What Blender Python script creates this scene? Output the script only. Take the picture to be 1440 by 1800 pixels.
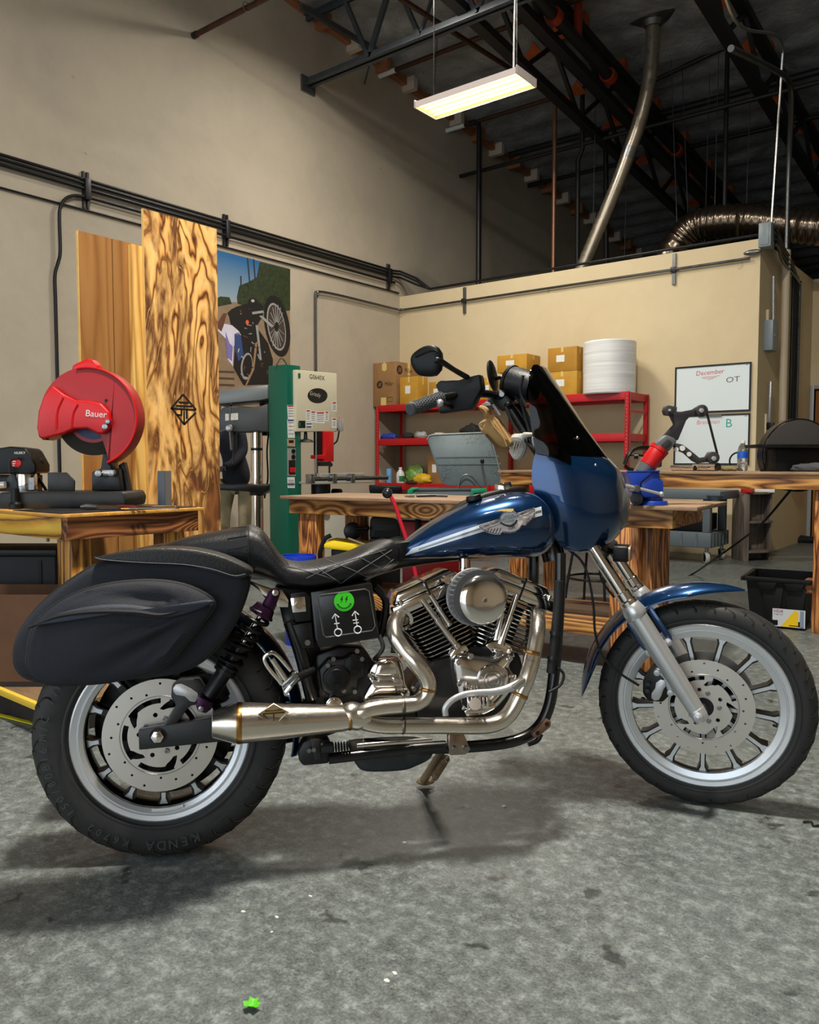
import bpy, bmesh, math, random
from mathutils import Vector, Matrix, Euler, geometry
for _o in list(bpy.data.objects): bpy.data.objects.remove(_o)
random.seed(7)
S = bpy.context.scene
COL = S.collection
V = Vector
R = math.radians
PI = math.pi

# ------------------------------------------------------------------ camera, world, lights, exposure
F = 1430.0; CAMH = 1.05; PIT = R(3.36); YAW = R(38.0)
cam = bpy.data.cameras.new('camera'); camo = bpy.data.objects.new('camera', cam); COL.objects.link(camo)
cam.sensor_fit = 'HORIZONTAL'; cam.sensor_width = 36; cam.lens = 36 * F / 1440; cam.clip_start = .05
camo.location = (0, 0, CAMH); camo.rotation_euler = (PI / 2 - PIT, 0, YAW)
S.camera = camo
S.view_settings.view_transform = 'Standard'
try: S.view_settings.look = 'None'
except Exception: pass
S.view_settings.exposure = 0.0; S.view_settings.gamma = 1
S.view_settings.use_curve_mapping = False
wd = bpy.data.worlds.new('world'); S.world = wd; wd.use_nodes = True
wd.node_tree.nodes['Background'].inputs[0].default_value = (.62, .74, .9, 1)
wd.node_tree.nodes['Background'].inputs[1].default_value = .5

def area(name, loc, rot, sx, sy, power, col=(1, 1, 1), spread=PI):
    l = bpy.data.lights.new(name, 'AREA'); l.shape = 'RECTANGLE'; l.size = sx; l.size_y = sy
    l.energy = power; l.color = col; l.spread = spread
    o = bpy.data.objects.new(name, l); COL.objects.link(o); o.location = loc; o.rotation_euler = rot
    return o
# daylight entering through the two roll-up doors behind the photographer
for _x in (-4.6, .6): area('door_daylight', (_x, -4.7, 2.1), (R(90), 0, 0), 4.4, 4.0, 120, (.82, .92, 1))
LAMP = (-4.7, 7.07, 4.75, 60)                      # the suspended fluorescent fixture in view: x, y, z, watts
# unseen high-bay lamps added to light walls, floor and bike: x, y, z, watts
ADDED_BAYS = [(-5.4, 6.9, 6.1, 125), (-1.12, 1.7, 6.3, 580), (-3.0, 5.2, 6.2, 30), (.3, -.6, 6.4, 50)]

# ------------------------------------------------------------------ measuring helpers (photo pixel -> point of the place)
_cy, _sy = math.cos(YAW), math.sin(YAW)
CR = V((_cy, _sy, 0)); CG = V((-_sy, _cy, 0))
CFW = CG * math.cos(PIT) + V((0, 0, -math.sin(PIT))); CDN = -(CG * math.sin(PIT) + V((0, 0, math.cos(PIT))))
CC = V((0, 0, CAMH))
def ray(px, py): return CFW + CR * ((px - 720) / F) + CDN * ((py - 900) / F)
def onX(px, py, X): d = ray(px, py); return CC + d * (X / d.x)
def onY(px, py, Y): d = ray(px, py); return CC + d * (Y / d.y)
def onZ(px, py, Z): d = ray(px, py); return CC + d * ((Z - CAMH) / d.z)

# ------------------------------------------------------------------ materials
MATS = {}
def _lin(c):
    return tuple(((x / 255) / 12.92 if x <= 10 else (((x / 255) + .055) / 1.055) ** 2.4) for x in c)
class NT:
    def __init__(s, name):
        s.m = bpy.data.materials.new(name); s.m.use_nodes = True; s.t = s.m.node_tree
        s.b = s.t.nodes['Principled BSDF']
    def n(s, typ, **kw):
        x = s.t.nodes.new(typ)
        for k, v in kw.items():
            if k.startswith('i_'):
                key = k[2:]; key = int(key) if key.isdigit() else key
                x.inputs[key].default_value = v
            else: setattr(x, k, v)
        return x
    def l(s, a, b): s.t.links.new(a, b)
    def coord(s, kind='Object', scale=(1, 1, 1), rot=(0, 0, 0), loc=(0, 0, 0)):
        c = s.n('ShaderNodeTexCoord'); m = s.n('ShaderNodeMapping')
        m.inputs['Scale'].default_value = scale; m.inputs['Rotation'].default_value = rot; m.inputs['Location'].default_value = loc
        s.l(c.outputs[kind], m.inputs[0]); return m.outputs[0]
    def noise(s, vec, scale, detail=4, rough=.55, dist=0):
        x = s.n('ShaderNodeTexNoise'); x.inputs['Scale'].default_value = scale; x.inputs['Detail'].default_value = detail
        x.inputs['Roughness'].default_value = rough; x.inputs['Distortion'].default_value = dist
        if vec is not None: s.l(vec, x.inputs['Vector'])
        return x
    def ramp(s, fac, stops):
        x = s.n('ShaderNodeValToRGB'); e = x.color_ramp.elements
        while len(e) < len(stops): e.new(.5)
        for i, (p, c) in enumerate(stops):
            e[i].position = p; e[i].color = (c[0], c[1], c[2], 1) if not isinstance(c, (int, float)) else (c, c, c, 1)
        s.l(fac, x.inputs[0]); return x.outputs[0]
    def mix(s, fac, a, b, mode='MIX'):
        x = s.n('ShaderNodeMix', data_type='RGBA', blend_type=mode)
        for v, k in ((fac, 0), (a, 6), (b, 7)):
            if hasattr(v, 'is_output'): s.l(v, x.inputs[k])
            elif k == 0: x.inputs[0].default_value = v
            else: x.inputs[k].default_value = (v[0], v[1], v[2], 1)
        return x.outputs[2]
    def math(s, op, a, b=None, c=None):
        x = s.n('ShaderNodeMath', operation=op)
        for i, v in enumerate((a, b, c)):
            if v is None: continue
            if hasattr(v, 'is_output'): s.l(v, x.inputs[i])
            else: x.inputs[i].default_value = v
        return x.outputs[0]
    def bump(s, h, strength=.2, dist=.01):
        x = s.n('ShaderNodeBump'); x.inputs['Strength'].default_value = strength; x.inputs['Distance'].default_value = dist
        s.l(h, x.inputs['Height']); s.l(x.outputs[0], s.b.inputs['Normal'])

def mat(name, col, rough=.5, metal=0., var=0., vscale=8., bump=0., bscale=60., coat=0., trans=0., emit=None, estr=0., aniso=0., rvar=0., stretch=(1, 1, 1), spec=None, alpha=None, ior=None, srgb=True):
    if name in MATS: return MATS[name]
    t = NT(name); c = _lin(col) if srgb else col
    t.b.inputs['Base Color'].default_value = (*c, 1); t.b.inputs['Roughness'].default_value = rough; t.b.inputs['Metallic'].default_value = metal
    if coat: t.b.inputs['Coat Weight'].default_value = coat; t.b.inputs['Coat Roughness'].default_value = .04
    if trans: t.b.inputs['Transmission Weight'].default_value = trans
    if ior: t.b.inputs['IOR'].default_value = ior
    if alpha is not None: t.b.inputs['Alpha'].default_value = alpha
    if spec is not None: t.b.inputs['Specular IOR Level'].default_value = spec
    if emit: t.b.inputs['Emission Color'].default_value = (*_lin(emit), 1); t.b.inputs['Emission Strength'].default_value = estr
    if var or bump or rvar:
        co = t.coord('Object', stretch)
        if var:
            n = t.noise(co, vscale, 5, .6)
            lo = tuple(x * (1 - var) for x in c); hi = tuple(min(1, x * (1 + var)) for x in c)
            t.l(t.ramp(n.outputs[0], [(.3, lo), (.7, hi)]), t.b.inputs['Base Color'])
        if rvar:
            n = t.noise(co, vscale * 1.7, 4, .6)
            t.l(t.ramp(n.outputs[0], [(.3, max(0, rough - rvar)), (.7, min(1, rough + rvar))]), t.b.inputs['Roughness'])
        if bump:
            n = t.noise(co, bscale, 3, .6); t.bump(n.outputs[0], bump, .003)
    if aniso: t.b.inputs['Anisotropic'].default_value = aniso
    MATS[name] = t.m; return t.m

def wood(name, pale, mid, dark, axis=0, scale=1., char=.5, rough=.55, knots=True, seed=0., bump=.25):
    """torch-burnt softwood: grain lines along AXIS wrapped around knots, burnt blotches"""
    if name in MATS: return MATS[name]
    t = NT(name); c = t.n('ShaderNodeTexCoord')
    st = [7.0 * scale, 7.0 * scale, 7.0 * scale]; st[axis] = .62 * scale
    mp = t.n('ShaderNodeMapping'); mp.inputs['Scale'].default_value = st; mp.inputs['Location'].default_value = (seed, seed * 1.7, seed * .6)
    t.l(c.outputs['Object'], mp.inputs[0]); vec = mp.outputs[0]
    big = t.noise(vec, .75, 2, .5, .3)
    h = t.math('MULTIPLY', big.outputs[0], 9.0)
    if knots:
        st2 = [4.2 * scale] * 3; st2[axis] = 2.1 * scale
        m2 = t.n('ShaderNodeMapping'); m2.inputs['Scale'].default_value = st2; m2.inputs['Location'].default_value = (seed * 2.1 + .3, seed + .9, seed * .3)
        t.l(c.outputs['Object'], m2.inputs[0])
        vo = t.n('ShaderNodeTexVoronoi'); vo.inputs['Scale'].default_value = .9; t.l(m2.outputs[0], vo.inputs['Vector'])
        k = t.math('POWER', 2.718, t.math('MULTIPLY', t.math('MULTIPLY', vo.outputs['Distance'], vo.outputs['Distance']), -14.0))
        h = t.math('ADD', h, t.math('MULTIPLY', k, 5.0))
    fine = t.noise(vec, 5.0, 4, .6)
    h2 = t.math('ADD', h, t.math('MULTIPLY', fine.outputs[0], .55))
    line = t.math('FRACT', t.math('MULTIPLY', h2, 1.1))
    tri = t.math('ABSOLUTE', t.math('SUBTRACT', line, .5))
    base = t.ramp(tri, [(0.0, dark), (.1, tuple((x + y) / 2 for x, y in zip(mid, dark))), (.24, mid), (.42, pale)])
    blot = t.noise(vec, 1.3, 4, .6, .6)
    ramp = t.ramp(blot.outputs[0], [(.38, 0.0), (.62, 1.0)])
    dk = tuple(x * .35 for x in dark)
    burnt = t.mix(tri, dk, mid)
    f = t.math('MULTIPLY', ramp, char)
    col = t.mix(f, base, burnt)
    if knots:
        kk = t.ramp(k, [(.86, 0.), (.97, 1.)])
        col = t.mix(t.math('MULTIPLY', kk, .8), col, dk)
    t.l(col, t.b.inputs['Base Color']); t.b.inputs['Roughness'].default_value = rough
    t.bump(tri, bump, .004)
    MATS[name] = t.m; return t.m

# ------------------------------------------------------------------ mesh builder
def frame_of(axis):
    w = V(axis).normalized(); a = V((0, 0, 1)) if abs(w.z) < .9 else V((1, 0, 0))
    u = a.cross(w).normalized(); return u, w.cross(u), w
def catmull(pts, k=6, closed=False):
    pts = [V(p) for p in pts]; n = len(pts); out = []
    for i in range(n if closed else n - 1):
        p0 = pts[(i - 1) % n] if closed or i > 0 else pts[i] * 2 - pts[i + 1]
        p1 = pts[i]; p2 = pts[(i + 1) % n]
        p3 = pts[(i + 2) % n] if closed or i + 2 < n else p2 * 2 - p1
        for j in range(k):
            t = j / k
            out.append(.5 * ((2 * p1) + (p2 - p0) * t + (2 * p0 - 5 * p1 + 4 * p2 - p3) * t * t + (3 * p1 - p0 - 3 * p2 + p3) * t ** 3))
    if not closed: out.append(pts[-1])
    return out
def interp(vals, k):
    o = []
    for i in range(len(vals) - 1):
        for j in range(k): o.append(vals[i] + (vals[i + 1] - vals[i]) * j / k)
    return o + [vals[-1]]
class MB:
    def __init__(s): s.v = []; s.f = []
    def add(s, vs, fs):
        b = len(s.v); s.v += [V(p) for p in vs]; s.f += [tuple(b + i for i in f) for f in fs]; return s
    def box(s, x0, x1, y0, y1, z0, z1, M=None):
        vs = [V((x, y, z)) for z in (z0, z1) for y in (y0, y1) for x in (x0, x1)]
        if M: vs = [M @ p for p in vs]
        return s.add(vs, [(0, 2, 3, 1), (4, 5, 7, 6), (0, 1, 5, 4), (2, 6, 7, 3), (0, 4, 6, 2), (1, 3, 7, 5)])
    def bar(s, p0, p1, w, h, up=(0, 0, 1)):
        """rectangular bar from p0 to p1; w sideways, h along UP"""
        p0 = V(p0); p1 = V(p1); d = (p1 - p0).normalized(); sd = d.cross(V(up)).normalized(); u = sd.cross(d)
        vs = [p + sd * a * w / 2 + u * b * h / 2 for p in (p0, p1) for a, b in ((-1, -1), (1, -1), (1, 1), (-1, 1))]
        return s.add(vs, [(0, 1, 2, 3), (7, 6, 5, 4), (0, 4, 5, 1), (1, 5, 6, 2), (2, 6, 7, 3), (3, 7, 4, 0)])
    def ring(s, rings, closed=False, caps=True, flip=False):
        n = len(rings[0]); b = len(s.v)
        for r in rings: s.v += [V(p) for p in r]
        m = len(rings)
        for i in range(m if closed else m - 1):
            a = b + i * n; c = b + ((i + 1) % m) * n
            for j in range(n):
                k = (j + 1) % n; s.f.append((a + j, a + k, c + k, c + j))
        if caps and not closed:
            s.f.append(tuple(b + j for j in reversed(range(n)))); s.f.append(tuple(b + (m - 1) * n + j for j in range(n)))
        return s
    def sheet(s, rows):
        n = len(rows[0]); b = len(s.v)
        for r in rows: s.v += [V(p) for p in r]
        for i in range(len(rows) - 1):
            for j in range(n - 1): s.f.append((b + i * n + j, b + i * n + j + 1, b + (i + 1) * n + j + 1, b + (i + 1) * n + j))
        return s
    def cyl(s, p0, p1, r0, r1=None, n=20, caps=True):
        p0 = V(p0); p1 = V(p1); r1 = r0 if r1 is None else r1; u, v, w = frame_of(p1 - p0)
        return s.ring([[p + (u * math.cos(a) + v * math.sin(a)) * r for a in [2 * PI * i / n for i in range(n)]] for p, r in ((p0, r0), (p1, r1))], caps=caps)
    def tube(s, pts, r, n=10, k=0, closed=False, caps=True, sx=1., up=None):
        if k:
            if isinstance(r, (list, tuple)): r = interp(r, k)
            pts = catmull(pts, k, closed)
        pts = [V(p) for p in pts]; m = len(pts)
        if not isinstance(r, (list, tuple)): r = [r] * m
        tg = []
        for i in range(m):
            a = pts[(i - 1) % m] if closed or i else pts[0]; c = pts[(i + 1) % m] if closed or i < m - 1 else pts[-1]
            tg.append((c - a).normalized())
        u = V(up) if up else frame_of(tg[0])[0]
        rings = []
        for i in range(m):
            u = (u - tg[i] * u.dot(tg[i])).normalized(); v = tg[i].cross(u)
            rings.append([pts[i] + (u * math.cos(a) * sx + v * math.sin(a)) * r[i] for a in [2 * PI * j / n for j in range(n)]])
        return s.ring(rings, closed, caps)
    def lathe(s, prof, o, axis, n=32, closed=False, a0=0, a1=2 * PI, caps=False):
        """prof [(radius, height along axis)]; a full turn is closed on itself"""
        o = V(o); u, v, w = frame_of(axis); full = abs(a1 - a0 - 2 * PI) < 1e-6
        m = n if full else n + 1
        rings = [[o + (u * math.cos(a) + v * math.sin(a)) * r + w * h for r, h in prof] for a in [a0 + (a1 - a0) * i / n for i in range(m)]]
        b = len(s.v); q = len(prof)
        for rg in rings: s.v += rg
        for i in range(m if full else m - 1):
            for j in range(q if closed else q - 1):
                k = (j + 1) % q; i2 = (i + 1) % m
                s.f.append((b + i * q + j, b + i2 * q + j, b + i2 * q + k, b + i * q + k))
        if not full and closed: s.f.append(tuple(b + j for j in range(q))); s.f.append(tuple(b + (m - 1) * q + j for j in reversed(range(q))))
        return s
    def plate(s, outer, o, u, v, d, holes=()):
        """extruded flat outline (a,b)->o+a*u+b*v, thickness d along u x v (front at +d)"""
        o = V(o); u = V(u); v = V(v); w = u.cross(v).normalized()
        loops = [list(outer)] + [list(h) for h in holes]
        if not holes and len(outer) <= 64:
            n = len(outer); A = [o + u * a + v * c for a, c in outer]
            ar = sum(outer[i][0] * outer[(i + 1) % n][1] - outer[(i + 1) % n][0] * outer[i][1] for i in range(n))
            if ar < 0: A.reverse()
            return s.add(A + [p + w * d for p in A], [tuple(reversed(range(n))), tuple(range(n, 2 * n))] + [(i, (i + 1) % n, n + (i + 1) % n, n + i) for i in range(n)])
        flat = [p for lp in loops for p in lp]; N = len(flat)
        tri = geometry.tessellate_polygon([[V((a, c, 0)) for a, c in lp] for lp in loops])
        vs = [o + u * a + v * c for a, c in flat]; vs += [p + w * d for p in vs]; fs = []
        for t in tri:
            a, b2, c = (flat[i] for i in t)
            cr = (b2[0] - a[0]) * (c[1] - a[1]) - (b2[1] - a[1]) * (c[0] - a[0])
            t = tuple(t) if cr > 0 else tuple(reversed(t))
            fs.append(tuple(N + i for i in t)); fs.append(tuple(reversed(t)))
        b0 = 0
        for li, lp in enumerate(loops):
            n = len(lp); ar = sum(lp[i][0] * lp[(i + 1) % n][1] - lp[(i + 1) % n][0] * lp[i][1] for i in range(n))
            ccw = (ar > 0) == (li == 0)
            for i in range(n):
                a, c = b0 + i, b0 + (i + 1) % n
                fs.append((a, c, N + c, N + a) if ccw else (c, a, N + a, N + c))
            b0 += n
        return s.add(vs, fs)
    def ball(s, c, r, n=16, m=10, sc=(1, 1, 1), M=None):
        c = V(c); rings = []
        vs = [V((0, 0, -1))] + [V((math.cos(2 * PI * j / n) * math.sin(PI * i / m), math.sin(2 * PI * j / n) * math.sin(PI * i / m), -math.cos(PI * i / m))) for i in range(1, m) for j in range(n)] + [V((0, 0, 1))]
        vs = [V((p.x * sc[0] * r, p.y * sc[1] * r, p.z * sc[2] * r)) for p in vs]
        if M: vs = [M @ p for p in vs]
        vs = [p + c for p in vs]; fs = [(0, 1 + (j + 1) % n, 1 + j) for j in range(n)]
        for i in range(m - 2):
            for j in range(n):
                a = 1 + i * n; k = (j + 1) % n; fs.append((a + j, a + k, a + n + k, a + n + j))
        a = 1 + (m - 2) * n; e = len(vs) - 1
        fs += [(a + j, a + (j + 1) % n, e) for j in range(n)]
        return s.add(vs, fs)
    def text(s, txt, size, o, u, v, d=.001, align='CENTER', shear=0., sx=1.):
        me = text_mesh(txt, size, align); o = V(o); u = V(u).normalized(); v = V(v).normalized(); w = u.cross(v).normalized()
        s.add([o + u * ((q[0] + shear * q[1]) * sx) + v * q[1] + w * d for q in me[0]], me[1]); return s
    def xf(s, M):
        s.v = [M @ p for p in s.v]; return s
    def build(s, name, m, parent=None, bevel=0., seg=2, ang=35, flat=False, sub=0):
        me = bpy.data.meshes.new(name); me.from_pydata([tuple(p) for p in s.v], [], s.f); me.update()
        bm = bmesh.new(); bm.from_mesh(me)
        if bevel:
            es = [e for e in bm.edges if e.is_manifold and e.calc_face_angle(0) > R(30)]
            bmesh.ops.bevel(bm, geom=es, offset=bevel, segments=seg, profile=.5, affect='EDGES', clamp_overlap=True)
        bmesh.ops.recalc_face_normals(bm, faces=bm.faces)
        bm.to_mesh(me); bm.free()
        if not flat:
            me.polygons.foreach_set('use_smooth', [True] * len(me.polygons)); me.set_sharp_from_angle(angle=R(ang))
        me.materials.append(m)
        o = bpy.data.objects.new(name, me); COL.objects.link(o)
        if parent: o.parent = parent
        if sub: md = o.modifiers.new('s', 'SUBSURF'); md.levels = sub; md.render_levels = sub
        return o
_tc = {}
def text_mesh(txt, size, align='CENTER'):
    key = (txt, size, align)
    if key in _tc: return _tc[key]
    c = bpy.data.curves.new('t', 'FONT'); c.body = txt; c.size = size; c.align_x = align; c.align_y = 'CENTER'; c.resolution_u = 3
    o = bpy.data.objects.new('t', c); COL.objects.link(o)
    dg = bpy.context.evaluated_depsgraph_get(); ev = o.evaluated_get(dg); me = ev.to_mesh()
    r = ([(p.co.x, p.co.y) for p in me.vertices], [tuple(f.vertices) for f in me.polygons])
    ev.to_mesh_clear(); bpy.data.objects.remove(o); bpy.data.curves.remove(c)
    _tc[key] = r; return r
def empty(name, label=None, cat=None, loc=(0, 0, 0), rz=0., group=None):
    o = bpy.data.objects.new(name, None); COL.objects.link(o); o.location = loc; o.rotation_euler = (0, 0, rz); o.empty_display_size = .1
    return tag(o, label, cat, group)
def tag(o, label=None, cat=None, group=None, kind=None):
    if label: o['label'] = label
    if cat: o['category'] = cat
    if group: o['group'] = group
    if kind: o['kind'] = kind
    return o
def copy_tree(o, parent=None):
    c = o.copy(); COL.objects.link(c)
    if parent: c.parent = parent
    for ch in list(o.children): copy_tree(ch, c)
    return c
def circ(r, n=24, c=(0, 0), a0=0.): return [(c[0] + r * math.cos(a0 + 2 * PI * i / n), c[1] + r * math.sin(a0 + 2 * PI * i / n)) for i in range(n)]
def rrect(w, h, r, n=5, c=(0, 0)):
    o = []
    for (sx, sy, a0) in ((1, 1, 0), (-1, 1, 90), (-1, -1, 180), (1, -1, 270)):
        for i in range(n + 1):
            a = R(a0 + 90 * i / n); o.append((c[0] + sx * (w / 2 - r) + r * math.cos(a), c[1] + sy * (h / 2 - r) + r * math.sin(a)))
    return o
X3 = V((1, 0, 0)); Y3 = V((0, 1, 0)); Z3 = V((0, 0, 1))

# common materials
blackp = mat('black_plastic', (9, 9, 10), .42, spec=.3)
blackm = mat('black_metal', (13, 13, 14), .35, .25, rvar=.1)
rubber = mat('rubber', (24, 24, 25), .65, var=.25, vscale=12)
chrome = mat('chrome', (236, 230, 224), .10, 1.)
steel = mat('steel', (150, 150, 150), .3, 1., rvar=.08)
alu = mat('cast_aluminium', (196, 196, 196), .36, .6)
white = mat('white_paint', (225, 225, 220), .5)
redm = mat('red_steel', (186, 10, 18), .4)
galv = mat('galvanised', (120, 122, 124), .4, .9, rvar=.12)
dsteel = mat('dark_steel', (58, 58, 60), .42, .75, rvar=.1)
# ------------------------------------------------------------------ room shell
XL = -7.704; YB = 9.625; XE = -2.58; WTOP = 3.547
def struct(o): return tag(o, kind='structure')
def zc(y): return 6.93 - .085 * (y - 7.5)          # underside of the sloping roof

t = NT('polished_concrete'); co = t.coord('Object')
n1 = t.noise(co, .8, 4, .6, .6); n2 = t.noise(co, 26, 9, .78); n3 = t.noise(co, 150, 3, .7); n4 = t.noise(co, 4.5, 6, .7, .5)
base = t.ramp(n1.outputs[0], [(.34, _lin((56, 62, 62))), (.66, _lin((104, 112, 110)))])
base = t.mix(.45, base, t.ramp(n4.outputs[0], [(.34, _lin((38, 41, 41))), (.5, _lin((90, 98, 96))), (.68, _lin((138, 147, 144)))]))
base = t.mix(.6, base, t.ramp(n2.outputs[0], [(.34, _lin((26, 28, 28))), (.5, _lin((90, 98, 96))), (.66, _lin((160, 169, 166)))]))
base = t.mix(.2, base, t.ramp(n3.outputs[0], [(.35, (.01, .01, .01)), (.65, (.36, .37, .36))]))
vo = t.n('ShaderNodeTexVoronoi', voronoi_dimensions='2D'); vo.inputs['Scale'].default_value = 5.5; vo.inputs['Randomness'].default_value = 1
wob = t.mix(.18, co, t.noise(co, 14, 3).outputs['Color']); t.l(wob, vo.inputs['Vector'])
spot = t.ramp(vo.outputs['Distance'], [(.08, 1.), (.16, 0.)])
sel = t.ramp(t.noise(co, 4.6, 2).outputs[0], [(.54, 0.), (.60, 1.)])
base = t.mix(t.math('MULTIPLY', t.math('MULTIPLY', spot, sel), .75), base, (.012, .012, .012))
vo2 = t.n('ShaderNodeTexVoronoi', voronoi_dimensions='2D'); vo2.inputs['Scale'].default_value = 11; t.l(t.mix(.1, co, t.noise(co, 30, 3).outputs['Color']), vo2.inputs['Vector'])
sp2 = t.ramp(vo2.outputs['Distance'], [(.02, 1.), (.045, 0.)])
base = t.mix(t.math('MULTIPLY', sp2, .3), base, (.45, .44, .42))
t.l(base, t.b.inputs['Base Color'])
t.l(t.ramp(n2.outputs[0], [(.3, .30), (.7, .52)]), t.b.inputs['Roughness'])
t.bump(n3.outputs[0], .12, .002)
floor = struct(MB().box(XL, 9, -5.2, 22, -.1, 0).build('floor', t.m))
# control joints sawn in the slab
def wallmat(name, c, dark, s=.8):
    t = NT(name); co = t.coord('Object')
    a = t.noise(co, s, 5, .6, .5); b = t.noise(co, 5, 5, .65)
    base = t.ramp(a.outputs[0], [(.3, _lin(dark)), (.62, _lin(c))])
    base = t.mix(.2, base, t.ramp(b.outputs[0], [(.35, _lin(dark)), (.6, _lin(c))]))
    vo = t.n('ShaderNodeTexVoronoi'); vo.inputs['Scale'].default_value = 2.2
    t.l(t.mix(.25, co, t.noise(co, 5, 3).outputs['Color']), vo.inputs['Vector'])
    sc = t.ramp(vo.outputs['Distance'], [(.035, 1.), (.06, 0.)])
    base = t.mix(t.math('MULTIPLY', sc, .35), base, tuple(x * .45 for x in _lin(dark)))
    t.l(base, t.b.inputs['Base Color']); t.b.inputs['Roughness'].default_value = .75
    t.bump(t.noise(co, 45, 4).outputs[0], .12, .004); return t.m
wm_left = wallmat('painted_tilt_up', (186, 175, 156), (164, 155, 140), .5)
wm_back = wallmat('cream_paint', (216, 199, 164), (204, 186, 150), .7)
wm_plain = mat('plain_cream_paint', (205, 190, 165), .8, var=.1)  # plain cream paint of the unseen right and front walls
struct(MB().box(XL - .25, XL, -5.2, 11.8, 0, 7.6).build('wall_left', wm_left))
struct(MB().box(XL - .25, XL - .05, 11.8, 22, 0, 7.2).build('wall_left_rear', wm_left))
struct(MB().box(XL, XE, YB, YB + .16, 0, WTOP).build('wall_back', wm_back))
YC = onX(1424, 700, XE).y
struct(MB().box(XE - .16, XE, YB + .16, YC, 0, WTOP).build('wall_return', wm_back))
zt = onY(1432, 491, YC).z
# wall beyond, with its opening for the office door
DX0 = onY(1431, 720, YC).x; DX1 = DX0 + .92; DZ = onY(1433, 684, YC).z
b = MB().box(XE, DX0, YC, YC + .15, 0, zt).box(DX1, 6, YC, YC + .15, 0, zt).box(DX0, DX1, YC, YC + .15, DZ, zt)
struct(b.build('wall_office', wm_back))
dw = wood('door_veneer', (.50, .22, .05), (.42, .17, .035), (.3, .11, .02), 2, .5, .1, .4, False, 3., .05)
door = empty('door_1'); struct(door)
MB().box(DX0 + .005, DX1 - .005, YC + .05, YC + .095, .01, DZ - .01).build('door_leaf', dw, door, .004)
fr = MB().box(DX0 - .05, DX0, YC - .02, YC + .16, 0, DZ + .05).box(DX1, DX1 + .05, YC - .02, YC + .16, 0, DZ + .05).box(DX0, DX1, YC - .02, YC + .16, DZ, DZ + .05)
fr.build('door_frame', mat('door_frame_grey', (168, 172, 176), .4), door, .004)
MB().cyl((DX1 - .07, YC + .05, 1), (DX1 - .07, YC, 1), .025).ball((DX1 - .07, YC - .02, 1), .03).build('door_knob', steel, door)
struct(MB().box(-8, 9, 22, 22.2, 0, 7).build('wall_far', mat('far_wall', (92, 88, 82), .8)))
struct(MB().box(9, 9.2, -5.2, 22, 0, 8).build('wall_right', wm_plain))
# front wall with roll-up door opening behind the photographer
fw = MB().box(-7.9, -6.9, -5.2, -5, 0, 8).box(-2.3, -1.7, -5.2, -5, 0, 8).box(2.9, 9, -5.2, -5, 0, 8).box(-6.9, 2.9, -5.2, -5, 4.1, 8)
struct(fw.build('wall_front', wm_plain))

# ---- roof: foil-faced insulation sagging between wooden purlins
foil = NT('insulation_foil'); co = foil.coord('Object')
nn = foil.noise(co, 1.2, 5, .6, 1.5); foil.l(foil.ramp(nn.outputs[0], [(.3, _lin((112, 114, 116))), (.7, _lin((172, 174, 175)))]), foil.b.inputs['Base Color'])
foil.b.inputs['Roughness'].default_value = .5; foil.b.inputs['Metallic'].default_value = .1
foil.bump(foil.noise(co, 5, 5, .65, 1.2).outputs[0], .6, .05)
b = MB(); SP = .61; rows = []; y = -5.0
rnd = random.Random(3)
nx = 36
while y < 22.0:
    for j in range(4):
        s = math.sin(PI * j / 4)
        yy = y + SP * j / 4
        rows.append([V((-7.95 + 17.0 * i / nx, yy, zc(yy) - s * (.05 + .05 * rnd.random()) + .03 * rnd.random() * s)) for i in range(nx + 1)])
    y += SP
b.sheet(rows)
top = MB().box(-7.95, 9.1, -5.2, 22.1, 0, .05)
ceil = struct(b.build('ceiling', foil.m, None, 0, 2, 80))
def slope_box(x0, x1): 
    return MB().add([(x0, -5.2, zc(-5.2) + .12), (x1, -5.2, zc(-5.2) + .12), (x1, 22.1, zc(22.1) + .12), (x0, 22.1, zc(22.1) + .12), (x0, -5.2, zc(-5.2) + .2), (x1, -5.2, zc(-5.2) + .2), (x1, 22.1, zc(22.1) + .2), (x0, 22.1, zc(22.1) + .2)], [(0, 1, 2, 3), (7, 6, 5, 4), (0, 4, 5, 1), (1, 5, 6, 2), (2, 6, 7, 3), (3, 7, 4, 0)])
slope_box(-7.95, 9.1).build('roof_deck', mat('roof_plywood', (120, 84, 50), .8), ceil)
purl = mat('purlin_wood', (150, 98, 62), .7, var=.25, vscale=5)
seat = mat('purlin_end_white', (205, 190, 170), .7)
pm = None
yy = 7.9
k = 0
while yy < 18.5:          # purlin ends resting on the ledger of the left wall, foil torn away from them
    o = MB().box(XL - .04, XL + .22, yy - .045, yy + .045, zc(yy) - .20, zc(yy) - .0).build('purlin_end', seat if k % 2 else purl, ceil)
    yy += SP; k += 1
led = MB()
led.bar((XL + .045, 7, zc(7) - .06), (XL + .045, 18.5, zc(18.5) - .06), .09, .12); led.build('ledger', purl, ceil)

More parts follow.
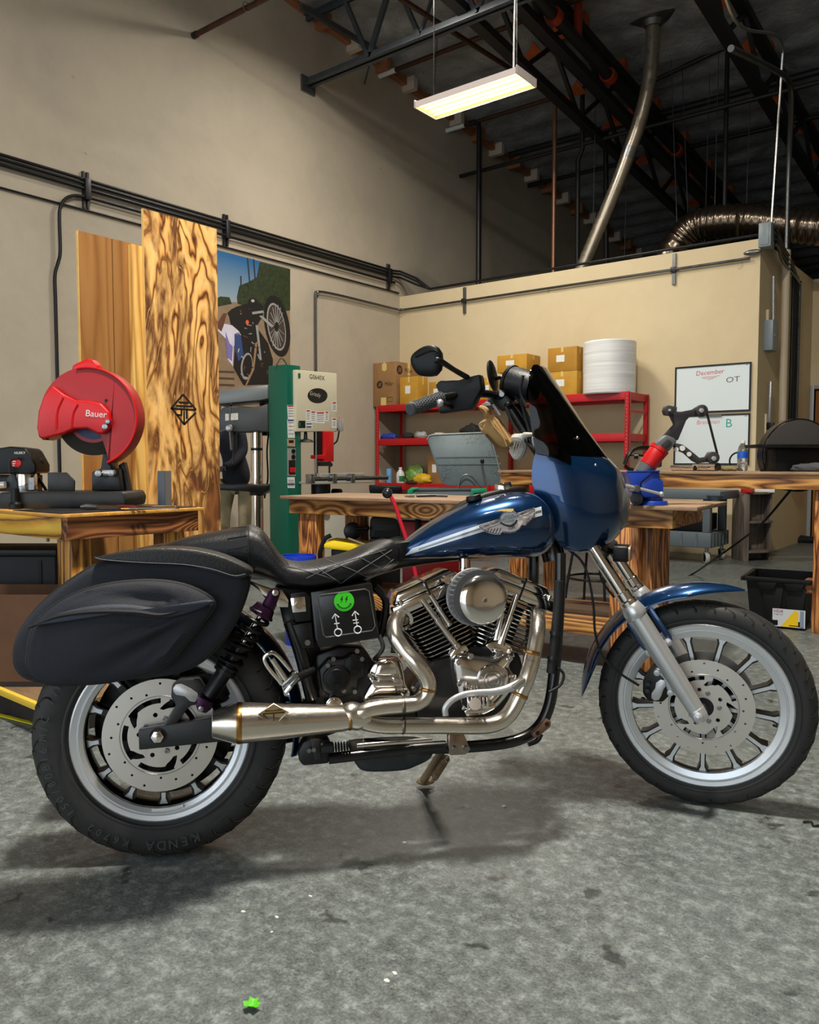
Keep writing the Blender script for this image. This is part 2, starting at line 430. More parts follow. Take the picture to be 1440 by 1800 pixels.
# ---- steel framing
DV = V((0, 1, -.085))
steelg = mat('joist_paint', (66, 72, 76), .5, .2, var=.15)
steeld = mat('girder_paint', (30, 30, 31), .5, .2)
rust = mat('rusty_pipe', (74, 48, 36), .55, .5, var=.3, vscale=9)
redp = mat('red_coupling', (150, 50, 28), .45, .2)
orange = mat('raw_plywood_edge', (168, 78, 34), .7, var=.3, vscale=7)
pA = onX(540, 145, XL); YT = pA.y; ZT = pA.z
tr = empty('roof_truss', 'grey steel truss spanning out from the left wall under the roof', 'truss', (XL, YT, ZT))
def tb(name, m, f, par):
    o = f.xf(Matrix.Translation(-V(par.location))).build(name, m, par); return o
tb('bottom_chord', steelg, MB().box(XL, 4, YT - .075, YT - .012, ZT - .05, ZT - .042).box(XL, 4, YT - .02, YT - .012, ZT - .05, ZT + .05).box(XL, 4, YT + .012, YT + .075, ZT - .05, ZT - .042).box(XL, 4, YT + .012, YT + .02, ZT - .05, ZT + .05), tr)
ztop = zc(YT) - .12
tb('top_chord', steelg, MB().box(XL, 4, YT - .07, YT - .012, ztop, ztop + .01).box(XL, 4, YT - .02, YT - .012, ztop - .06, ztop + .01).box(XL, 4, YT + .012, YT + .07, ztop, ztop + .01).box(XL, 4, YT + .012, YT + .02, ztop - .06, ztop + .01), tr)
xx = XL + .2; up = False; kk = 0
xs = [XL + 1.05 + .78 * i for i in range(12)]
for i, x in enumerate(xs):
    a = V((x - .39, YT, ztop)); c = V((x, YT, ZT)); e = V((x + .39, YT, ztop))
    tb('web_post', steelg, MB().bar(a, c, .05, .05, Y3), tr)
    tb('web_diagonal', steelg, MB().bar(c, e, .03 if i % 2 else .07, .04, Y3), tr)
tb('wall_seat', galv, MB().box(XL - .01, XL + .03, YT - .12, YT + .12, ZT - .14, ZT + .06), tr)
p1 = onX(530, 12, XL + .35); p2 = onX(661, 88, XL + .35)
br = empty('bridging_angle', 'steel bridging angle running beside the left wall under the roof', 'brace', p1)
tb('angle', steelg, MB().bar(p1, p2, .05, .06), br); tb('stay', steelg, MB().bar(p2 + V((0, -.05, .0)), onX(641, 148, XL + .03), .02, .02), br)

def roofpt(px, py, drop):
    d = ray(px, py); t = (6.93 + .085 * 7.5 - drop - CAMH) / (d.z + .085 * d.y); return CC + d * t
def pipe(name, pts, r, m, label, k=0, n=12, cat='pipe', group=None):
    o = MB().tube(pts, r, n, k).build(name, m); return tag(o, label, cat, group)
# sprinkler branch entering the wall, top left
p = onX(340, 63, XL); pb = empty('sprinkler_branch', 'dark sprinkler branch pipe ending at the upper left wall', 'pipe', p)
tb('pipe', rust, MB().cyl(p, p + V((7, 0, 0)), .03), pb); tb('hanger', steelg, MB().tube([p + V((.9 + 0 * a, .05 * math.cos(a), .05 * math.sin(a) + .01)) for a in [2 * PI * i / 16 for i in range(16)]], .007, 6, closed=True), pb)
tb('wall_cap', dsteel, MB().cyl(p + V((.002, 0, 0)), p + V((.06, 0, 0)), .037), pb)
p = onX(667, 134, XL); pb = empty('sprinkler_branch', 'dark pipe under the roof with a pale capped end, behind the truss', 'pipe', p)
tb('pipe', rust, MB().cyl(p, p + V((6.5, 0, .02)), .032), pb); tb('pale_end', white, MB().cyl(p + V((.002, 0, 0)), p + V((.3, 0, 0)), .035), pb)
# rust coloured line with drop
pj = onX(785, 227, XL); YJ = pj.y
j = onY(976, 171, YJ); e1 = onX(707, 0, j.x)
pb = empty('sprinkler_line', 'rusty thin sprinkler line passing behind the hanging light', 'pipe', j)
tb('run', rust, MB().cyl(onX(700, -5, j.x), j, .03), pb); tb('arm', rust, MB().cyl(j, V((pj.x + .01, YJ, j.z + .0)), .03), pb)
tb('pale_end', white, MB().cyl(V((pj.x + .002, YJ, j.z)), V((pj.x + .35, YJ, j.z)), .034), pb)
jb = onY(976, 470, YJ)
tb('drop', mat('tarnished_brass', (150, 108, 84), .4, .7), MB().cyl(j, V((j.x, YJ, 1.)), .032), pb)
tb('elbow', rust, MB().ball(j, .045), pb)
d0 = onY(835, 216, YJ); d0.z = j.z
pb = tag(MB().tube([d0 + V((-.1, 0, 0)), d0, d0 + V((.06, 0, -.04)), d0 + V((.08, 0, -.15)), V((d0.x + .08, YJ, .5))], .042, 12, 0).build('downpipe', dsteel), 'dark vertical downpipe on the left wall behind the partition', 'pipe')
# black sprinkler main with red couplings, running away under the roof
m0 = roofpt(1071, 134, .62); XM = m0.x
mp = empty('sprinkler_main', 'black sprinkler main with orange-red couplings under the dark roof', 'pipe', m0)
tb('pipe', steeld, MB().cyl(m0 - DV * 4.5, m0 + DV * 9, .07, n=18), mp)
for q in ((975, 34), (1071, 134), (1190, 246), (1290, 345)):
    c = onX(q[0], q[1], XM); c = m0 + DV * (c.y - m0.y)
    tb('coupling', redp, MB().cyl(c - DV * .05, c + DV * .05, .095, n=18), mp)
tb('riser', redp, MB().cyl(m0 + V((-.0, -.9, .1)), m0 + V((0, -.9, .75)), .05), mp)
# girder trusses running away
def girder(name, px, py, X, label, lo=-4.5, hi=12, h=.75):
    g0 = roofpt(px, py, X); g = empty(name, label, 'girder', g0, group='dark roof girders')
    tb('bottom_chord', steeld, MB().bar(g0 + DV * lo, g0 + DV * hi, .13, .10), g)
    up = V((0, 0, h))
    tb('top_chord', steeld, MB().bar(g0 + up + DV * lo, g0 + up + DV * hi, .13, .10), g)
    y = lo; i = 0
    while y < hi - .6:
        a = g0 + DV * y + (up if i % 2 else V()); c = g0 + DV * (y + .75) + (V() if i % 2 else up)
        tb('web', steeld, MB().bar(a, c, .05, .05, X3), g); y += .75; i += 1
    for k in range(int((hi - lo) / 1.22)):
        c = g0 + up + DV * (lo + 1.22 * k)
        zz = c.z + .06
        tb('plywood_flap', orange, MB().plate([(0, 0), (.34, .02), (.05, .24)], c + V((-.07, 0, -.16 + .06 * (k % 3))), X3 * -1, DV.normalized() * -1 + V((0, 0, .35)), .012), g)
        tb('purlin_seat', orange, MB().box(-.05, .05, -.06, .06, -.02, .2, Matrix.Translation(c + V((0, .25, 0)))), g)
    return g
girder('roof_girder', 1018, 208, .85, 'dark roof girder left of the sprinkler main', h=.62)
girder('roof_girder', 1060, 165, .75, 'dark roof girder beside the sprinkler main with plywood flaps', h=.5)
girder('roof_girder', 1275, 60, .8, 'dark roof girder near the tall grey conduits', h=.62)
for i, (q, r, lb) in enumerate((((1040, 300), .035, 'dark cross pipe low behind the partition'), ((1040, 300), .035, 'dark cross pipe below the first girder behind the partition'), ((1170, 215), .03, 'dark cross pipe passing behind the spiral duct'), ((1330, 155), .05, 'dark cross beam near the tall grey conduits'))):
    c = onY(q[0], q[1], (16.5, 13.5, 11.2, 12.2)[i])
    tag(MB().cyl(c + V((-4.0, 0, 0)), c + V((5, 0, 0)), r).build('cross_pipe', steeld), lb, 'pipe')
# hanging wires
for i, (x, yt, yb, Y) in enumerate(((770, 0, 150, 9.0), (1048, 130, 452, 11), (1178, 150, 435, 11.2), (1262, 160, 395, 11.5), (1198, 180, 440, 11.6), (1318, 250, 375, 12), (1245, 260, 425, 11.8), (1104, 260, 452, 12))):
    a = onY(x, yt, Y); a.z = zc(Y) + .03; c = onY(x + (14 if i in (2, 4) else -6), yb, Y)
    pipe('hanging_wire', [a, c], .006, steelg, ['thin hanging wire left of the lamp', 'thin roof wire left of the spiral duct', 'slanted roof wire above the foil duct bend', 'roof wire above the foil duct middle', 'second slanted wire above the foil duct bend', 'roof wire near the junction box', 'slanted thin wire dropping onto the foil duct', 'thin wire just right of the spiral duct'][i], 0, 5, 'wire')
# black drop pipes behind the partition
pipe('drop_pipe', [onY(1024, 100, 11.2), onY(1024, 262, 11.2), onY(1016, 282, 11.2), onY(1015, 480, 11.2)], .035, steeld, 'black kinked drop pipe behind the partition beside the duct')
pipe('drop_pipe', [onY(1120, 208, 12.5), onY(1070, 226, 12.5), onY(1065, 236, 12.5), onY(1066, 470, 12.5)], .04, steeld, 'black drop pipe right behind the spiral duct foot')
pipe('drop_pipe', [onY(1100, 165, 11.4), onY(1278, 82, 11.4), onY(1279, 95, 11.4), onY(1273, 420, 11.4)], .03, steeld, 'black drop pipe coming down behind the foil duct')
# spiral duct
YD = max(9.95, roofpt(1148, 48, .12).y)
sp = [onY(*q, YD) for q in ((1148, 48), (1147, 90), (1140, 150), (1124, 215), (1107, 265), (1085, 325), (1056, 395), (1020, 480))]
du = empty('spiral_duct', 'bent silver spiral duct rising behind the partition to the roof', 'duct', sp[-1])
spp = catmull(sp, 14)
rad = []
tb('duct_body', mat('duct_metal', (176, 166, 150), .34, .85, rvar=.1), MB().tube(spp, [.088 + (.004 if i % 2 else 0) for i in range(len(spp))], 18), du)
tb('taped_joint', mat('foil_tape', (150, 150, 150), .3, .95, bump=.8, bscale=40), MB().tube([spp[i] for i in range(54, 60)], .1, 14), du)
tb('roof_flashing', galv, MB().lathe([(.1, 0), (.14, .06), (.3, .12)], sp[0], (0, 0, 1), 12), du)
# foil flex duct behind the partition
fp = [onY(*q, 11.0) for q in ((1150, 500), (1192, 430), (1222, 398), (1262, 390), (1310, 388), (1360, 392), (1410, 398), (1460, 402), (1520, 410))]
fpp = catmull(fp, 12); rnd = random.Random(5)
fd = tag(MB().tube(fpp, [.20 * (1 + .06 * math.sin(i * 1.9) + .05 * rnd.random() - .06 * (i % 24 == 0)) for i in range(len(fpp))], 20).build('foil_duct', mat('crinkled_foil', (112, 100, 88), .22, .95, bump=.9, bscale=18), None, 0, 2, 80), 'crinkled foil flexible duct lying behind the partition top', 'duct')

# ---- conduits on the walls
cond = mat('conduit', (96, 98, 100), .35, .9, rvar=.1)
condk = mat('conduit_dark', (42, 43, 45), .4, .7, rvar=.1)
XC = XL + .045
zs = [3.885, 3.845, 3.795, 3.755]
y1 = onX(703, 505, XC).y - .12
for i, z in enumerate(zs[:3]):
    pts = [V((XC, -4.9, z)), V((XC, y1 - .3, z)), V((XC, y1 - .05 - i * .03, z + .0)), V((XC + .06, y1 + .06, z)), V((XC + .3, YB - .03, z - .12)), V((XC + .5, YB + .03, WTOP + .05 + .0 * i))]
    pipe('wall_conduit', pts, .0165, condk, ['topmost conduit of the bundle along the left wall', 'second conduit from the top of the bundle on the left wall', 'third conduit from the top of the bundle on the left wall'][i], 0, 10, 'conduit', 'conduits along the left wall')
yv = onX(104, 361, XC).y
ybend = onX(148, 337, XC).y
pipe('wall_conduit', [V((XC, y1, 3.72)), V((XC, y1 - 2, 3.72)), V((XC, yv + .6, 3.72)), V((XC, yv + .26, 3.715)), V((XC, yv + .1, 3.67)), V((XC, yv + .015, 3.56)), V((XC, yv, 3.42)), V((XC, yv, 3.12)), V((XC - .01, yv - .025, 3.0)), V((XC - .02, yv - .05, 2.88)), V((XC - .02, yv - .05, 2.6)), V((XC - .02, yv - .05, 1.6)), V((XC - .02, yv - .05, .4))], .0165, condk, 'lowest conduit of the bundle that bends down the left wall', 4, 10, 'conduit', 'conduits along the left wall')
pipe('wall_conduit', [V((XL + .02, -4.9, 3.593)), V((XL + .02, YB - .05, 3.593))], .011, condk, 'single thin conduit below the bundle on the left wall', 0, 8, 'conduit', 'conduits along the left wall')
for i, x in enumerate((149, 395, 681)):
    yq = onX(x, 340 + (x - 149) * .28, XL).y
    s_ = empty('strut_bracket', ['slotted strut holding the conduits at the left of the wall', 'slotted strut holding the conduits above the tall board', 'slotted strut holding the conduits near the room corner'][i], 'bracket', (XL, yq, 3.8), group='strut brackets')
    for dy in (-.022, .022): MB().box(0, .03, dy - .012, dy + .012, -.19, .17).build('channel', galv if i == 2 else dsteel, s_)
    MB().box(.03, .075, -.03, .03, -.11, .1).build('clamp', dsteel, s_, .004)
# conduit rising behind the band saw, round to the back wall
pc = onX(556, 640, XC); zr = onX(640, 530, XC).z; zr2 = onX(690, 541, XC).z
zb = onY(900, 518, YB).z
pipe('wall_conduit', [V((XC, pc.y, .6)), V((XC, pc.y, zr - .25)), V((XC, pc.y + .03, zr - .07)), V((XC, pc.y + .2, zr)), V((XC, YB - .25, zr)), V((XC + .03, YB - .1, zr)), V((XC + .12, YB - .04, zr)), V((XC + .4, YB - .04, zr)), V((XE - .1, YB - .04, zr))], .016, cond, 'conduit rising behind the green band saw and along the back wall', 6, 10, 'conduit')
pipe('wall_conduit', [V((XC + .5, YB + .02, WTOP + .05)), V((XE + .05, YB + .02, WTOP + .05))], .0165, condk, 'dark conduit lying along the top of the back wall', 0, 10, 'conduit')
for i, x in enumerate((818, 1186)):
    xq = onY(x, 540 - (x - 818) * .17, YB).x
    s_ = empty('strut_bracket', ['slotted strut at the top of the back wall above the red shelving', 'slotted strut at the top of the back wall above the whiteboards'][i], 'bracket', (xq, YB, zr), group='strut brackets')
    MB().box(-.02, .02, -.03, 0, -.17, .19).build('channel', galv, s_); MB().box(-.03, .03, -.06, -.02, -.03, .03).build('clamp', dsteel, s_, .004)
# junction box and the bundle of conduits coming down at the end of the partition
bx0 = onY(1345, 425, YB - .05)
jb = empty('junction_box', 'grey junction box on the top end of the partition', 'electrical box', (XE, YB, WTOP))
gbox = mat('grey_enamel', (128, 140, 146), .4)
MB().box(-.0, .13, -.1, .06, -.12, .14).build('box', gbox, jb, .006); MB().box(.02, .11, -.108, -.1, -.1, .12).build('cover', gbox, jb, .003)
MB().ball((-.07, -.05, -.15), .05, sc=(2.0, .6, .6)).build('fitting', galv, jb)
for i in range(4):
    a = V((XE + .13, YB + .0 + .02 * i, WTOP + .08 - .055 * i)); yq = onX(1393 + 4 * i, 560, XE + .06).y; x_ = XE + .06
    pipe('bend_conduit', [a, a + V((.02, .05, 0)), V((x_ + .06, YB + .5, WTOP - .02 - .055 * i)), V((x_ + .03, yq - .2, WTOP - .1 - .05 * i)), V((x_, yq, WTOP - .4)), V((x_, yq, 1.3))], .017, condk if i != 3 else cond, ['first', 'second', 'third', 'fourth'][i] + ' bent conduit from the junction box down the partition end', 5, 10, 'conduit', 'bent conduits at the partition end')
pw = mat('painted_pipe', (205, 190, 165), .5)
yq = onX(1380, 560, XE + .08).y
pipe('riser_pipe', [V((XE + .08, yq, WTOP + .02)), V((XE + .08, yq, 2.5)), V((XE + .08, yq, 1.45))], .045, pw, 'pale painted riser pipe at the partition end', 0, 14)
c1 = onX(1383, 100, XE + .16); c1b = onX(1374, 405, XE + .1)
pipe('tall_conduit', [onX(1262, -40, XE + .5), onX(1300, 45, XE + .4), onX(1360, 60, XE + .3), onX(1375, 80, XE + .22), onX(1374, 130, XE + .17), V((XE + .1, YB + .02, WTOP + .13))], .014, mat('conduit_bright', (170, 170, 168), .3, .9), 'tall bright conduit rising from the junction box to the roof', 5, 10, 'conduit')
pipe('tall_conduit', [onX(1285, 85, XE + .3), onX(1360, 122, XE + .3), onX(1385, 140, XE + .25), onX(1391, 175, XE + .2), V((XE + .08, yq, 4.6)), V((XE + .08, yq, WTOP + .03))], .03, cond, 'thick conduit coming down from the roof beside the junction box', 5, 12, 'conduit')
# switch boxes, cable and outlet strip on the partition end
pb_ = onX(1348, 592, XE)
sb = empty('switch_box', 'grey fuse box on the side of the partition end', 'electrical box', (XE, pb_.y, pb_.z))
MB().box(0, .1, -.13, .1, -.17, .17).build('box', gbox, sb, .006); MB().cyl((.1, -.05, 0), (.108, -.05, 0), .022).build('knob', gbox, sb); MB().box(0, .03, -.05, .02, .18, .3).build('tag', wm_back, sb)
cq = mat('cable_wrap', (165, 165, 165), .35, .6, bump=.6, bscale=60)
yq = pb_.y + .06
pipe('wrapped_cable', [V((XE + .04, yq, 3.2)), V((XE + .045, yq + .02, 2.6)), V((XE + .04, yq, 2.35))], .022, cq, 'silver wrapped cable above the grey fuse box', 5, 10, 'cable')
pipe('wrapped_cable', [V((XE + .04, yq, 2.0)), V((XE + .045, yq - .03, 1.8)), V((XE + .04, yq - .02, 1.6)), V((XE + .04, yq, 1.5))], .024, cq, 'silver wrapped cable below the grey fuse box', 5, 10, 'cable')
ob = onX(1347, 740, XE)
os_ = empty('outlet_strip', 'cream outlet strip on the partition end above the disc sander', 'outlet', (XE, ob.y, 1.35))
crm = mat('cream_plastic', (218, 204, 176), .45)
MB().box(0, .02, -.07, .07, -.28, .28).build('back_plate', crm, os_, .005)
MB().box(.02, .07, -.06, .05, -.32, .0).build('outlet_box', crm, os_, .008)
for z in (-.04, -.13, -.22): MB().plate(rrect(.05, .07, .015), (.071, -.005, z), Y3, Z3, .003).build('socket', mat('socket_cream', (190, 176, 150), .5), os_)
MB().box(.02, .09, -.06, .03, .1, .18).build('switch_module', blackp, os_, .004)
MB().tube([(.06, -.02, .12), (.1, .04, .05), (.08, .06, -.05), (.05, .04, -.14)], .012, 8, 6).build('wire_tail', mat('navy_wire', (30, 34, 60), .5), os_)
gx = onX(1385, 740, XE + .02)
tag(MB().box(XE, XE + .12, gx.y - .05, gx.y + .28, .9, 1.45).build('cover_box', crm, None, .008), 'cream cover box at the foot of the painted riser pipe', 'electrical box')
# ---- suspended fluorescent lamp
lw = mat('lamp_enamel', (228, 214, 210), .4); tubem = mat('fluorescent_tube', (255, 240, 200), .4, emit=(255, 240, 170), estr=3.)
def lamp(label):
    L = empty('hanging_lamp', label, 'lamp', group='suspended fluorescent lamps')
    w = .19; l = .61
    b = MB().plate([(-w, 0), (-w, .06), (-.09, .085), (.09, .085), (w, .06), (w, 0), (w - .006, 0), (w - .006, .055), (.09, .078), (-.09, .078), (-w + .006, .055), (-w + .006, 0)], (-l, 0, 0), Y3, Z3, 2 * l); b.build('housing', lw, L)
    for s in (-1, 1):
        MB().box(s * l - .006, s * l + .006, -w, w, 0, .08).build('end_cap', lw, L)
        for yy in (-.1, .1): pass
    for yy in (-.125, -.045, .045, .125): MB().cyl((-l + .03, yy, .028), (l - .03, yy, .028), .0145, n=12).build('tube', tubem, L)
    MB().box(-l + .01, l - .01, -w + .012, w - .012, .05, .054).build('reflector', mat('lamp_reflector', (250, 230, 150), .35, emit=(255, 214, 60), estr=.9), L)
    for x in (-.5, .5): MB().tube([(x, 0, .08), (x, 0, 1.75)], .004, 6).build('chain', dsteel, L)
    MB().tube([(.45, .03, .08), (.44, .05, .5), (.46, .03, 1.0), (.43, .02, 1.5)], .009, 6, 6).build('power_cord', white, L)
    return L
L0 = lamp('lit fluorescent lamp hanging on chains below the roof'); L0.location = LAMP[:3]
def glow(name, x, y, z, sx, sy, wt, c=(1, .92, .78)):
    l = bpy.data.lights.new(name, 'AREA'); l.shape = 'RECTANGLE'; l.size = sx; l.size_y = sy; l.energy = wt; l.color = c
    lo = bpy.data.objects.new(name, l); COL.objects.link(lo); lo.location = (x, y, z)
glow('lamp_glow', LAMP[0], LAMP[1], LAMP[2] + .012, 1.0, .22, LAMP[3])
hb_ = empty('added_bay_lamp', 'added high-bay lamp above the left wall, over the frame', 'lamp', group='added high-bay lamps over the frame')
MB().lathe([(.06, .3), (.1, .26), (.24, .06), (.26, 0), (.255, 0), (.09, .25), (.05, .29)], (0, 0, 0), Z3, 28).build('shade', lw, hb_); MB().cyl((0, 0, .3), (0, 0, .42), .06).build('ballast', dsteel, hb_); MB().ball((0, 0, .1), .06).build('bulb', tubem, hb_); MB().tube([(0, 0, .42), (0, 0, .62)], .01, 6).build('hook', dsteel, hb_)
for i, (x, y, z, wt) in enumerate(ADDED_BAYS):
    o = hb_ if i == 0 else copy_tree(hb_)
    if i: o['label'] = ['', 'added high-bay lamp above the motorcycle, over the frame', 'added high-bay lamp above the drill press, over the frame', 'added high-bay lamp above the photographer'][i]
    o.location = (x, y, z); glow('added_bay_glow', x, y, z - .02, .5, .5, wt, (1, .93, .82))
# ================================================================== MOTORCYCLE
BH = R(48); LEAN = R(4)
_l = V((-math.sin(BH), math.cos(BH), 0))
RW = .333
_rc = onZ(282, 1296, RW) + _l * .075                      # rear wheel centre
BM = Matrix.Translation(V((_rc.x, _rc.y, 0)) - _l * (RW * math.sin(LEAN))) @ Matrix.Rotation(BH, 4, 'Z') @ Matrix.Rotation(-LEAN, 4, 'X')
BI = BM.inverted(); BI3 = BI.to_3x3()
FH = R(17); RF = .318
_lf = V((-math.sin(FH), math.cos(FH), 0))
_fc = onZ(1237, 1239, RF) + _lf * .035
FM = Matrix.Translation(V((_fc.x, _fc.y, RF))) @ Matrix.Rotation(FH, 4, 'Z') @ Matrix.Rotation(R(3), 4, 'X')
FI = FM.inverted(); FI3 = FI.to_3x3(); F2B = BI @ FM       # steered front end -> bike
def _pl(I, I3, px, py, y):
    o = I @ CC; d = I3 @ ray(px, py); return o + d * ((y - o.y) / d.y)
def B(px, py, y): return _pl(BI, BI3, px, py, y)
def W_(px, py, y): return _pl(FI, FI3, px, py, y)          # in the steered frame
def c1(x, y): return x / 2.571, 850 + y / 2.571
def c2(x, y): return 400 + x / 3.6, 900 + y / 3.6
def c3(x, y): return 620 + x / 3.273, 850 + y / 3.273
def c4(x, y): return 980 + x / 3, 850 + y / 3
def c5(x, y): return 680 + x / 3.13, 580 + y / 3.13
def c6(x, y): return 640 + x / 6, 600 + y / 6
def Bs(c, pts, y): return [B(*c(*p), y) for p in pts]
def Ws(c, pts, y): return [W_(*c(*p), y) for p in pts]
def flat(pts): return [(p.x, p.z) for p in pts]
def side(pts, yo, th):
    """extruded side plate: outline of (x,z) points, outer face at y=yo, thickness th inwards"""
    return MB().plate([(p.x, p.z) for p in pts], V((0, yo + th, 0)), X3, Z3, th)
bike = empty('motorcycle', 'dark blue cruiser motorcycle with saddlebags and tinted windshield parked on concrete', 'motorcycle')
bike.matrix_world = BM
def bp(name, mb, m, parent=None, **k): return mb.build(name, m, parent or bike, **k)
def fp_(name, mb, m, parent=None, **k): return mb.xf(F2B).build(name, m, parent or bike, **k)

blue = NT('metallic_blue'); blue.b.inputs['Base Color'].default_value = (*_lin((8, 54, 98)), 1); blue.b.inputs['Metallic'].default_value = .7; blue.b.inputs['Roughness'].default_value = .24
blue.b.inputs['Coat Weight'].default_value = 1; blue.b.inputs['Coat Roughness'].default_value = .03; blue = blue.m
leather = mat('black_leather', (15, 16, 19), .45, bump=.3, bscale=160, spec=.45)
nylon = mat('black_nylon', (20, 24, 35), .72, var=.2, vscale=4, bump=.5, bscale=420)
piping = mat('bag_piping', (12, 12, 14), .6)
stitch = mat('grey_stitch', (92, 94, 96), .7)
satin = mat('satin_fork', (205, 208, 210), .3, .65)
brushed = mat('brushed_stainless', (222, 212, 198), .22, .95, rvar=.06, vscale=30, stretch=(1, 12, 12))
gold = mat('heat_tint', (176, 132, 74), .28, 1.)
discm = mat('rotor_steel', (206, 200, 192), .3, .82)
rimm = mat('machined_rim', (214, 216, 218), .3, .6)
wblack = mat('wheel_black', (16, 16, 17), .4, .2)
tyre = NT('tyre_rubber'); co = tyre.coord('Object'); n_ = tyre.noise(co, 9, 5, .6)
tyre.l(tyre.ramp(n_.outputs[0], [(.3, _lin((24, 24, 24))), (.7, _lin((44, 43, 41)))]), tyre.b.inputs['Base Color']); tyre.b.inputs['Roughness'].default_value = .62; tyre = tyre.m
grv = mat('tread_dust', (96, 82, 62), .9); grk = mat('tread_groove', (10, 10, 10), .9)
letter = mat('sidewall_letter', (58, 58, 57), .5)
purple = mat('purple_anodised', (62, 34, 62), .35, .8)
engb = mat('engine_black', (19, 19, 20), .42, .1, rvar=.1)

def wheel(nm, RT, w, rr, ringw, M, back, spokem, gw, words, hidden_lo=None):
    """13-spoke cast wheel in its own frame (axle = y), returns rim object; sub-parts hang below it"""
    def put(name, mb, m, par=None, **k): return mb.xf(M).build(name, m, par or rim, **k)
    ax = (0, -1, 0); hw = w * .40
    # rim: polished lip on the near side, barrel behind
    prof = [(rr + .002, hw - .008), (rr + .002, -hw + .012), (rr + .003, -hw), (rr - .016, -hw), (rr - .024, -hw + .016), (rr - .03, 0), (rr - .024, hw - .016), (rr - .016, hw - .009)]
    rim = MB().lathe(prof, (0, 0, 0), ax, 72, closed=True).xf(M).build(nm, wblack, bike)
    fring = [(rr + .003, hw - .008), (rr + .004, hw - .002), (rr, hw + .001), (rr - .012, hw - .001), (rr - .0145, hw - .005), (rr - .017, hw - .005), (rr - .019, hw - .002), (rr - ringw, hw - .008), (rr - ringw - .002, hw - .016), (rr - ringw + .004, hw - .02), (rr - .01, hw - .016)]
    put('rim_face', MB().lathe(fring, (0, 0, 0), ax, 80, closed=True), rimm)
    tp = []
    for i in range(25):
        a = PI * i / 24
        tp.append((rr + (RT - rr) * (math.sin(a) ** .62) if 0 < i < 24 else rr - .004, w / 2 * math.copysign(abs(math.cos(a)) ** .75, math.cos(a)) * (.73 + .27 * math.sin(a) ** .45)))
    tp = [(r, h) for r, h in tp]
    ty = put('tyre', MB().lathe(tp, (0, 0, 0), ax, 96), tyre)
    # bead line and shoulder line
    put('sidewall_rib', MB().lathe([(rr + .012, w * .462), (rr + .015, w * .472), (rr + .018, w * .470), (rr + .02, w * .468)], (0, 0, 0), ax, 72), tyre)
    def tread_pt(ang, s):      # s 0..1 from near shoulder to crown
        i = 24 * (.19 + .31 * s); k = min(int(i), 23); f = i - k
        r = tp[k][0] + (tp[k + 1][0] - tp[k][0]) * f - .0014; h = tp[k][1] + (tp[k + 1][1] - tp[k][1]) * f + .0008 * (1 - s)
        return V((r * math.cos(ang), -h, r * math.sin(ang)))
    g1 = MB(); g2 = MB(); N = 34
    for j in range(N):
        a0 = 2 * PI * j / N
        for (off, s0, s1, sw) in ((0, -.12, .62, .17), (.5, .25, 1.3, .15)):
            pts = [tread_pt(a0 + 2 * PI / N * off + sw * t * t - .02 * math.sin(PI * t), s0 + (s1 - s0) * t) for t in [q / 7 for q in range(8)]]
            g1.tube(pts, [.0012] + [.0028] * 6 + [.0012], 4)
            pts2 = [p + V((0, -.001, 0)) + (V((p.x, 0, p.z)).normalized() * .0022) for p in [tread_pt(a0 + 2 * PI / N * off + .012 + sw * t * t - .02 * math.sin(PI * t), s0 + (s1 - s0) * t) for t in [q / 7 for q in range(6)]]]
            g2.tube(pts2, .0009, 3)
    put('tread_groove', g1, grk); put('tread_edge', g2, grv if nm == 'rear_wheel' else letter)
    # hub and spokes
    put('hub', MB().lathe([(.0, hw), (.045, hw), (.05, hw - .01), (.06, .01), (.06, -.01), (.05, -hw + .01), (.045, -hw), (0, -hw)], (0, 0, 0), ax, 32), wblack)
    for k in range(13):
        a = R(-6.7) + 2 * PI * k / 13; u = V((math.cos(a), 0, math.sin(a))); v = V((-math.sin(a), 0, math.cos(a)))
        r0, r1 = .045, rr - ringw - .002
        body = MB(); face = MB()
        prof_ = [(r0, .011), (r0 + (r1 - r0) * .6, .0085), (r1 - .02, .009), (r1, .017)]
        pl = [(r, h) for r, h in prof_] + [(r, -h) for r, h in reversed(prof_)]
        body.plate(pl, V((0, .012, 0)), u, v if u.cross(v).y < 0 else -v, .036)
        sp_ = put('spoke', body, wblack)
        q0 = r0 if spokem is rimm else r1 - .03
        pf = [(q0, .0055), (r1 - .014, .0052), (r1, .011)]
        face.plate(pf + [(r, -h) for r, h in reversed(pf)], V((0, -.0245, 0)), u, v if u.cross(v).y < 0 else -v, .0012)
        put('spoke_face', face, rimm, None)
    return rim, ty
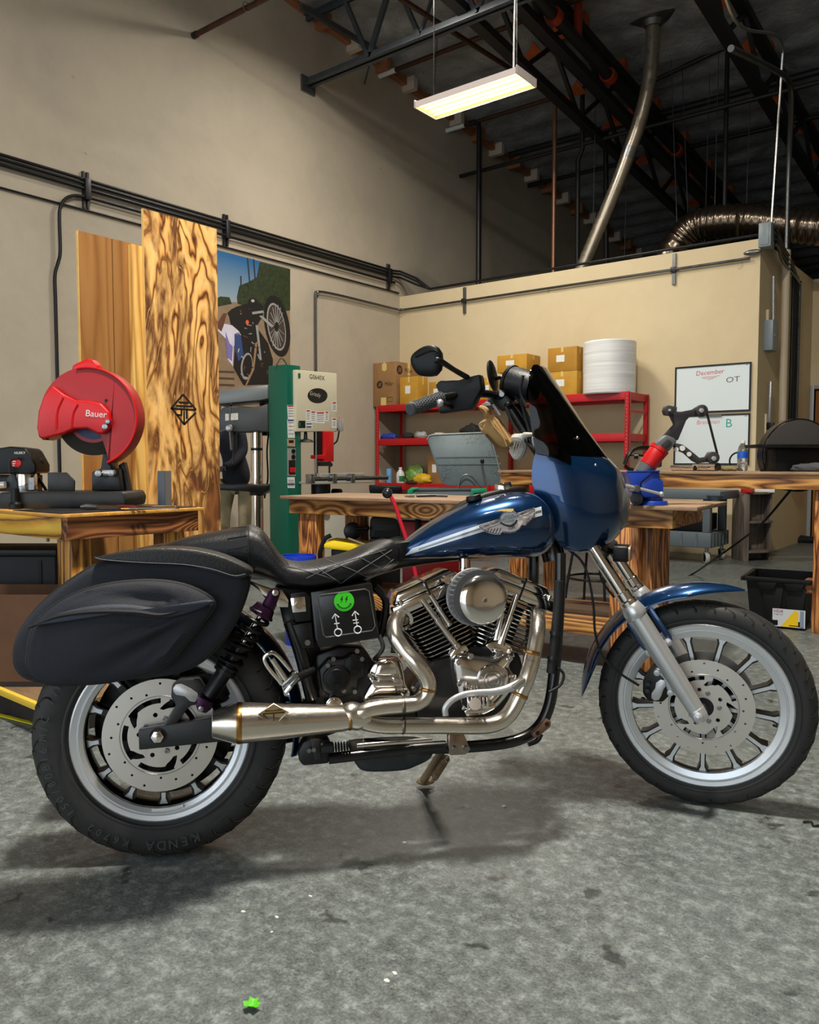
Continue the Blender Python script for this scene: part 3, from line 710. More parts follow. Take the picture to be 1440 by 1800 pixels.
def rotor(par, M, y, R0=.146):
    """floating brake disc with comma slots, drilled holes and bolts"""
    mb = MB(); holes = []
    for k in range(5):
        a = 2 * PI * k / 5 + .3; h = []
        for i in range(9): t = a + R(58) * i / 8; h.append((.0975 * math.cos(t), .0975 * math.sin(t)))
        for i in range(5): t = a + R(58 + 4 * i); r = .093 - .006 * i; h.append((r * math.cos(t), r * math.sin(t)))
        for i in range(4): t = a + R(66 - 6 * i); r = .066 + .004 * i; h.append((r * math.cos(t), r * math.sin(t)))
        for i in range(7): t = a + R(44 - 44 * i / 6); r = .084; h.append((r * math.cos(t), r * math.sin(t)))
        holes.append(h)
    for k in range(20):
        a = 2 * PI * k / 20; r = .112 + .012 * (k % 3)
        holes.append(circ(.0034, 8, (r * math.cos(a), r * math.sin(a))))
    for k in range(5):
        a = 2 * PI * k / 5 + .55; holes.append(circ(.0062, 10, (.055 * math.cos(a), .055 * math.sin(a))))
    holes.append(circ(.03, 24))
    mb.plate(circ(R0, 72), V((0, y + .005, 0)), X3, Z3, .005, holes)
    d = mb.xf(M).build('brake_disc', discm, par)
    MB().lathe([(R0 - .046, 0), (R0 - .0455, .0008), (R0 - .044, .0008), (R0 - .0435, 0)], (0, y, 0), (0, -1, 0), 64).xf(M).build('disc_ring', steel, par)
    for k in range(5):
        a = 2 * PI * k / 5 + .05
        c = V((.045 * math.cos(a), y, .045 * math.sin(a)))
        MB().cyl(c, c + V((0, -.006, 0)), .0075, .006, 12).cyl(c + V((0, -.006, 0)), c + V((0, -.0045, 0)), .003, n=6).xf(M).build('disc_bolt', steel, par)
    return d
def arc_text(mb, txt, size, r, a_mid, y, ang_step, bottom=False):
    n = len(txt)
    for i, ch in enumerate(txt):
        if ch == ' ': continue
        a = a_mid - ang_step * (i - (n - 1) / 2)
        up = V((math.cos(a), 0, math.sin(a))); rt = V((math.sin(a), 0, -math.cos(a)))
        mb.text(ch, size, up * r + V((0, y, 0)), rt, up, .0006)
MR = Matrix.Translation((0, 0, RW))
rear, rty = wheel('rear_wheel', RW + .0, .154, .2275, .030, MR, True, wblack, .15, None)
rotor(rear, MR, -.071, .148)
lt = MB(); rl = .286; yl = -.0765
arc_text(lt, 'KENDA', .034, rl, R(-84), yl, R(5.9)); arc_text(lt, 'K6702', .026, rl, R(-118), yl, R(4.9))
arc_text(lt, '150/80B16', .027, rl + .004, R(-158), yl, R(4.4)); arc_text(lt, 'M/C 77H', .027, rl + .004, R(-196), yl, R(4.6))
arc_text(lt, 'DOT 4DUN', .011, rl - .005, R(-30), yl, R(2.2)); arc_text(lt, 'MADE IN TAIWAN', .010, rl - .012, R(-48), yl, R(1.8))
tag(lt.xf(MR).build('sidewall_lettering', letter, rear), kind='stuff')
wt = MB()
for k in range(9):
    a = R(-96 + 2.6 * k); wt.box(-.0045, .0045, -.001, .001, -.004, .004, MR @ Matrix.Translation((.199 * math.cos(a), -.0618, .199 * math.sin(a))) @ Matrix.Rotation(-a + PI / 2, 4, 'Y'))
tag(wt.build('balance_weights', white, rear), kind='stuff')
FWM = F2B
front, fty = wheel('front_wheel', RF, .112, .250, .036, FWM, True, rimm, .1, None)
rotor(front, FWM, -.052, .146)
MB().lathe([(.1, 0), (.146, 0), (.146, .005), (.1, .005)], (0, .056, 0), (0, -1, 0), 64, closed=True).xf(FWM).build('far_brake_disc', discm, front)
MB().lathe([(.045, 0), (.1, 0), (.1, .005), (.045, .005)], (0, .056, 0), (0, -1, 0), 48, closed=True).xf(FWM).build('far_disc_carrier', wblack, front)
MB().tube([(.232 * math.cos(R(-12)), -.02, .232 * math.sin(R(-12))), (.2 * math.cos(R(-12)), -.03, .2 * math.sin(R(-12)))], .0045, 8).xf(FWM).build('valve_stem', rubber, front)

# ------------------------------------------------ rear end: fender, swingarm, shock, caliper
def fender(r, hw, a0, a1, n, crown, M, taper=0, thick=.004):
    rows = []
    for i in range(n + 1):
        t = i / n; a = R(a0 + (a1 - a0) * t)
        sc = 1.0
        if taper: sc = max(.02, min(1, ((1 - t) / taper if t > 1 - taper else 1)) ** .6, ) if taper > 0 else 1
        row = []
        for j in range(13):
            q = -1 + 2 * j / 12
            rr_ = r + crown * (math.cos(q * PI / 2) ** .8 if abs(q) < 1 else 0)
            row.append(V((rr_ * math.cos(a), q * hw * sc, rr_ * math.sin(a))))
        rows.append(row)
    inner = []
    for i, row in enumerate(rows):
        a = R(a0 + (a1 - a0) * i / n); c = V((math.cos(a), 0, math.sin(a)))
        inner.append([p - c * thick for p in reversed(row)])
    rings = [a + b for a, b in zip(rows, inner)]
    return MB().ring(rings).xf(M)
rf = fender(.35, .092, -12, 150, 46, .03, MR)
bp('rear_fender', rf, blue)
sw = side(Bs(c1, [(625, 1115), (990, 1055), (1250, 1040), (1250, 1130), (990, 1168), (628, 1205)], -.115), -.115, .03)
swo = bp('swingarm', sw, mat('swingarm_black', (24, 24, 25), .45), bevel=.003)
bp('far_arm', MB().bar((0, .11, RW), (.5, .11, RW + .01), .03, .05), engb, swo)
ax_ = B(*c1(714, 1140), -.115)
bp('axle_nut', MB().cyl(ax_, ax_ + V((0, -.016, 0)), .0165, n=6).cyl(ax_ + V((0, -.0, 0)), ax_ + V((0, -.022, 0)), .010, n=16), chrome, swo, bevel=.0015)
bp('axle_washer', MB().cyl(ax_ + V((0, .002, 0)), ax_ + V((0, -.003, 0)), .021, n=24), blackm, swo)
cal = side(Bs(c1, [(776, 912), (812, 888), (900, 880), (930, 930), (905, 965), (900, 1000), (860, 1005), (835, 1035), (800, 1085), (765, 1110), (735, 1105), (758, 1060), (795, 1005), (772, 965)], -.105), -.105, .05)
calo = bp('rear_caliper', cal, mat('caliper_black', (38, 38, 39), .5), bevel=.005)
bp('caliper_badge', side(Bs(c1, [(782, 925), (795, 908), (820, 906), (860, 925), (893, 948), (897, 972), (880, 988), (860, 985), (835, 962), (795, 955), (784, 942)], -.107), -.107, .003), alu, calo, bevel=.001)
bp('caliper_body', side(Bs(c1, [(800, 885), (930, 860), (1010, 880), (1040, 960), (1000, 990), (930, 960), (890, 900)], -.08), -.06, .05), blackm, calo, bevel=.004)
bp('brake_shield', side(Bs(c1, [(885, 805), (910, 800), (965, 830), (985, 850), (960, 850), (900, 825)], -.11), -.11, .004), alu, calo)
# shock absorber
s0 = B(*c1(912, 1010), -.135); s1 = B(*c1(1244, 490), -.150); sd = (s1 - s0); L_ = sd.length; su = sd.normalized()
def sp3(t): return s0 + sd * t
sh = bp('shock_absorber', MB().cyl(sp3(.10), sp3(.30), .021).cyl(sp3(.30), sp3(.33), .03).cyl(sp3(.33), sp3(.345), .027).cyl(sp3(.345), sp3(.36), .03).cyl(sp3(.36), sp3(.5), .019).cyl(sp3(.5), sp3(.56), .022), blackm)
bp('shock_rod', MB().cyl(sp3(.5), sp3(.85), .008), chrome, sh)
hel = [sp3(.36 + .46 * i / 110) for i in range(111)]; fu, fv, fw_ = frame_of(sd)
bp('spring', MB().tube([p + (fu * math.cos(i * 2 * PI * 6.5 / 110) + fv * math.sin(i * 2 * PI * 6.5 / 110)) * .0275 for i, p in enumerate(hel)], .0056, 8), blackp, sh)
bp('spring_cap', MB().cyl(sp3(.80), sp3(.815), .034).cyl(sp3(.815), sp3(.87), .031, .026), purple, sh)
bp('lower_clevis', side([s0 + su * -.02 + fu.cross(V((0, 1, 0))) * 0 + q for q in ()] or Bs(c1, [(900, 960), (965, 995), (955, 1020), (930, 1040), (895, 1030), (885, 1005)], -.15), -.15, .03), purple, sh, bevel=.003)
bp('lower_bolt', MB().cyl(s0 + V((0, -.012, 0)), s0 + V((0, -.022, 0)), .0075, n=12), steel, sh, bevel=.001)
bp('upper_eye', side(Bs(c1, [(1185, 545), (1225, 478), (1255, 470), (1268, 495), (1240, 575), (1215, 580)], -.16), -.16, .025), purple, sh, bevel=.003)
bp('upper_bolt', MB().cyl(s1 + V((0, -.005, 0)), s1 + V((0, -.02, 0)), .0085, n=14), chrome, sh, bevel=.001)
bp('chrome_strut', side(Bs(c2, [(130, 432), (215, 465), (290, 490), (345, 490), (390, 560), (385, 605), (305, 600), (290, 560), (235, 545), (205, 500), (135, 450)], -.13), -.13, .02), chrome, bevel=.003)

# ------------------------------------------------ saddlebags
def pillow(out, y0, y1, puff=.015, edge=.03, n=None, folds=None):
    """bag volume from a closed side outline between depths y0 (inner) and y1 (outer, more negative)"""
    pts = catmull(out, 4, True); c = sum(pts, V()) / len(pts); d = y1 - y0; sg = -1
    def ring(sc, y): return [V((c.x + (p.x - c.x) * sc, y, c.z + (p.z - c.z) * sc)) for p in pts]
    rr_ = [ring(.93, y0), ring(.985, y0 + d * .08), ring(1., y0 + d * .2), ring(1., y1 + edge), ring(.992, y1 + edge * .45), ring(.965, y1 + edge * .12), ring(.92, y1), ring(.7, y1 - puff * .7), ring(.4, y1 - puff), ring(.12, y1 - puff * 1.05)]
    if folds:
        rr_ = rr_[:7]
        for k in range(1, 15):
            s_ = .92 * (1 - k / 14.5); rr_.append(ring(s_, y1 - puff * math.sin((1 - s_) * PI / 2)))
        cp, amp = folds
        for r in rr_[6:]:
            for p in r:
                a_ = math.atan2(p.z - cp.z, p.x - cp.x); dd = math.hypot(p.z - cp.z, p.x - cp.x)
                fade = math.exp(-((dd - .14) / .12) ** 2) if dd > .14 else dd / .14
                p.y += amp * fade * (math.sin(a_ * 17 + 6 * dd) + .6 * math.sin(a_ * 31 + 1)) + amp * .5 * math.sin(p.x * 23 + p.z * 11) * math.cos(p.z * 19 - p.x * 7)
    return MB().ring(rr_)
def outline_tube(out, y, r, k=4, closed=True): return MB().tube(catmull([V((p.x, y, p.z)) for p in out], k, closed), r, 6, 0, closed)
bagout = Bs(c1, [(50, 800), (62, 710), (120, 610), (210, 515), (330, 425), (450, 360), (640, 325), (850, 325), (1010, 360), (1118, 420), (1108, 520), (1050, 650), (970, 755), (880, 828), (760, 868), (560, 890), (330, 905), (190, 905), (105, 885), (65, 850)], -.315)
bag = bp('saddlebag', pillow(bagout, -.165, -.315, .006, .03, folds=(B(*c1(1110, 440), -.31), .003)), nylon, ang=60)
bp('bag_edge_piping', outline_tube(bagout, -.288, .0045), piping, bag)
pock = Bs(c1, [(112, 780), (135, 665), (190, 590), (290, 520), (420, 470), (570, 445), (720, 442), (860, 470), (968, 540), (915, 630), (850, 710), (775, 800), (690, 855), (500, 900), (330, 915), (225, 915), (150, 885), (116, 840)], -.365)
po = bp('bag_pocket', pillow(pock, -.3, -.362, .022, .022, folds=(B(*c1(960, 540), -.36), .0055)), nylon, bag, ang=60)
bp('pocket_piping', outline_tube(pock, -.345, .0042), piping, bag)
flap = Bs(c1, [(428, 335), (470, 348), (640, 362), (830, 372), (960, 395), (1060, 428), (1115, 420), (1136, 392), (1010, 330), (860, 295), (700, 290), (560, 305)], -.33)
fl = bp('bag_flap', pillow(flap, -.16, -.335, .004, .012), leather, bag, ang=60)
bp('flap_stitching', outline_tube([V((p.x * .985 + .985 * 0 + .015 * flap[3].x, p.y, p.z * .9 + .1 * flap[9].z)) for p in flap[:7]], -.343, .0012, 4, False), stitch, bag)
zl = Bs(c1, [(132, 650), (250, 603), (360, 582), (480, 574), (620, 578), (720, 590), (800, 575), (945, 532)], -.376)
bp('zip', MB().tube([p + V((0, -.004 - .010 * math.sin(PI * min(1, i / 7)), 0)) for i, p in enumerate(zl)], [.004, .005, .006, .006, .006, .006, .006, .003], 6, 5), piping, bag)
zf = Bs(c1, [(150, 640), (260, 590), (370, 560), (480, 545), (600, 545), (720, 560), (810, 545), (940, 525), (960, 540), (830, 590), (720, 605), (600, 592), (480, 588), (370, 596), (260, 616)], -.372)
bp('storm_flap', pillow(zf, -.36, -.386, .006, .008), mat('nylon_blue_sheen', (34, 40, 54), .6, bump=.4, bscale=420), bag, ang=60)
bag2 = bp('far_saddlebag', pillow([V((p.x, p.y, p.z)) for p in bagout], -.165, -.315, .006, .03).xf(Matrix.Scale(-1, 4, Y3)), nylon, ang=60)
bp('far_flap', pillow(flap, -.16, -.335, .004, .012).xf(Matrix.Scale(-1, 4, Y3)), leather, bag2, ang=60)
# ------------------------------------------------ seat
def loft(st, e=.72, n=24):
    rings = []
    for T, Bt, hw in st:
        c = (T + Bt) / 2; h = (T - Bt) / 2; r = []
        for i in range(n):
            a = 2 * PI * i / n; s, q = math.sin(a), math.cos(a)
            r.append(V((c.x, 0, c.z)) + V((h.x, 0, h.z)) * math.copysign(abs(s) ** e, s) + V((0, hw * math.copysign(abs(q) ** e, q), 0)))
        rings.append(r)
    return MB().ring(rings)
def stations(lst, k=3):
    """(px, ytop, ybot, halfwidth) -> smoothed stations"""
    T = catmull([B(a, b, -.04) for a, b, c, h in lst], k); Bt = catmull([B(a, c, -h * .9) for a, b, c, h in lst], k); H = interp([h for *_, h in lst], k)
    return list(zip(T, Bt, H))
pill = [(252, 975, 985, .03), (275, 962, 995, .075), (320, 946, 1002, .1), (370, 935, 1008, .115), (415, 927, 1014, .125), (436, 922, 1016, .13), (448, 924, 1016, .13), (462, 932, 1020, .132), (478, 953, 1025, .137), (494, 976, 1032, .14), (512, 987, 1037, .142), (540, 988, 1039, .142), (575, 982, 1036, .138), (612, 972, 1029, .13), (645, 958, 1020, .115), (672, 950, 1012, .095), (690, 949, 1003, .075), (700, 958, 995, .06)]
seat_ = bp('seat', loft(stations(pill, 4), .62), leather, ang=60)
from mathutils.bvhtree import BVHTree
def bvh(o, I=None): return BVHTree.FromPolygons([v.co for v in o.data.vertices], [tuple(p.vertices) for p in o.data.polygons])
def hit(tree, px, py, off=.0012):
    o = BI @ CC; d = (BI3 @ ray(px, py)).normalized(); h = tree.ray_cast(o, d)
    if h[0] is None: return None
    nrm = h[1] if h[1].dot(d) < 0 else -h[1]
    return h[0] + nrm * off
def on_line(tree, pts, n=12, off=.001):
    out = []
    for a, c in zip(pts[:-1], pts[1:]):
        for i in range(n):
            q = hit(tree, a[0] + (c[0] - a[0]) * i / n, a[1] + (c[1] - a[1]) * i / n, off)
            if q is not None: out.append(q)
    q = hit(tree, *pts[-1], off)
    if q is not None: out.append(q)
    return out
stree = bvh(seat_)
seams = [[(380, 345), (560, 390), (690, 430), (715, 455)], [(500, 420), (640, 350), (800, 300), (1000, 240)], [(560, 350), (640, 400), (720, 450)], [(620, 300), (800, 370), (900, 420)], [(720, 450), (820, 380), (960, 290), (1040, 240)], [(720, 340), (600, 390)], [(840, 290), (940, 340), (1000, 370)], [(960, 245), (1030, 300)], [(880, 440), (960, 370), (1050, 300)]]
for sm in seams:
    ln = on_line(stree, [c2(*p) for p in sm], 10, .0006)
    if len(ln) > 2: bp('seam', MB().tube(ln, .0011, 5), stitch, seat_)
for sm in ([(130, 85), (138, 200), (132, 330)], [(0, 105), (120, 95)], [(0, 170), (125, 150)], [(0, 240), (125, 215)], [(225, 90), (300, 210), (385, 335)]):
    ln = on_line(stree, [c2(*p) for p in sm], 10, .0006)
    if len(ln) > 2: bp('seam', MB().tube(ln, .0016, 5), piping, seat_)
tagq = [hit(stree, *c2(*p), .002) for p in ((228, 195), (285, 180), (318, 270), (265, 288))]
if all(q is not None for q in tagq):
    bp('seat_badge', MB().add(tagq + [q + V((0, .004, 0)) for q in tagq], [(0, 1, 2, 3), (0, 4, 5, 1), (1, 5, 6, 2), (2, 6, 7, 3), (3, 7, 4, 0)]), blackm, seat_)
    cq_ = sum(tagq, V()) / 4; uu = (tagq[2] - tagq[1]).normalized(); nn_ = uu.cross(tagq[1] - tagq[0]).normalized()
    vv = (tagq[1] - tagq[0]).normalized(); vv = (vv - uu * vv.dot(uu)).normalized()
    bp('badge_text', MB().text('Le Pera', .0085, cq_, uu, vv, .0015 if uu.cross(vv).y < 0 else -.0015), white, seat_)
    bp('badge_rim', MB().tube([q + V((0, -.0012, 0)) for q in tagq], .0008, 4, 0, True), alu, seat_)
# ------------------------------------------------ tank
tk = [(694, 979, 983, .012), (705, 962, 985, .035), (722, 946, 986, .06), (757, 920, 985, .09), (803, 893, 984, .118), (836, 879, 983, .132), (880, 867, 983, .143), (912, 863, 984, .145), (938, 868, 985, .138), (957, 884, 981, .118), (968, 905, 972, .085), (975, 930, 958, .04)]
tank = bp('fuel_tank', loft(stations(tk, 4), .74, 32), blue, ang=60)
ttree = bvh(tank)
def strip(tree, up, lo, n, m, off):
    def samp(l, t):
        k = t * (len(l) - 1); i = min(int(k), len(l) - 2); f = k - i
        return l[i][0] + (l[i + 1][0] - l[i][0]) * f, l[i][1] + (l[i + 1][1] - l[i][1]) * f
    rows = []
    for i in range(n + 1):
        a = samp(up, i / n); c = samp(lo, i / n); r = []
        for j in range(m + 1): 
            q = hit(tree, a[0] + (c[0] - a[0]) * j / m, a[1] + (c[1] - a[1]) * j / m, off)
            if q is None: break
            r.append(q)
        if len(r) == m + 1: rows.append(r)
    return MB().sheet(rows)
stripe = mat('silver_stripe', (214, 216, 220), .3, .25, coat=.6); stripe2 = mat('grey_pinstripe', (110, 118, 122), .3, .5, coat=.6)
bp('stripe', strip(ttree, [c3(345, 372), c3(740, 234), c3(1085, 132)], [c3(300, 415), c3(745, 278), c3(1090, 184)], 40, 6, .0008), stripe, tank, ang=80)
bp('pinstripe', strip(ttree, [c3(380, 374), c3(740, 252), c3(1085, 152)], [c3(380, 384), c3(742, 263), c3(1085, 164)], 40, 2, .0014), stripe2, tank, ang=80)
def e8(x, y): return 820 + x / 9, 870 + y / 9
def decal(tree, pts, off, conv=e8):
    q = [hit(tree, *conv(*p), off) for p in pts]
    if any(x is None for x in q): return MB()
    c = sum(q, V()) / len(q); n = len(q)
    return MB().add(q, [tuple(range(n))])
emb = [(190, 500), (300, 460), (420, 415), (520, 380), (540, 330), (590, 280), (660, 262), (740, 270), (790, 300), (840, 285), (940, 250), (1050, 212), (1078, 245), (1072, 300), (1040, 350), (1020, 390), (960, 450), (920, 485), (870, 480), (830, 540), (760, 585), (680, 600), (610, 595), (570, 590), (530, 625), (450, 622), (380, 610), (320, 590), (260, 560), (215, 530)]
eb = bp('tank_emblem', decal(ttree, emb, 0.0070), mat('emblem_chrome', (214, 204, 204), .35, .25), tank, flat=True)
eblk = mat('emblem_black', (14, 14, 15), .4)
bp('emblem_outline', MB().tube(catmull([q for q in (hit(ttree, *e8(*p), 0.0074) for p in [(c_[0] * .965 + 650 * .035, c_[1] * .93 + 430 * .07) for c_ in emb])], 2, True), .0009, 4, 0, True), eblk, tank)
for a_, b_ in ((((215, 520), (530, 405)), ((270, 555), (540, 450))), (((800, 310), (1050, 225)), ((810, 350), (1060, 268)))):
    bp('emblem_line', MB().tube(on_line(ttree, [e8(*a_[0]), e8(*a_[1])], 8, 0.0076), .0010, 4).tube(on_line(ttree, [e8(*b_[0]), e8(*b_[1])], 8, 0.0076), .0010, 4), eblk, tank)
bp('emblem_shield', decal(ttree, [(545, 370), (580, 320), (640, 300), (740, 290), (790, 320), (785, 390), (750, 440), (690, 475), (620, 470), (560, 440)], 0.0086), mat('emblem_grey', (138, 146, 152), .4, .2), tank, flat=True)
bp('emblem_shield_rim', MB().tube(catmull([hit(ttree, *e8(*p), 0.0084) for p in [(535, 430), (560, 460), (620, 485), (690, 488), (755, 455), (792, 400)]], 4), .0024, 5), eblk, tank)
bp('emblem_eagle', decal(ttree, [(450, 280), (540, 245), (600, 235), (735, 235), (738, 275), (700, 285), (610, 280), (540, 275)], 0.0094), mat('emblem_gold', (226, 200, 128), .3, .6), tank, flat=True)
def etxt(txt, size, p, q, off=0.0092, m=eblk):
    a = hit(ttree, *e8(*p), off); c = hit(ttree, *e8(*q), off); u = (c - a).normalized(); k = hit(ttree, *e8((p[0] + q[0]) / 2, (p[1] + q[1]) / 2), off)
    v = (Z3 - u * Z3.dot(u)).normalized(); v = v if u.cross(v).y < 0 else -v
    bp('emblem_text', MB().text(txt, size, k, u, v, .0004), m, tank)
etxt('MOTOR', .0075, (570, 360), (760, 320)); etxt('HARLEY-DAVIDSON', 0.0092, (555, 400), (790, 345)); etxt('CYCLES', .0075, (590, 445), (750, 400))
etxt('100', .014, (600, 560), (800, 480), 0.0078); etxt('YEARS', .008, (380, 470), (500, 425), 0.0078); etxt('1903', .008, (270, 512), (350, 485), 0.0078); etxt('2003', .009, (820, 325), (960, 278), 0.0078)
for k in range(5):
    bp('emblem_feather', MB().tube(on_line(ttree, [e8(320 + 45 * k, 585 + 6 * k), e8(350 + 48 * k, 540 - 6 * k)], 6, 0.0076), .0009, 4), eblk, tank)
    bp('emblem_feather', MB().tube(on_line(ttree, [e8(860 + 6 * k, 460 - 22 * k), e8(960 + 18 * k, 430 - 27 * k)], 6, 0.0076), .0009, 4), eblk, tank)
con = [(B(*c3(450, 240), -.02), .02), (B(*c3(640, 110), -.02), .03), (B(*c3(760, 62), -.02), .032), (B(*c3(900, 28), -.02), .03), (B(*c3(1000, 25), -.02), .026)]
bp('tank_console', MB().ring([[V((p.x, -w, p.z - .012)), V((p.x, -w * .8, p.z + .004)), V((p.x, w * .8, p.z + .004)), V((p.x, w, p.z - .012))] for p, w in con]), blackp, tank, bevel=.003)
fc_ = B(*c3(700, 75), -.045); bp('filler_cap', MB().cyl(fc_ + V((0, 0, -.012)), fc_ + V((-.003, 0, .004)), .024, .021, 24), blackm, tank, bevel=.003)
fc_ = B(*c3(870, 20), .0); bp('fuel_gauge', MB().cyl(fc_ + V((0, 0, -.01)), fc_ + V((-.004, 0, .012)), .028, .024, 24), chrome, tank, bevel=.003)
bp('tank_rear_mount', side(Bs(c3, [(245, 345), (330, 330), (300, 440), (255, 440)], -.05), -.05, .1), blackp, bevel=.005)

# ------------------------------------------------ engine
CK = B(826, 1231, 0.0)
engc = bp('crankcase', side(Bs(c3, [(560, 990), (680, 930), (800, 930), (960, 980), (990, 1100), (960, 1260), (860, 1380), (560, 1400), (380, 1400), (330, 1180), (450, 1020)], -.09), -.1, .2), engb, bevel=.012)
bp('gearbox', side(Bs(c2, [(560, 900), (700, 850), (860, 850), (960, 1000), (1000, 1150), (1200, 1180), (1200, 1330), (560, 1330), (540, 1100)], -.08), -.09, .18), engb, bevel=.01)
EX = V((1, 0, 0))
for nm, sg in (('rear_cylinder', -1), ('front_cylinder', 1)):
    th = R(22.5) * sg; a = V((math.sin(th), 0, math.cos(th))); s = V((math.cos(th), 0, -math.sin(th)))
    cyl_ = bp(nm, MB().cyl(CK + a * .07, CK + a * .30, .055, n=28), engb)
    for i in range(17):
        h = .118 + .0122 * i
        hwid = .062 + .0235 * min(1, i / 9) + (.012 if i > 11 else 0); dep = .078 + (.006 if i > 11 else 0)
        so = rrect(2 * hwid, 2 * dep, .03 if i < 12 else .018, 4); o = CK + a * h
        # u x v must be +a
        u, v = (s, Y3) if s.cross(Y3).dot(a) > 0 else (Y3, s)
        if u is Y3: so = [(q, p) for p, q in so]
        f_ = MB().plate(so, o, u, v, .0046); fo = bp('cooling_fin', f_, engb, cyl_)
    e_ = MB()
    for i in range(17):
        h = .118 + .0122 * i + .0010; hwid = .0626 + .0235 * min(1, i / 9) + (.012 if i > 11 else 0); dep = .0786 + (.006 if i > 11 else 0)
        so = rrect(2 * hwid, 2 * dep, .03 if i < 12 else .018, 4); o = CK + a * h
        u, v = (s, Y3) if s.cross(Y3).dot(a) > 0 else (Y3, s)
        if u is Y3: so = [(q, p) for p, q in so]
        e_.plate(so, o, u, v, .0026)
    tag(bp('polished_fin_edges', e_, mat('fin_edge', (205, 200, 192), .25, 1.), cyl_), kind='stuff')
    def box3(h0, h1, w0, w1, d): 
        vs = [CK + a * h + s * x + Y3 * y for h, w in ((h0, w0), (h1, w1)) for y in (-d, d) for x in (-w, w)]
        return MB().add(vs, [(0, 2, 3, 1), (4, 5, 7, 6), (0, 1, 5, 4), (2, 6, 7, 3), (0, 4, 6, 2), (1, 3, 7, 5)])
    rc = bp('rocker_cover', box3(.322, .354, .116, .112, .092), chrome, cyl_, bevel=.006)
    bp('rocker_cap', box3(.354, .384, .106, .082, .078), chrome, cyl_, bevel=.01)
    bp('rocker_joint', box3(.321, .385, .003, .003, .0925), mat('rocker_joint_black', (20, 20, 20), .3), cyl_)  # thin black strip across the middle of the rocker cover
    for x in (-.085, .085):
        q = CK + a * .345 + s * x + V((0, -.085, 0)); bp('cover_bolt', MB().cyl(q, q + a * .02, .007, n=12), chrome, cyl_)
# pushrod tubes
pr = [[(395, 662), (605, 945)], [(446, 640), (560, 815)], [(885, 612), (818, 930)], [(945, 640), (850, 925)]]
for k, (p, q) in enumerate(pr):
    y = -.098 if k in (0, 3) else -.088
    p0, p1 = B(*c3(*p), y), B(*c3(*q), y - .008)
    bp('pushrod_tube', MB().cyl(p0, p0.lerp(p1, .45), .0085).cyl(p0.lerp(p1, .42), p0.lerp(p1, .5), .0125).cyl(p0.lerp(p1, .5), p1, .0105).cyl(p0.lerp(p1, .93), p1, .014), chrome)
bp('tappet_block', side(Bs(c3, [(555, 985), (600, 930), (650, 925), (670, 960), (610, 1010), (565, 1020)], -.11), -.115, .05), chrome, bevel=.004)
bp('tappet_block', side(Bs(c3, [(760, 930), (800, 905), (860, 900), (915, 935), (935, 1000), (880, 990), (815, 985)], -.11), -.115, .05), chrome, bevel=.004)
camo_ = Bs(c3, [(580, 1020), (620, 985), (700, 985), (800, 1000), (880, 975), (925, 1000), (905, 1050), (935, 1110), (925, 1170), (880, 1240), (800, 1310), (700, 1335), (640, 1300), (610, 1220), (590, 1120)], -.135)
cam_ = bp('cam_cover', pillow(camo_, -.08, -.138, .008, .016), chrome, ang=50)
tc = B(*c3(805, 1130), -.15)
bp('timer_cover', MB().cyl(tc + V((0, .01, 0)), tc + V((0, -.008, 0)), .044, .0425, 40), mat('brushed_alu', (190, 186, 180), .22, 1., rvar=.05, vscale=80), cam_, bevel=.0015)
for r_ in (.024, .014): bp('timer_ring', MB().lathe([(r_, .0082), (r_ + .0015, .0088), (r_ + .003, .0082)], tc, (0, -1, 0), 36), steel, cam_)
for k in range(5):
    a_ = R(90 + 72 * k); q = tc + V((.035 * math.cos(a_), -.008, .035 * math.sin(a_))); bp('cover_screw', MB().cyl(q, q + V((0, -.004, 0)), .0042, n=10), steel, cam_)
for p in ((610, 1030), (680, 990), (830, 975), (905, 1005), (925, 1110), (610, 1150), (640, 1290)):
    q = B(*c3(*p), -.14); bp('cover_bolt', MB().cyl(q + V((0, .012, 0)), q + V((0, -.006, 0)), .0072, n=12).cyl(q + V((0, -.006, 0)), q + V((0, -.0075, 0)), .004, n=6), chrome, cam_)
# air cleaner
ac = B(*c3(722, 655), -.16); aca = V((.06, -1, .04)).normalized()
pts = []
for i in range(144): pts.append(.0765 if i % 4 in (1, 2) else .071)
au, av, aw = frame_of(aca)
acl = bp('air_cleaner', MB().plate([(p * math.cos(2 * PI * i / 144), p * math.sin(2 * PI * i / 144)) for i, p in enumerate(pts)], ac - aca * .032, au, av, .05), mat('filter_pleats', (104, 104, 106), .6), flat=True)
bp('filter_end_ring', MB().lathe([(.060, .017), (.0745, .017), (.0745, .021), (.060, .021)], ac, aca, 48, closed=True), mat('filter_cap', (70, 70, 72), .5), acl)
bp('filter_base_ring', MB().lathe([(.06, -.04), (.079, -.04), (.08, -.035), (.078, -.031), (.06, -.031)], ac, aca, 48, closed=True), alu, acl)
dc = ac + aca * .022 + V((.008, 0, -.006))
bp('chrome_disc', MB().lathe([(0, .012), (.03, .0115), (.052, .0085), (.062, .004), (.066, 0), (.064, -.003), (0, -.003)], dc, aca, 56), chrome, acl)
bp('disc_screw', MB().lathe([(0, .016), (.005, .0155), (.0065, .0125), (.0065, .011)], dc, aca, 16), steel, acl)
for p in ((542, 553), (825, 530)):
    q = B(*c3(*p), -.12); bp('breather_bolt', MB().cyl(q + V((0, .03, 0)), q + V((0, -.012, 0)), .0105, n=16).cyl(q + V((0, -.012, 0)), q + V((0, -.018, 0)), .0075, n=6), chrome, acl)
bp('spark_bracket', MB().cyl(B(*c3(640, 430), -.05), B(*c3(640, 500), -.05), .014), chrome)
bp('intake', MB().cyl(ac - aca * .04, ac - aca * .12, .035), blackm, acl)
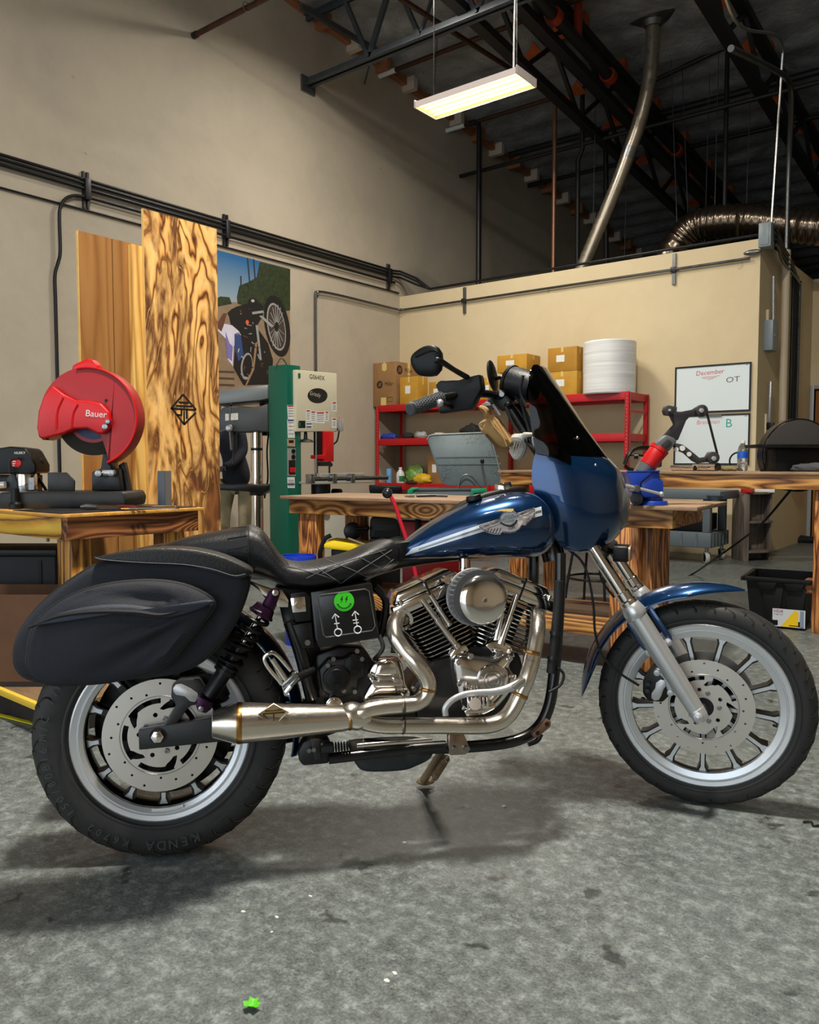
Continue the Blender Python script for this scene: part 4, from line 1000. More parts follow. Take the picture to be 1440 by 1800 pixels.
# gearbox furniture, starter
for nm, c_, r_, y in (('starter_motor', (690, 1060), .036, -.15), ('solenoid_cover', (800, 970), .026, -.14), ('oil_filter_cap', (675, 1225), .023, -.17)):
    q = B(*c2(*c_), y); o_ = bp(nm, MB().cyl(q + V((0, .07, 0)), q, r_, r_ * .97, 28).cyl(q, q + V((0, -.004, 0)), r_ * .8, r_ * .76, 28), chrome if nm == 'oil_filter_cap' else blackp, bevel=.002)
    if nm != 'oil_filter_cap':
        for k in range(2): bp('boss', MB().cyl(q + V((.0, -.0, .018 - .036 * k)), q + V((0, -.008, .018 - .036 * k)), .009, n=14), blackp, o_)
bp('starter_housing', side(Bs(c2, [(580, 1000), (640, 930), (740, 930), (790, 895), (850, 920), (865, 980), (870, 1040), (830, 1060), (820, 1150), (700, 1180), (600, 1140)], -.13), -.13, .06), engb, bevel=.006)
for p in ((820, 880), (635, 970), (735, 1130), (805, 1135), (670, 930), (850, 930)):
    q = B(*c2(*p), -.137); bp('case_bolt', MB().cyl(q + V((0, .01, 0)), q + V((0, -.006, 0)), .006, n=10), steel)
gc = bp('gearbox_cover', pillow(Bs(c2, [(895, 1010), (940, 945), (1020, 928), (1090, 935), (1115, 1000), (1130, 1090), (1160, 1150), (1120, 1200), (960, 1200), (860, 1200), (880, 1130), (920, 1060)], -.13), -.08, -.135, .006, .012), chrome, ang=50)
bp('cover_panel', pillow(Bs(c2, [(935, 1020), (965, 960), (1060, 945), (1065, 1030), (940, 1035)], -.15), -.13, -.152, .003, .006), chrome, gc, ang=50)
bp('cover_ridge', side(Bs(c2, [(895, 1050), (925, 1045), (935, 1075), (1060, 1070), (1080, 1045), (1110, 1060), (1120, 1110), (930, 1115)], -.15), -.15, .012), chrome, gc, bevel=.003)
for p in ((930, 1075), (1070, 1065), (900, 1030), (1178, 1120), (1130, 1180)):
    q = B(*c2(*p), -.152); bp('cover_bolt', MB().cyl(q + V((0, .012, 0)), q + V((0, -.006, 0)), .006, n=12), chrome, gc)
# ------------------------------------------------ frame, battery box, side plates
def tubeB(name, c, pts, y, r, m, k=6, par=None, n=12):
    return bp(name, MB().tube([B(*c(*p), y if not isinstance(y, list) else y[i]) for i, p in enumerate(pts)], r, n, k), m, par)
fr = tubeB('frame', c3, [(1195, 400), (1192, 600), (1178, 850), (1160, 1080), (1130, 1280), (1060, 1410), (930, 1480), (700, 1512), (400, 1520), (60, 1500)], -.115, .0165, mat('frame_black', (14, 14, 15), .28, .2, coat=.4))
frm = MATS['frame_black']
bp('far_rail', MB().tube([B(*c3(*p), -.115) * 1 for p in [(1195, 400), (1192, 600), (1178, 850), (1160, 1080), (1130, 1280), (1060, 1410), (930, 1480), (700, 1512), (400, 1520), (60, 1500)]], .0165, 10, 6).xf(Matrix.Scale(-1, 4, Y3)), frm, fr)
bp('backbone', MB().tube([B(965, 940, .06), B(900, 960, 0), B(700, 985, 0), B(560, 1040, 0)], .025, 12, 4), frm, fr)
bp('seat_post', MB().tube([B(*c2(398, 690), -.11), B(*c2(470, 900), -.11), B(*c2(540, 1180), -.11)], .02, 12, 4), frm, fr)
bp('neck', MB().cyl(B(975, 985, .08), B(955, 900, .1), .035), frm, fr)
tubeB('oil_hose', c3, [(1185, 560), (1180, 700), (1165, 860), (1150, 1000), (1140, 1090)], -.14, .0125, rubber)
bp('hose_clamp', MB().cyl(B(*c3(1150, 990), -.14), B(*c3(1148, 1010), -.14), .0145).cyl(B(*c3(1165, 850), -.14), B(*c3(1163, 870), -.14), .0145), dsteel)
tubeB('brake_hose', c3, [(1185, 1060), (1215, 1100), (1195, 1160), (1130, 1200)], -.15, .004, rubber)
bat = bp('battery_box', side(Bs(c2, [(525, 505), (912, 447), (930, 560), (960, 780), (950, 800), (578, 862), (555, 800)], -.135), -.135, .12), mat('battery_cover', (19, 19, 19), .33, rvar=.1), bevel=.004)
pan = Bs(c2, [(570, 545), (590, 525), (870, 487), (895, 500), (935, 720), (915, 750), (625, 792), (605, 775)], -.138)
bp('cover_panel', side(pan, -.139, .004), MATS['battery_cover'], bat, bevel=.002)
bp('cover_rim', outline_tube(pan, -.1395, .0018, 1), mat('worn_edge', (92, 90, 86), .45, .4), bat)
gq = B(*c2(738, 565), -.14); grn = mat('green_sticker', (62, 226, 30), .5); ink = mat('black_ink', (10, 10, 10), .5)
bp('smiley_sticker', MB().cyl(gq, gq + V((0, -.0008, 0)), .0268, n=40), grn, bat)
sm = MB().tube([gq + V((.0185 * math.cos(a_), -.0012, .0185 * math.sin(a_))) for a_ in [R(200 + 140 * i / 14) for i in range(15)]], .0013, 5)
for x in (-.0068, .0058):
    sm.add([gq + V((x + a_, -.0013, z)) for a_, z in ((.0015, .0135), (-.0035, .004), (-.0002, .0045), (-.0025, -.004), (.0042, .0068), (.0008, .0063), (.0045, .0135))], [(0, 1, 2, 5, 6), (2, 3, 4, 5)])
for a_ in (R(197), R(343)): q = gq + V((.0185 * math.cos(a_), -.0012, .0185 * math.sin(a_))); sm.tube([q + V((-.003, 0, .001)), q + V((.003, 0, .0005))], .001, 4)
bp('smiley_face', sm, ink, bat)
wi = mat('white_sticker', (235, 235, 235), .5)
for (bx_, by_, tx, ty, bars) in ((700, 762, 680, 645, ((676, 708, 708, 704),)), (824, 745, 806, 628, ((792, 686, 826, 682), (797, 704, 831, 700)))):
    yb = -.1405; cb = B(*c2(bx_, by_), yb); tp_ = B(*c2(tx, ty), yb); dr = (tp_ - cb).normalized(); pr_ = V((dr.z, 0, -dr.x))
    g = MB().tube([cb + V((.0095 * math.cos(a_), 0, .0095 * math.sin(a_))) for a_ in [2 * PI * i / 24 for i in range(24)]], .0016, 5, 0, True)
    g.tube([cb + dr * .0095, tp_], .0015, 5).tube([tp_ - dr * .011 + pr_ * .009, tp_, tp_ - dr * .011 - pr_ * .009], .0015, 5)
    for b4 in bars: g.tube([B(*c2(b4[0], b4[1]), yb), B(*c2(b4[2], b4[3]), yb)], .0014, 5)
    bp('arrow_sticker', g, wi, bat)
bp('side_bracket', side(Bs(c2, [(395, 515), (495, 505), (525, 540), (530, 685), (430, 700), (415, 640)], -.14), -.14, .02), blackm, bevel=.003)
bp('bracket_plate', side(Bs(c2, [(398, 545), (490, 535), (498, 630), (412, 638)], -.142), -.142, .004), chrome, bevel=.001)
q = B(*c2(453, 588), -.145); bp('bracket_bolt', MB().cyl(q, q + V((0, -.008, 0)), .0105, n=16).cyl(q + V((0, -.008, 0)), q + V((0, -.0095, 0)), .005, n=6), chrome)
bp('lower_bracket', side(Bs(c2, [(412, 715), (530, 695), (550, 860), (470, 868)], -.138), -.138, .02), blackm, bevel=.003)
q = B(*c2(506, 825), -.142); bp('bracket_bolt', MB().cyl(q, q + V((0, -.008, 0)), .008, n=6), steel)
oil = bp('oil_tank', side(Bs(c2, [(300, 470), (540, 480), (590, 860), (620, 1000), (610, 1200), (520, 1200), (440, 930), (350, 690)], -.05), -.05, .12), engb, bevel=.01)
bp('tank_hose', MB().tube([B(*c2(960, 780), -.11), B(*c2(985, 850), -.12), B(*c2(960, 900), -.12), B(*c2(930, 930), -.1)], .006, 8, 5), rubber, oil)
bp('wiring_loom', MB().tube([B(*c2(930, 470), -.06), B(*c2(1000, 560), -.05), B(*c2(990, 700), -.05), B(*c2(960, 800), -.05)], .011, 8, 5), blackp, oil)
# passenger peg
pg = bp('passenger_peg', MB().tube(Bs(c2, [(345, 1090), (260, 990), (232, 930), (262, 895), (310, 905), (400, 1005)], -.19), .0058, 10, 5), chrome)
bp('peg_rib', MB().cyl(B(*c2(280, 930), -.19), B(*c2(370, 1060), -.19), .0075), chrome, pg)
bp('peg_clevis', MB().cyl(B(*c2(345, 1100), -.185), B(*c2(440, 1020), -.185), .0105).cyl(B(*c2(375, 1120), -.185), B(*c2(450, 1040), -.185), .008), steel, pg, bevel=.002)
bp('peg_bolt', MB().cyl(B(*c2(368, 1140), -.19), B(*c2(400, 1100), -.19), .0075, n=8), chrome, pg)
bp('peg_mount', MB().cyl(B(*c2(420, 1060), -.185), B(*c2(540, 1000), -.12), .011), engb, pg)
# ------------------------------------------------ exhaust
YP = -.185
e1 = [(1040, 740), (1062, 760), (1062, 850), (1040, 980), (1005, 1110), (968, 1200), (925, 1290), (870, 1355), (790, 1388), (680, 1394), (500, 1392), (330, 1392), (180, 1392), (90, 1378), (10, 1345)]
ys = [-.06, -.10, -.15, -.17] + [YP] * 11
ex = bp('exhaust', MB().tube([B(*c3(*p), y) for p, y in zip(e1, ys)], .0222, 20, 6), brushed)
e2 = [(292, 775), (262, 770), (243, 810), (245, 875), (290, 950), (360, 1030), (415, 1100), (436, 1160), (420, 1220), (370, 1262), (290, 1275), (200, 1282), (110, 1295), (50, 1315), (0, 1335)]
y2 = [-.07, -.09, -.13, -.16, -.175] + [YP - .01] * 9 + [YP]
bp('rear_pipe', MB().tube([B(*c3(*p), y) for p, y in zip(e2, y2)], .0215, 20, 6), brushed, ex)
def weld(c, p, y, d, r, m=gold):
    q = B(*c(*p), y); d2 = (B(*c(p[0] + d[0], p[1] + d[1]), y) - q).normalized()
    bp('weld_bead', MB().lathe([(r - .0005, -.0055), (r + .0006, -.003), (r + .0014, 0), (r + .0006, .003), (r - .0005, .0055)], q, d2, 28), m, ex)
weld(c3, (1030, 968), ys[4] + .008, (-10, 40), .0224); weld(c3, (962, 1215), YP, (-14, 30), .0224); weld(c3, (305, 970), -.179, (30, 36), .0217); weld(c3, (432, 1185), YP - .01, (-5, 30), .0217)
seam_m = mat('pipe_seam', (120, 112, 100), .4, 1.)
weld(c3, (290, 1392), YP, (10, 0), .0221, seam_m); weld(c3, (290, 1276), YP - .01, (10, 0), .0214, seam_m)
mz0 = B(*c2(770, 1303), YP); mz1 = B(*c2(76, 1335), YP - .004); ma = (mz0 - mz1).normalized(); ML = (mz0 - mz1).length
bp('muffler', MB().lathe([(.0305, ML), (.034, ML - .02), (.0405, ML * .6), (.0475, ML * .25), (.051, .012), (.0512, 0)], mz1, ma, 44), brushed, ex)
bp('muffler_tip', MB().lathe([(.0512, 0), (.0505, -.012), (.0425, -.04), (.033, -.066), (.0315, -.067), (.034, -.058), (.034, .05)], mz1, ma, 44), brushed, ex)
bp('collector', MB().tube([mz0 - ma * .005, B(*c3(-5, 1335), YP), B(*c3(40, 1345), YP), B(*c3(100, 1350), YP)], [.0305, .032, .03, .02], 24, 4, sx=1.15, up=(0, 0, 1)), brushed, ex)
bp('tip_weld', MB().lathe([(.0515, -.007), (.0525, 0), (.0515, .007)], mz1, ma, 44), gold, ex); bp('inlet_weld', MB().lathe([(.031, ML - .004), (.0325, ML), (.031, ML + .005)], mz1, ma, 36), gold, ex)
dm = MB(); 
def mpt(x, y): 
    q = B(*c2(x, y), YP - .046); return q
dd = [mpt(*p) for p in ((198, 1278), (292, 1216), (384, 1264), (292, 1358))]
dm.tube([p + V((0, -.002 if i in (0, 2) else .004, 0)) for i, p in enumerate(dd)], .0028, 6, 0, True)
bp('muffler_badge', dm, mat('badge_steel', (188, 172, 148), .3, 1.), ex)
bl = MB().tube([mpt(222, 1280), mpt(362, 1268)], .002, 5).tube([mpt(292, 1278), mpt(292, 1345)], .002, 5).tube([mpt(238, 1262), mpt(345, 1252)], .0018, 5).tube([mpt(225, 1285), mpt(270, 1322)], .0018, 5)
bp('badge_mark', bl, mat('badge_dark', (96, 70, 44), .4, .8), ex); bp('badge_fill', MB().add([p + V((0, .002, 0)) for p in dd], [(0, 1, 2, 3)]), mat('badge_gold', (206, 182, 138), .3, 1.), ex, flat=True)
bp('port_flange', MB().lathe([(.022, 0), (.03, 0), (.031, .012), (.022, .014)], B(*c3(285, 775), -.075), V((-.2, -1, -.3)), 24, closed=True), chrome, ex)
# ------------------------------------------------ controls low on the right side
pd = bp('brake_pedal', MB().tube(Bs(c3, [(535, 1335), (535, 1290), (575, 1245), (640, 1215), (720, 1203), (800, 1200), (870, 1188), (930, 1165), (985, 1140)], -.225), [.008, .0085, .0085, .0085, .0085, .0095, .011, .012, .012], 12, 5, sx=.8), alu)
bp('pedal_pad', side(Bs(c3, [(915, 1165), (990, 1118), (1000, 1140), (935, 1190)], -.24), -.24, .035), mat('pedal_pad', (170, 165, 158), .4, .9), pd, bevel=.004)
pgf = bp('footpeg', MB().cyl(B(*c3(705, 1262), -.13), B(*c3(705, 1268), -.25), .016, n=18), chrome)
for k in range(6):
    q = B(*c3(650 + 22 * k, 1248), -.2); bp('peg_ridge', MB().box(-.0035, .0035, -.03, .03, -.016, .016, Matrix.Translation(q)), chrome, pgf, bevel=.002)
bp('peg_arm', side(Bs(c3, [(640, 1310), (680, 1290), (760, 1285), (825, 1270), (820, 1300), (760, 1330), (660, 1345)], -.17), -.17, .03), chrome, bevel=.004)
bp('front_peg_mount', side(Bs(c3, [(1035, 1440), (1120, 1355), (1145, 1370), (1140, 1400), (1065, 1465), (1040, 1460)], -.16), -.16, .02), mat('rusty_bracket', (128, 96, 76), .5, .6, var=.3), bevel=.003)
for p in ((1118, 1383), (1064, 1435)): q = B(*c3(*p), -.161); bp('mount_hole', MB().cyl(q, q + V((0, -.002, 0)), .006, n=12), ink)
tubeB('lower_link', c3, [(1010, 1500), (1060, 1480), (1085, 1440)], -.15, .007, blackm)
bp('oil_pan', pillow(Bs(c2, [(800, 1560), (830, 1530), (1260, 1510), (1290, 1560), (1200, 1610), (1100, 1640), (880, 1645), (820, 1610)], -.08), .08, -.08, .004, .015), mat('oily_pan', (48, 52, 56), .4, .4, var=.4), ang=50)
tubeB('brake_rod', c2, [(820, 1478), (1000, 1462), (1296, 1440)], -.145, .0065, chrome, 3)
tubeB('lower_rail', c2, [(640, 1560), (900, 1530), (1180, 1495), (1380, 1480)], -.12, .015, frm, 3)
bk = bp('master_cylinder', side(Bs(c2, [(450, 1510), (480, 1450), (540, 1435), (640, 1440), (660, 1480), (660, 1520), (640, 1590), (480, 1605), (450, 1570)], -.12), -.125, .06), engb, bevel=.006)
bp('cylinder_bracket', side(Bs(c2, [(525, 1440), (585, 1440), (590, 1560), (550, 1570), (545, 1520)], -.13), -.132, .006), dsteel, bk, bevel=.001)
for k in range(7): 
    q0 = B(*c2(668 + 18 * k, 1490 - 1.5 * k), -.135); bp('boot_ring', MB().lathe([(.010, -.0025), (.0155, 0), (.010, .0025)], q0, (1, 0, .05), 18), rubber, bk)
bp('piston_body', MB().cyl(B(*c2(590, 1495), -.135), B(*c2(665, 1490), -.135), .015), dsteel, bk)
for p in ((515, 1505), (545, 1500)): q = B(*c2(*p), -.135); bp('link_bolt', MB().cyl(q, q + V((0, -.01, 0)), .006, n=8), steel, bk)
bp('rod_bracket', side(Bs(c3, [(550, 1440), (640, 1440), (680, 1530), (655, 1560), (560, 1565), (548, 1500)], -.16), -.162, .02), mat('chrome_rust', (160, 140, 126), .22, .9, var=.3), bevel=.004)
for p in ((585, 1528), (655, 1523)): q = B(*c3(*p), -.163); bp('bracket_nut', MB().cyl(q, q + V((0, -.009, 0)), .008, n=6), steel)
# kickstand on the far side
ks = bp('kickstand', MB().tube([B(*c3(520, 1530), .10), B(*c3(450, 1640), .21), B(*c3(410, 1705), .29)], [.012, .012, .014], 10, 3), mat('dirty_steel', (150, 128, 100), .45, .7, var=.3))
bp('stand_foot', MB().ball(B(*c3(420, 1712), .30), .028, sc=(1.1, .7, .45)), MATS['dirty_steel'], ks)
k0, k1 = B(*c3(540, 1580), .10), B(*c3(470, 1690), .2); fu, fv, fw_ = frame_of(k1 - k0)
bp('stand_spring', MB().tube([k0.lerp(k1, i / 90) + (fu * math.cos(i * .9) + fv * math.sin(i * .9)) * .0105 for i in range(91)], .0026, 6), MATS['dirty_steel'], ks)
bp('drive_pulley', MB().lathe([(.03, 0), (.185, 0), (.19, .01), (.19, .03), (.03, .03)], (0, .085, RW), (0, -1, 0), 48, closed=True), wblack, rear)
bp('drive_belt', MB().tube([(0, .1, RW + .1), (.45, .09, RW + .02), (.48, .09, RW - .01), (.45, .09, RW - .06), (0, .1, RW - .1), (-.09, .1, RW - .04), (-.09, .1, RW + .04)], .008, 6, 5, True, sx=1.6), rubber)
# ------------------------------------------------ front end (steered frame)
a0 = W_(*c4(742, 1212), -.085); 
f_top = W_(*c4(215, 380), -.115); f_mid = W_(*c4(395, 660), -.115); ax0 = W_(*c4(745, 1215), -.115)
def legs(sgn):
    m = Matrix.Scale(1, 4) if sgn < 0 else Matrix.Scale(-1, 4, Y3)
    dirv = (f_mid - ax0); up_end = f_mid + (f_top - f_mid) * 2.35
    nm = 'fork_leg' if sgn < 0 else 'far_fork_leg'
    lo = fp_(nm, MB().tube([ax0 - dirv * .02, ax0 + dirv * .12, ax0 + dirv * .3, ax0 + dirv * .62, ax0 + dirv * .93], [.024, .0255, .0275, .030, .0295], 24).xf(m), satin)
    fp_('fork_collar', MB().lathe([(.03, 0), (.0335, .006), (.034, .02), (.031, .032), (.027, .045), (.0215, .05)], ax0 + dirv * .92, dirv, 24).xf(m), satin, lo)
    fp_('fork_seal', MB().lathe([(.0215, 0), (.027, .003), (.0275, .02), (.0235, .024), (.0235, .05), (.0208, .052)], ax0 + dirv * 1.02, dirv, 24).xf(m), chrome, lo)
    fp_('fork_tube', MB().cyl(f_mid - dirv * .05, up_end, .0205, n=24).xf(m), chrome, lo)
    cl = ax0 + dirv * -.0
    fp_('axle_clamp', MB().tube([cl - dirv * .06, cl + dirv * .05], [.022, .026], 16, sx=1.1).xf(m), satin, lo, bevel=.003)
    fp_('axle_end', MB().cyl(cl + V((0, -.018, 0)), cl + V((0, -.036, 0)), .0135, n=18).cyl(cl + V((0, -.036, 0)), cl + V((0, -.04, 0)), .007, n=12).xf(m), alu, lo, bevel=.002)
    return lo
leg = legs(-1); legs(1)
fp_('front_axle', MB().cyl((ax0.x * 0, -.1, 0), (0, .1, 0), .012), steel)
# fender
ff = fender(.345, .066, 73, 183, 44, .030, Matrix(), 0)
# pointed tips: pinch the ends
n_ring = 26
def pinch(mb, nr, rows, k, to):
    for i in range(rows):
        t = i / (rows - 1)
        for e_, s_ in ((0, 0), (1, 1)):
            pass
    return mb
vs = ff.v; nrow = 45
for i in range(nrow):
    t = i / (nrow - 1); d_ = min(t / .24, (1 - t) / .14); a_ = R(73 + 110 * t); rd = V((math.cos(a_), 0, math.sin(a_)))
    s_ = min(1, max(.03, d_)) ** .6; row = vs[i * n_ring:(i + 1) * n_ring]; rt = max(V((p.x, 0, p.z)).length for p in row)
    for j, p in enumerate(row):
        q = V((p.x, 0, p.z)).length; dr = (rt - q) * (s_ - 1); p.y *= s_; p.x -= rd.x * dr; p.z -= rd.z * dr
fen = fp_('front_fender', ff, blue, ang=60)
for nm, pts, yo in (('fender_stay', [(375, 720), (470, 855), (465, 885), (445, 870), (365, 745)], -.075), ('fender_stay', [(470, 665), (500, 655), (600, 800), (608, 828), (580, 830), (560, 800)], -.07)):
    fp_(nm, side(Ws(c4, pts, yo), yo, .008), blue, fen, bevel=.002)
for p in ((583, 838), (483, 892)): q = W_(*c4(*p), -.08); fp_('stay_bolt', MB().cyl(q + V((0, .01, 0)), q + V((0, -.004, 0)), .011, n=18).cyl(q + V((0, -.004, 0)), q + V((0, -.01, 0)), .0065, n=12), alu, fen, bevel=.001)
# front caliper
fc = fp_('front_caliper', side(Ws(c4, [(480, 1000), (520, 960), (570, 960), (600, 1040), (625, 1100), (590, 1120), (555, 1155), (480, 1150), (450, 1110), (450, 1040)], -.09), -.09, .07), blackm, bevel=.006)
fp_('caliper_badge', side(Ws(c4, [(520, 1050), (545, 1032), (572, 1040), (580, 1060), (560, 1085), (548, 1120), (535, 1142), (510, 1145), (495, 1130), (497, 1105), (515, 1080)], -.092), -.093, .004), alu, fc, bevel=.0015)
for p in ((478, 1055), (450, 1140), (475, 1090)): q = W_(*c4(*p), -.093); fp_('caliper_bolt', MB().cyl(q + V((0, .01, 0)), q + V((0, -.006, 0)), .0065, n=12), dsteel, fc)
fp_('caliper_lug', side(Ws(c4, [(510, 985), (530, 970), (610, 1010), (640, 1100), (610, 1115), (585, 1110), (560, 1030)], -.1), -.1, .02), satin, fc, bevel=.004)
for p in ((526, 996), (596, 1102)): q = W_(*c4(*p), -.1); fp_('lug_bolt', MB().cyl(q + V((0, .01, 0)), q + V((0, -.008, 0)), .0095, n=18), alu, fc, bevel=.001)
fp_('brake_line', MB().tube([W_(*c4(*p), y) for p, y in (((430, 1065), -.09), ((330, 1000), -.1), ((240, 910), -.12), ((200, 790), -.14), ((190, 640), -.14), ((160, 480), -.13), ((120, 400), -.11), ((60, 350), -.1))], .0038, 8, 6), rubber)
fp_('clutch_cable', MB().tube([W_(*c4(*p), y) for p, y in (((260, 340), -.06), ((225, 440), -.06), ((240, 520), -.05), ((300, 600), -.04))], .004, 8, 6), rubber)
fp_('lower_triple', MB().box(-.028, .028, -.125, .125, -.016, .016, Matrix.Translation(W_(1062, 962, 0)) @ Matrix.Rotation(R(28), 4, 'Y')), blackm, bevel=.008)
# fairing
lev = [  # rear-edge pixel, front-edge pixel, half width
    ((942, 795), (1064, 803), .185), ((937, 812), (1078, 818), .192), ((935, 835), (1089, 832), .198), ((938, 862), (1098, 858), .2), ((950, 888), (1101, 885), .198), ((963, 910), (1100, 908), .194), ((972, 932), (1094, 928), .186), ((981, 955), (1084, 945), .176), ((1000, 968), (1070, 957), .16), ((1025, 971), (1050, 964), .13)]
def shell(lev, n=24, th=.004, pw=1.0, k=3, dip=0.):
    A = catmull([W_(*a, -w) for a, b, w in lev], k); Fz = catmull([W_(*b, -.02) for a, b, w in lev], k); Wd = interp([w for *_, w in lev], k)
    rows = []; rin = []
    for ir, (a, f, w) in enumerate(zip(A, Fz, Wd)):
        r = []; ri = []; fd = max(0, 1 - ir / (k * 2.0)) * dip
        for i in range(n + 1):
            t = PI * i / n; s, c = math.sin(t), math.cos(t)
            sx_ = abs(s) ** .85; y = -w * math.copysign(abs(c) ** .9, c)
            r.append(V((a.x + (f.x - a.x) * sx_, y, a.z + (f.z - a.z) * sx_)))
            y2 = -(w - th) * math.copysign(abs(c) ** .9, c); ri.append(V((a.x + (f.x - th - a.x) * sx_, y2, a.z + (f.z - a.z) * sx_)))
        for q in range(n + 1):
            g = fd * math.sin(2 * PI * q / n) ** 2 * (1 if q else 0); r[q].z -= g; ri[q].z -= g; r[q].x += g * .25; ri[q].x += g * .25
        rows.append(r + list(reversed(ri)))
    return MB().ring(rows)
fa = fp_('fairing', shell(lev), blue, ang=50)
scr = [((942, 797), (1068, 807), .192), ((938, 775), (1049, 782), .186), ((933, 745), (1027, 752), .175), ((930, 712), (1004, 718), .168), ((929, 680), (981, 684), .155), ((931, 655), (962, 657), .135), ((937, 642), (951, 642), .11)]
sm_ = NT('smoked_acrylic'); tt = sm_.t; out = tt.nodes['Material Output']
tr_ = sm_.n('ShaderNodeBsdfTransparent'); tr_.inputs[0].default_value = (.17, .15, .13, 1); gl = sm_.n('ShaderNodeBsdfGlossy'); gl.inputs['Roughness'].default_value = .03
fr_ = sm_.n('ShaderNodeFresnel'); fr_.inputs[0].default_value = 1.4; mx = sm_.n('ShaderNodeMixShader'); sm_.l(fr_.outputs[0], mx.inputs[0]); sm_.l(tr_.outputs[0], mx.inputs[1]); sm_.l(gl.outputs[0], mx.inputs[2]); sm_.l(mx.outputs[0], out.inputs[0])
ws = fp_('windshield', shell(scr, 24, .0035, dip=.035), sm_.m, ang=60)
fp_('windshield_edge', MB().tube([W_(*b, 0) for a, b, w in scr], .0025, 6, 4), mat('acrylic_edge', (150, 140, 120), .3), ws)
for p in ((1047, 818), (1015, 770), (1035, 832)): q = W_(*p, -.12); fp_('screen_bolt', MB().ball(q, .006), steel, ws)
hl = W_(1088, 893, 0)
h_ = fp_('headlight', MB().lathe([(.0, .045), (.03, .043), (.058, .034), (.075, .018), (.082, 0)], hl + V((-.012, 0, 0)), (1, 0, -.05), 36), mat('lamp_glass', (225, 228, 230), .05, .0, trans=.85, ior=1.35))
fp_('headlight_rim', MB().lathe([(.078, -.012), (.09, -.012), (.093, .0), (.086, .012), (.08, .008)], hl + V((-.012, 0, 0)), (1, 0, -.05), 40, closed=True), chrome, h_)
fp_('reflector', MB().lathe([(.0, -.05), (.03, -.045), (.06, -.025), (.08, .0)], hl + V((-.014, 0, 0)), (1, 0, -.05), 36), chrome, h_)
tl = W_(1094, 972, -.1)
ts = fp_('turn_signal', MB().plate(rrect(.055, .05, .012), tl + V((-.025, 0, 0)), Y3, Z3, .045), blackp, bevel=.004)
fp_('signal_lens', MB().plate(rrect(.048, .042, .01), tl + V((.02, 0, 0)), Y3, Z3, .006), mat('amber_lens', (190, 150, 110), .2, trans=.3), ts)
fp_('signal_stem', MB().cyl(tl + V((-.02, 0, 0)), tl + V((-.06, .06, .0)), .009), blackp, ts)
# bars
rb = [W_(*p, -.05) for p in ((968, 825), (940, 785), (905, 730), (884, 700))]
bars = fp_('handlebar', MB().tube(rb, .0165, 14, 4), blackm)
fp_('far_riser', MB().tube(rb, .0165, 14, 4).xf(Matrix.Scale(-1, 4, Y3)), blackm, bars)
g0 = W_(722, 719, -.40); g1 = W_(776, 699, -.28); gi = W_(880, 698, -.05)
fp_('right_bar', MB().tube([gi, W_(868, 694, -.09), W_(835, 692, -.17), g1, g0], .0125, 12, 4), blackm, bars)
fp_('left_bar', MB().tube([V((p.x, -p.y, p.z)) for p in (gi, W_(868, 694, -.09), W_(835, 692, -.17), g1, g0)], .0125, 12, 4), blackm, bars)
grip = mat('grip_rubber', (74, 77, 80), .6)
gr = fp_('grip', MB().cyl(g0, g1, .0175, .017, 24).lathe([(0, -.006), (.016, -.006), (.0195, -.002), (.0195, .008), (.018, .01)], g0, g1 - g0, 24), grip, bars)
gd = MB(); u_, v_, w_ = frame_of(g1 - g0); GL = (g1 - g0).length
for i in range(13):
    for j in range(16):
        a_ = 2 * PI * (j + .5 * (i % 2)) / 16; q = g0 + w_ * (.016 + (GL - .022) * i / 12) + (u_ * math.cos(a_) + v_ * math.sin(a_)) * .0172
        gd.ball(q, .0034, 5, 4)
tag(fp_('grip_studs', gd, grip, bars), kind='stuff')
fp_('far_grip', MB().cyl(V((g0.x, -g0.y, g0.z)), V((g1.x, -g1.y, g1.z)), .0175), grip, bars)
ctl = fp_('brake_master', side(Ws(c6, [(750, 460), (800, 412), (1000, 405), (1080, 380), (1200, 345), (1220, 370), (1240, 500), (1180, 600), (1130, 720), (980, 740), (800, 765), (770, 720), (800, 690), (820, 620), (790, 550)], -.24), -.24, .05), blackp, bars, bevel=.008)
lv = W_(*c6(800, 650), -.315); fp_('lever_ball', MB().ball(lv, .0115), alu, bars)
fp_('brake_lever', MB().tube([lv, W_(*c6(900, 690), -.25), W_(*c6(1050, 700), -.2), W_(*c6(1150, 640), -.16)], .007, 8, 4), blackm, bars)
# mirrors
mo = Ws(c6, [(482, 205), (508, 130), (600, 62), (690, 37), (760, 58), (800, 120), (811, 210), (792, 300), (740, 360), (640, 370), (565, 352), (512, 290)], -.43)
mi = fp_('mirror', pillow(mo, -.405, -.43, .006, .012), blackp, bars, ang=60)
fp_('mirror_crease', MB().tube(Ws(c6, [(540, 165), (620, 130), (700, 98), (750, 95), (775, 115)], -.4365), .003, 6, 4), blackm, bars)
fp_('mirror_glass', MB().plate([(p.x, p.z) for p in mo], V((0, -.404, 0)), X3, Z3, .001), mat('mirror_silver', (200, 205, 210), .03, 1.), bars)
fp_('mirror_stem', MB().tube([W_(*c6(745, 200), -.437), W_(*c6(800, 205), -.43), W_(*c6(950, 300), -.35), W_(*c6(1090, 380), -.26)], [.008, .0085, .0075, .0085], 10, 5), blackm, bars)
lm = W_(866, 661, .36)
fp_('far_mirror', MB().ball(lm, .06, 20, 12, (.22, .9, 1.0), Matrix.Rotation(R(-10), 3, 'Y').to_4x4()), blackp, bars)
fp_('far_mirror_stem', MB().tube([lm + V((.01, 0, -.01)), W_(885, 665, .3), W_(905, 690, .2)], .007, 8, 4), blackm, bars)
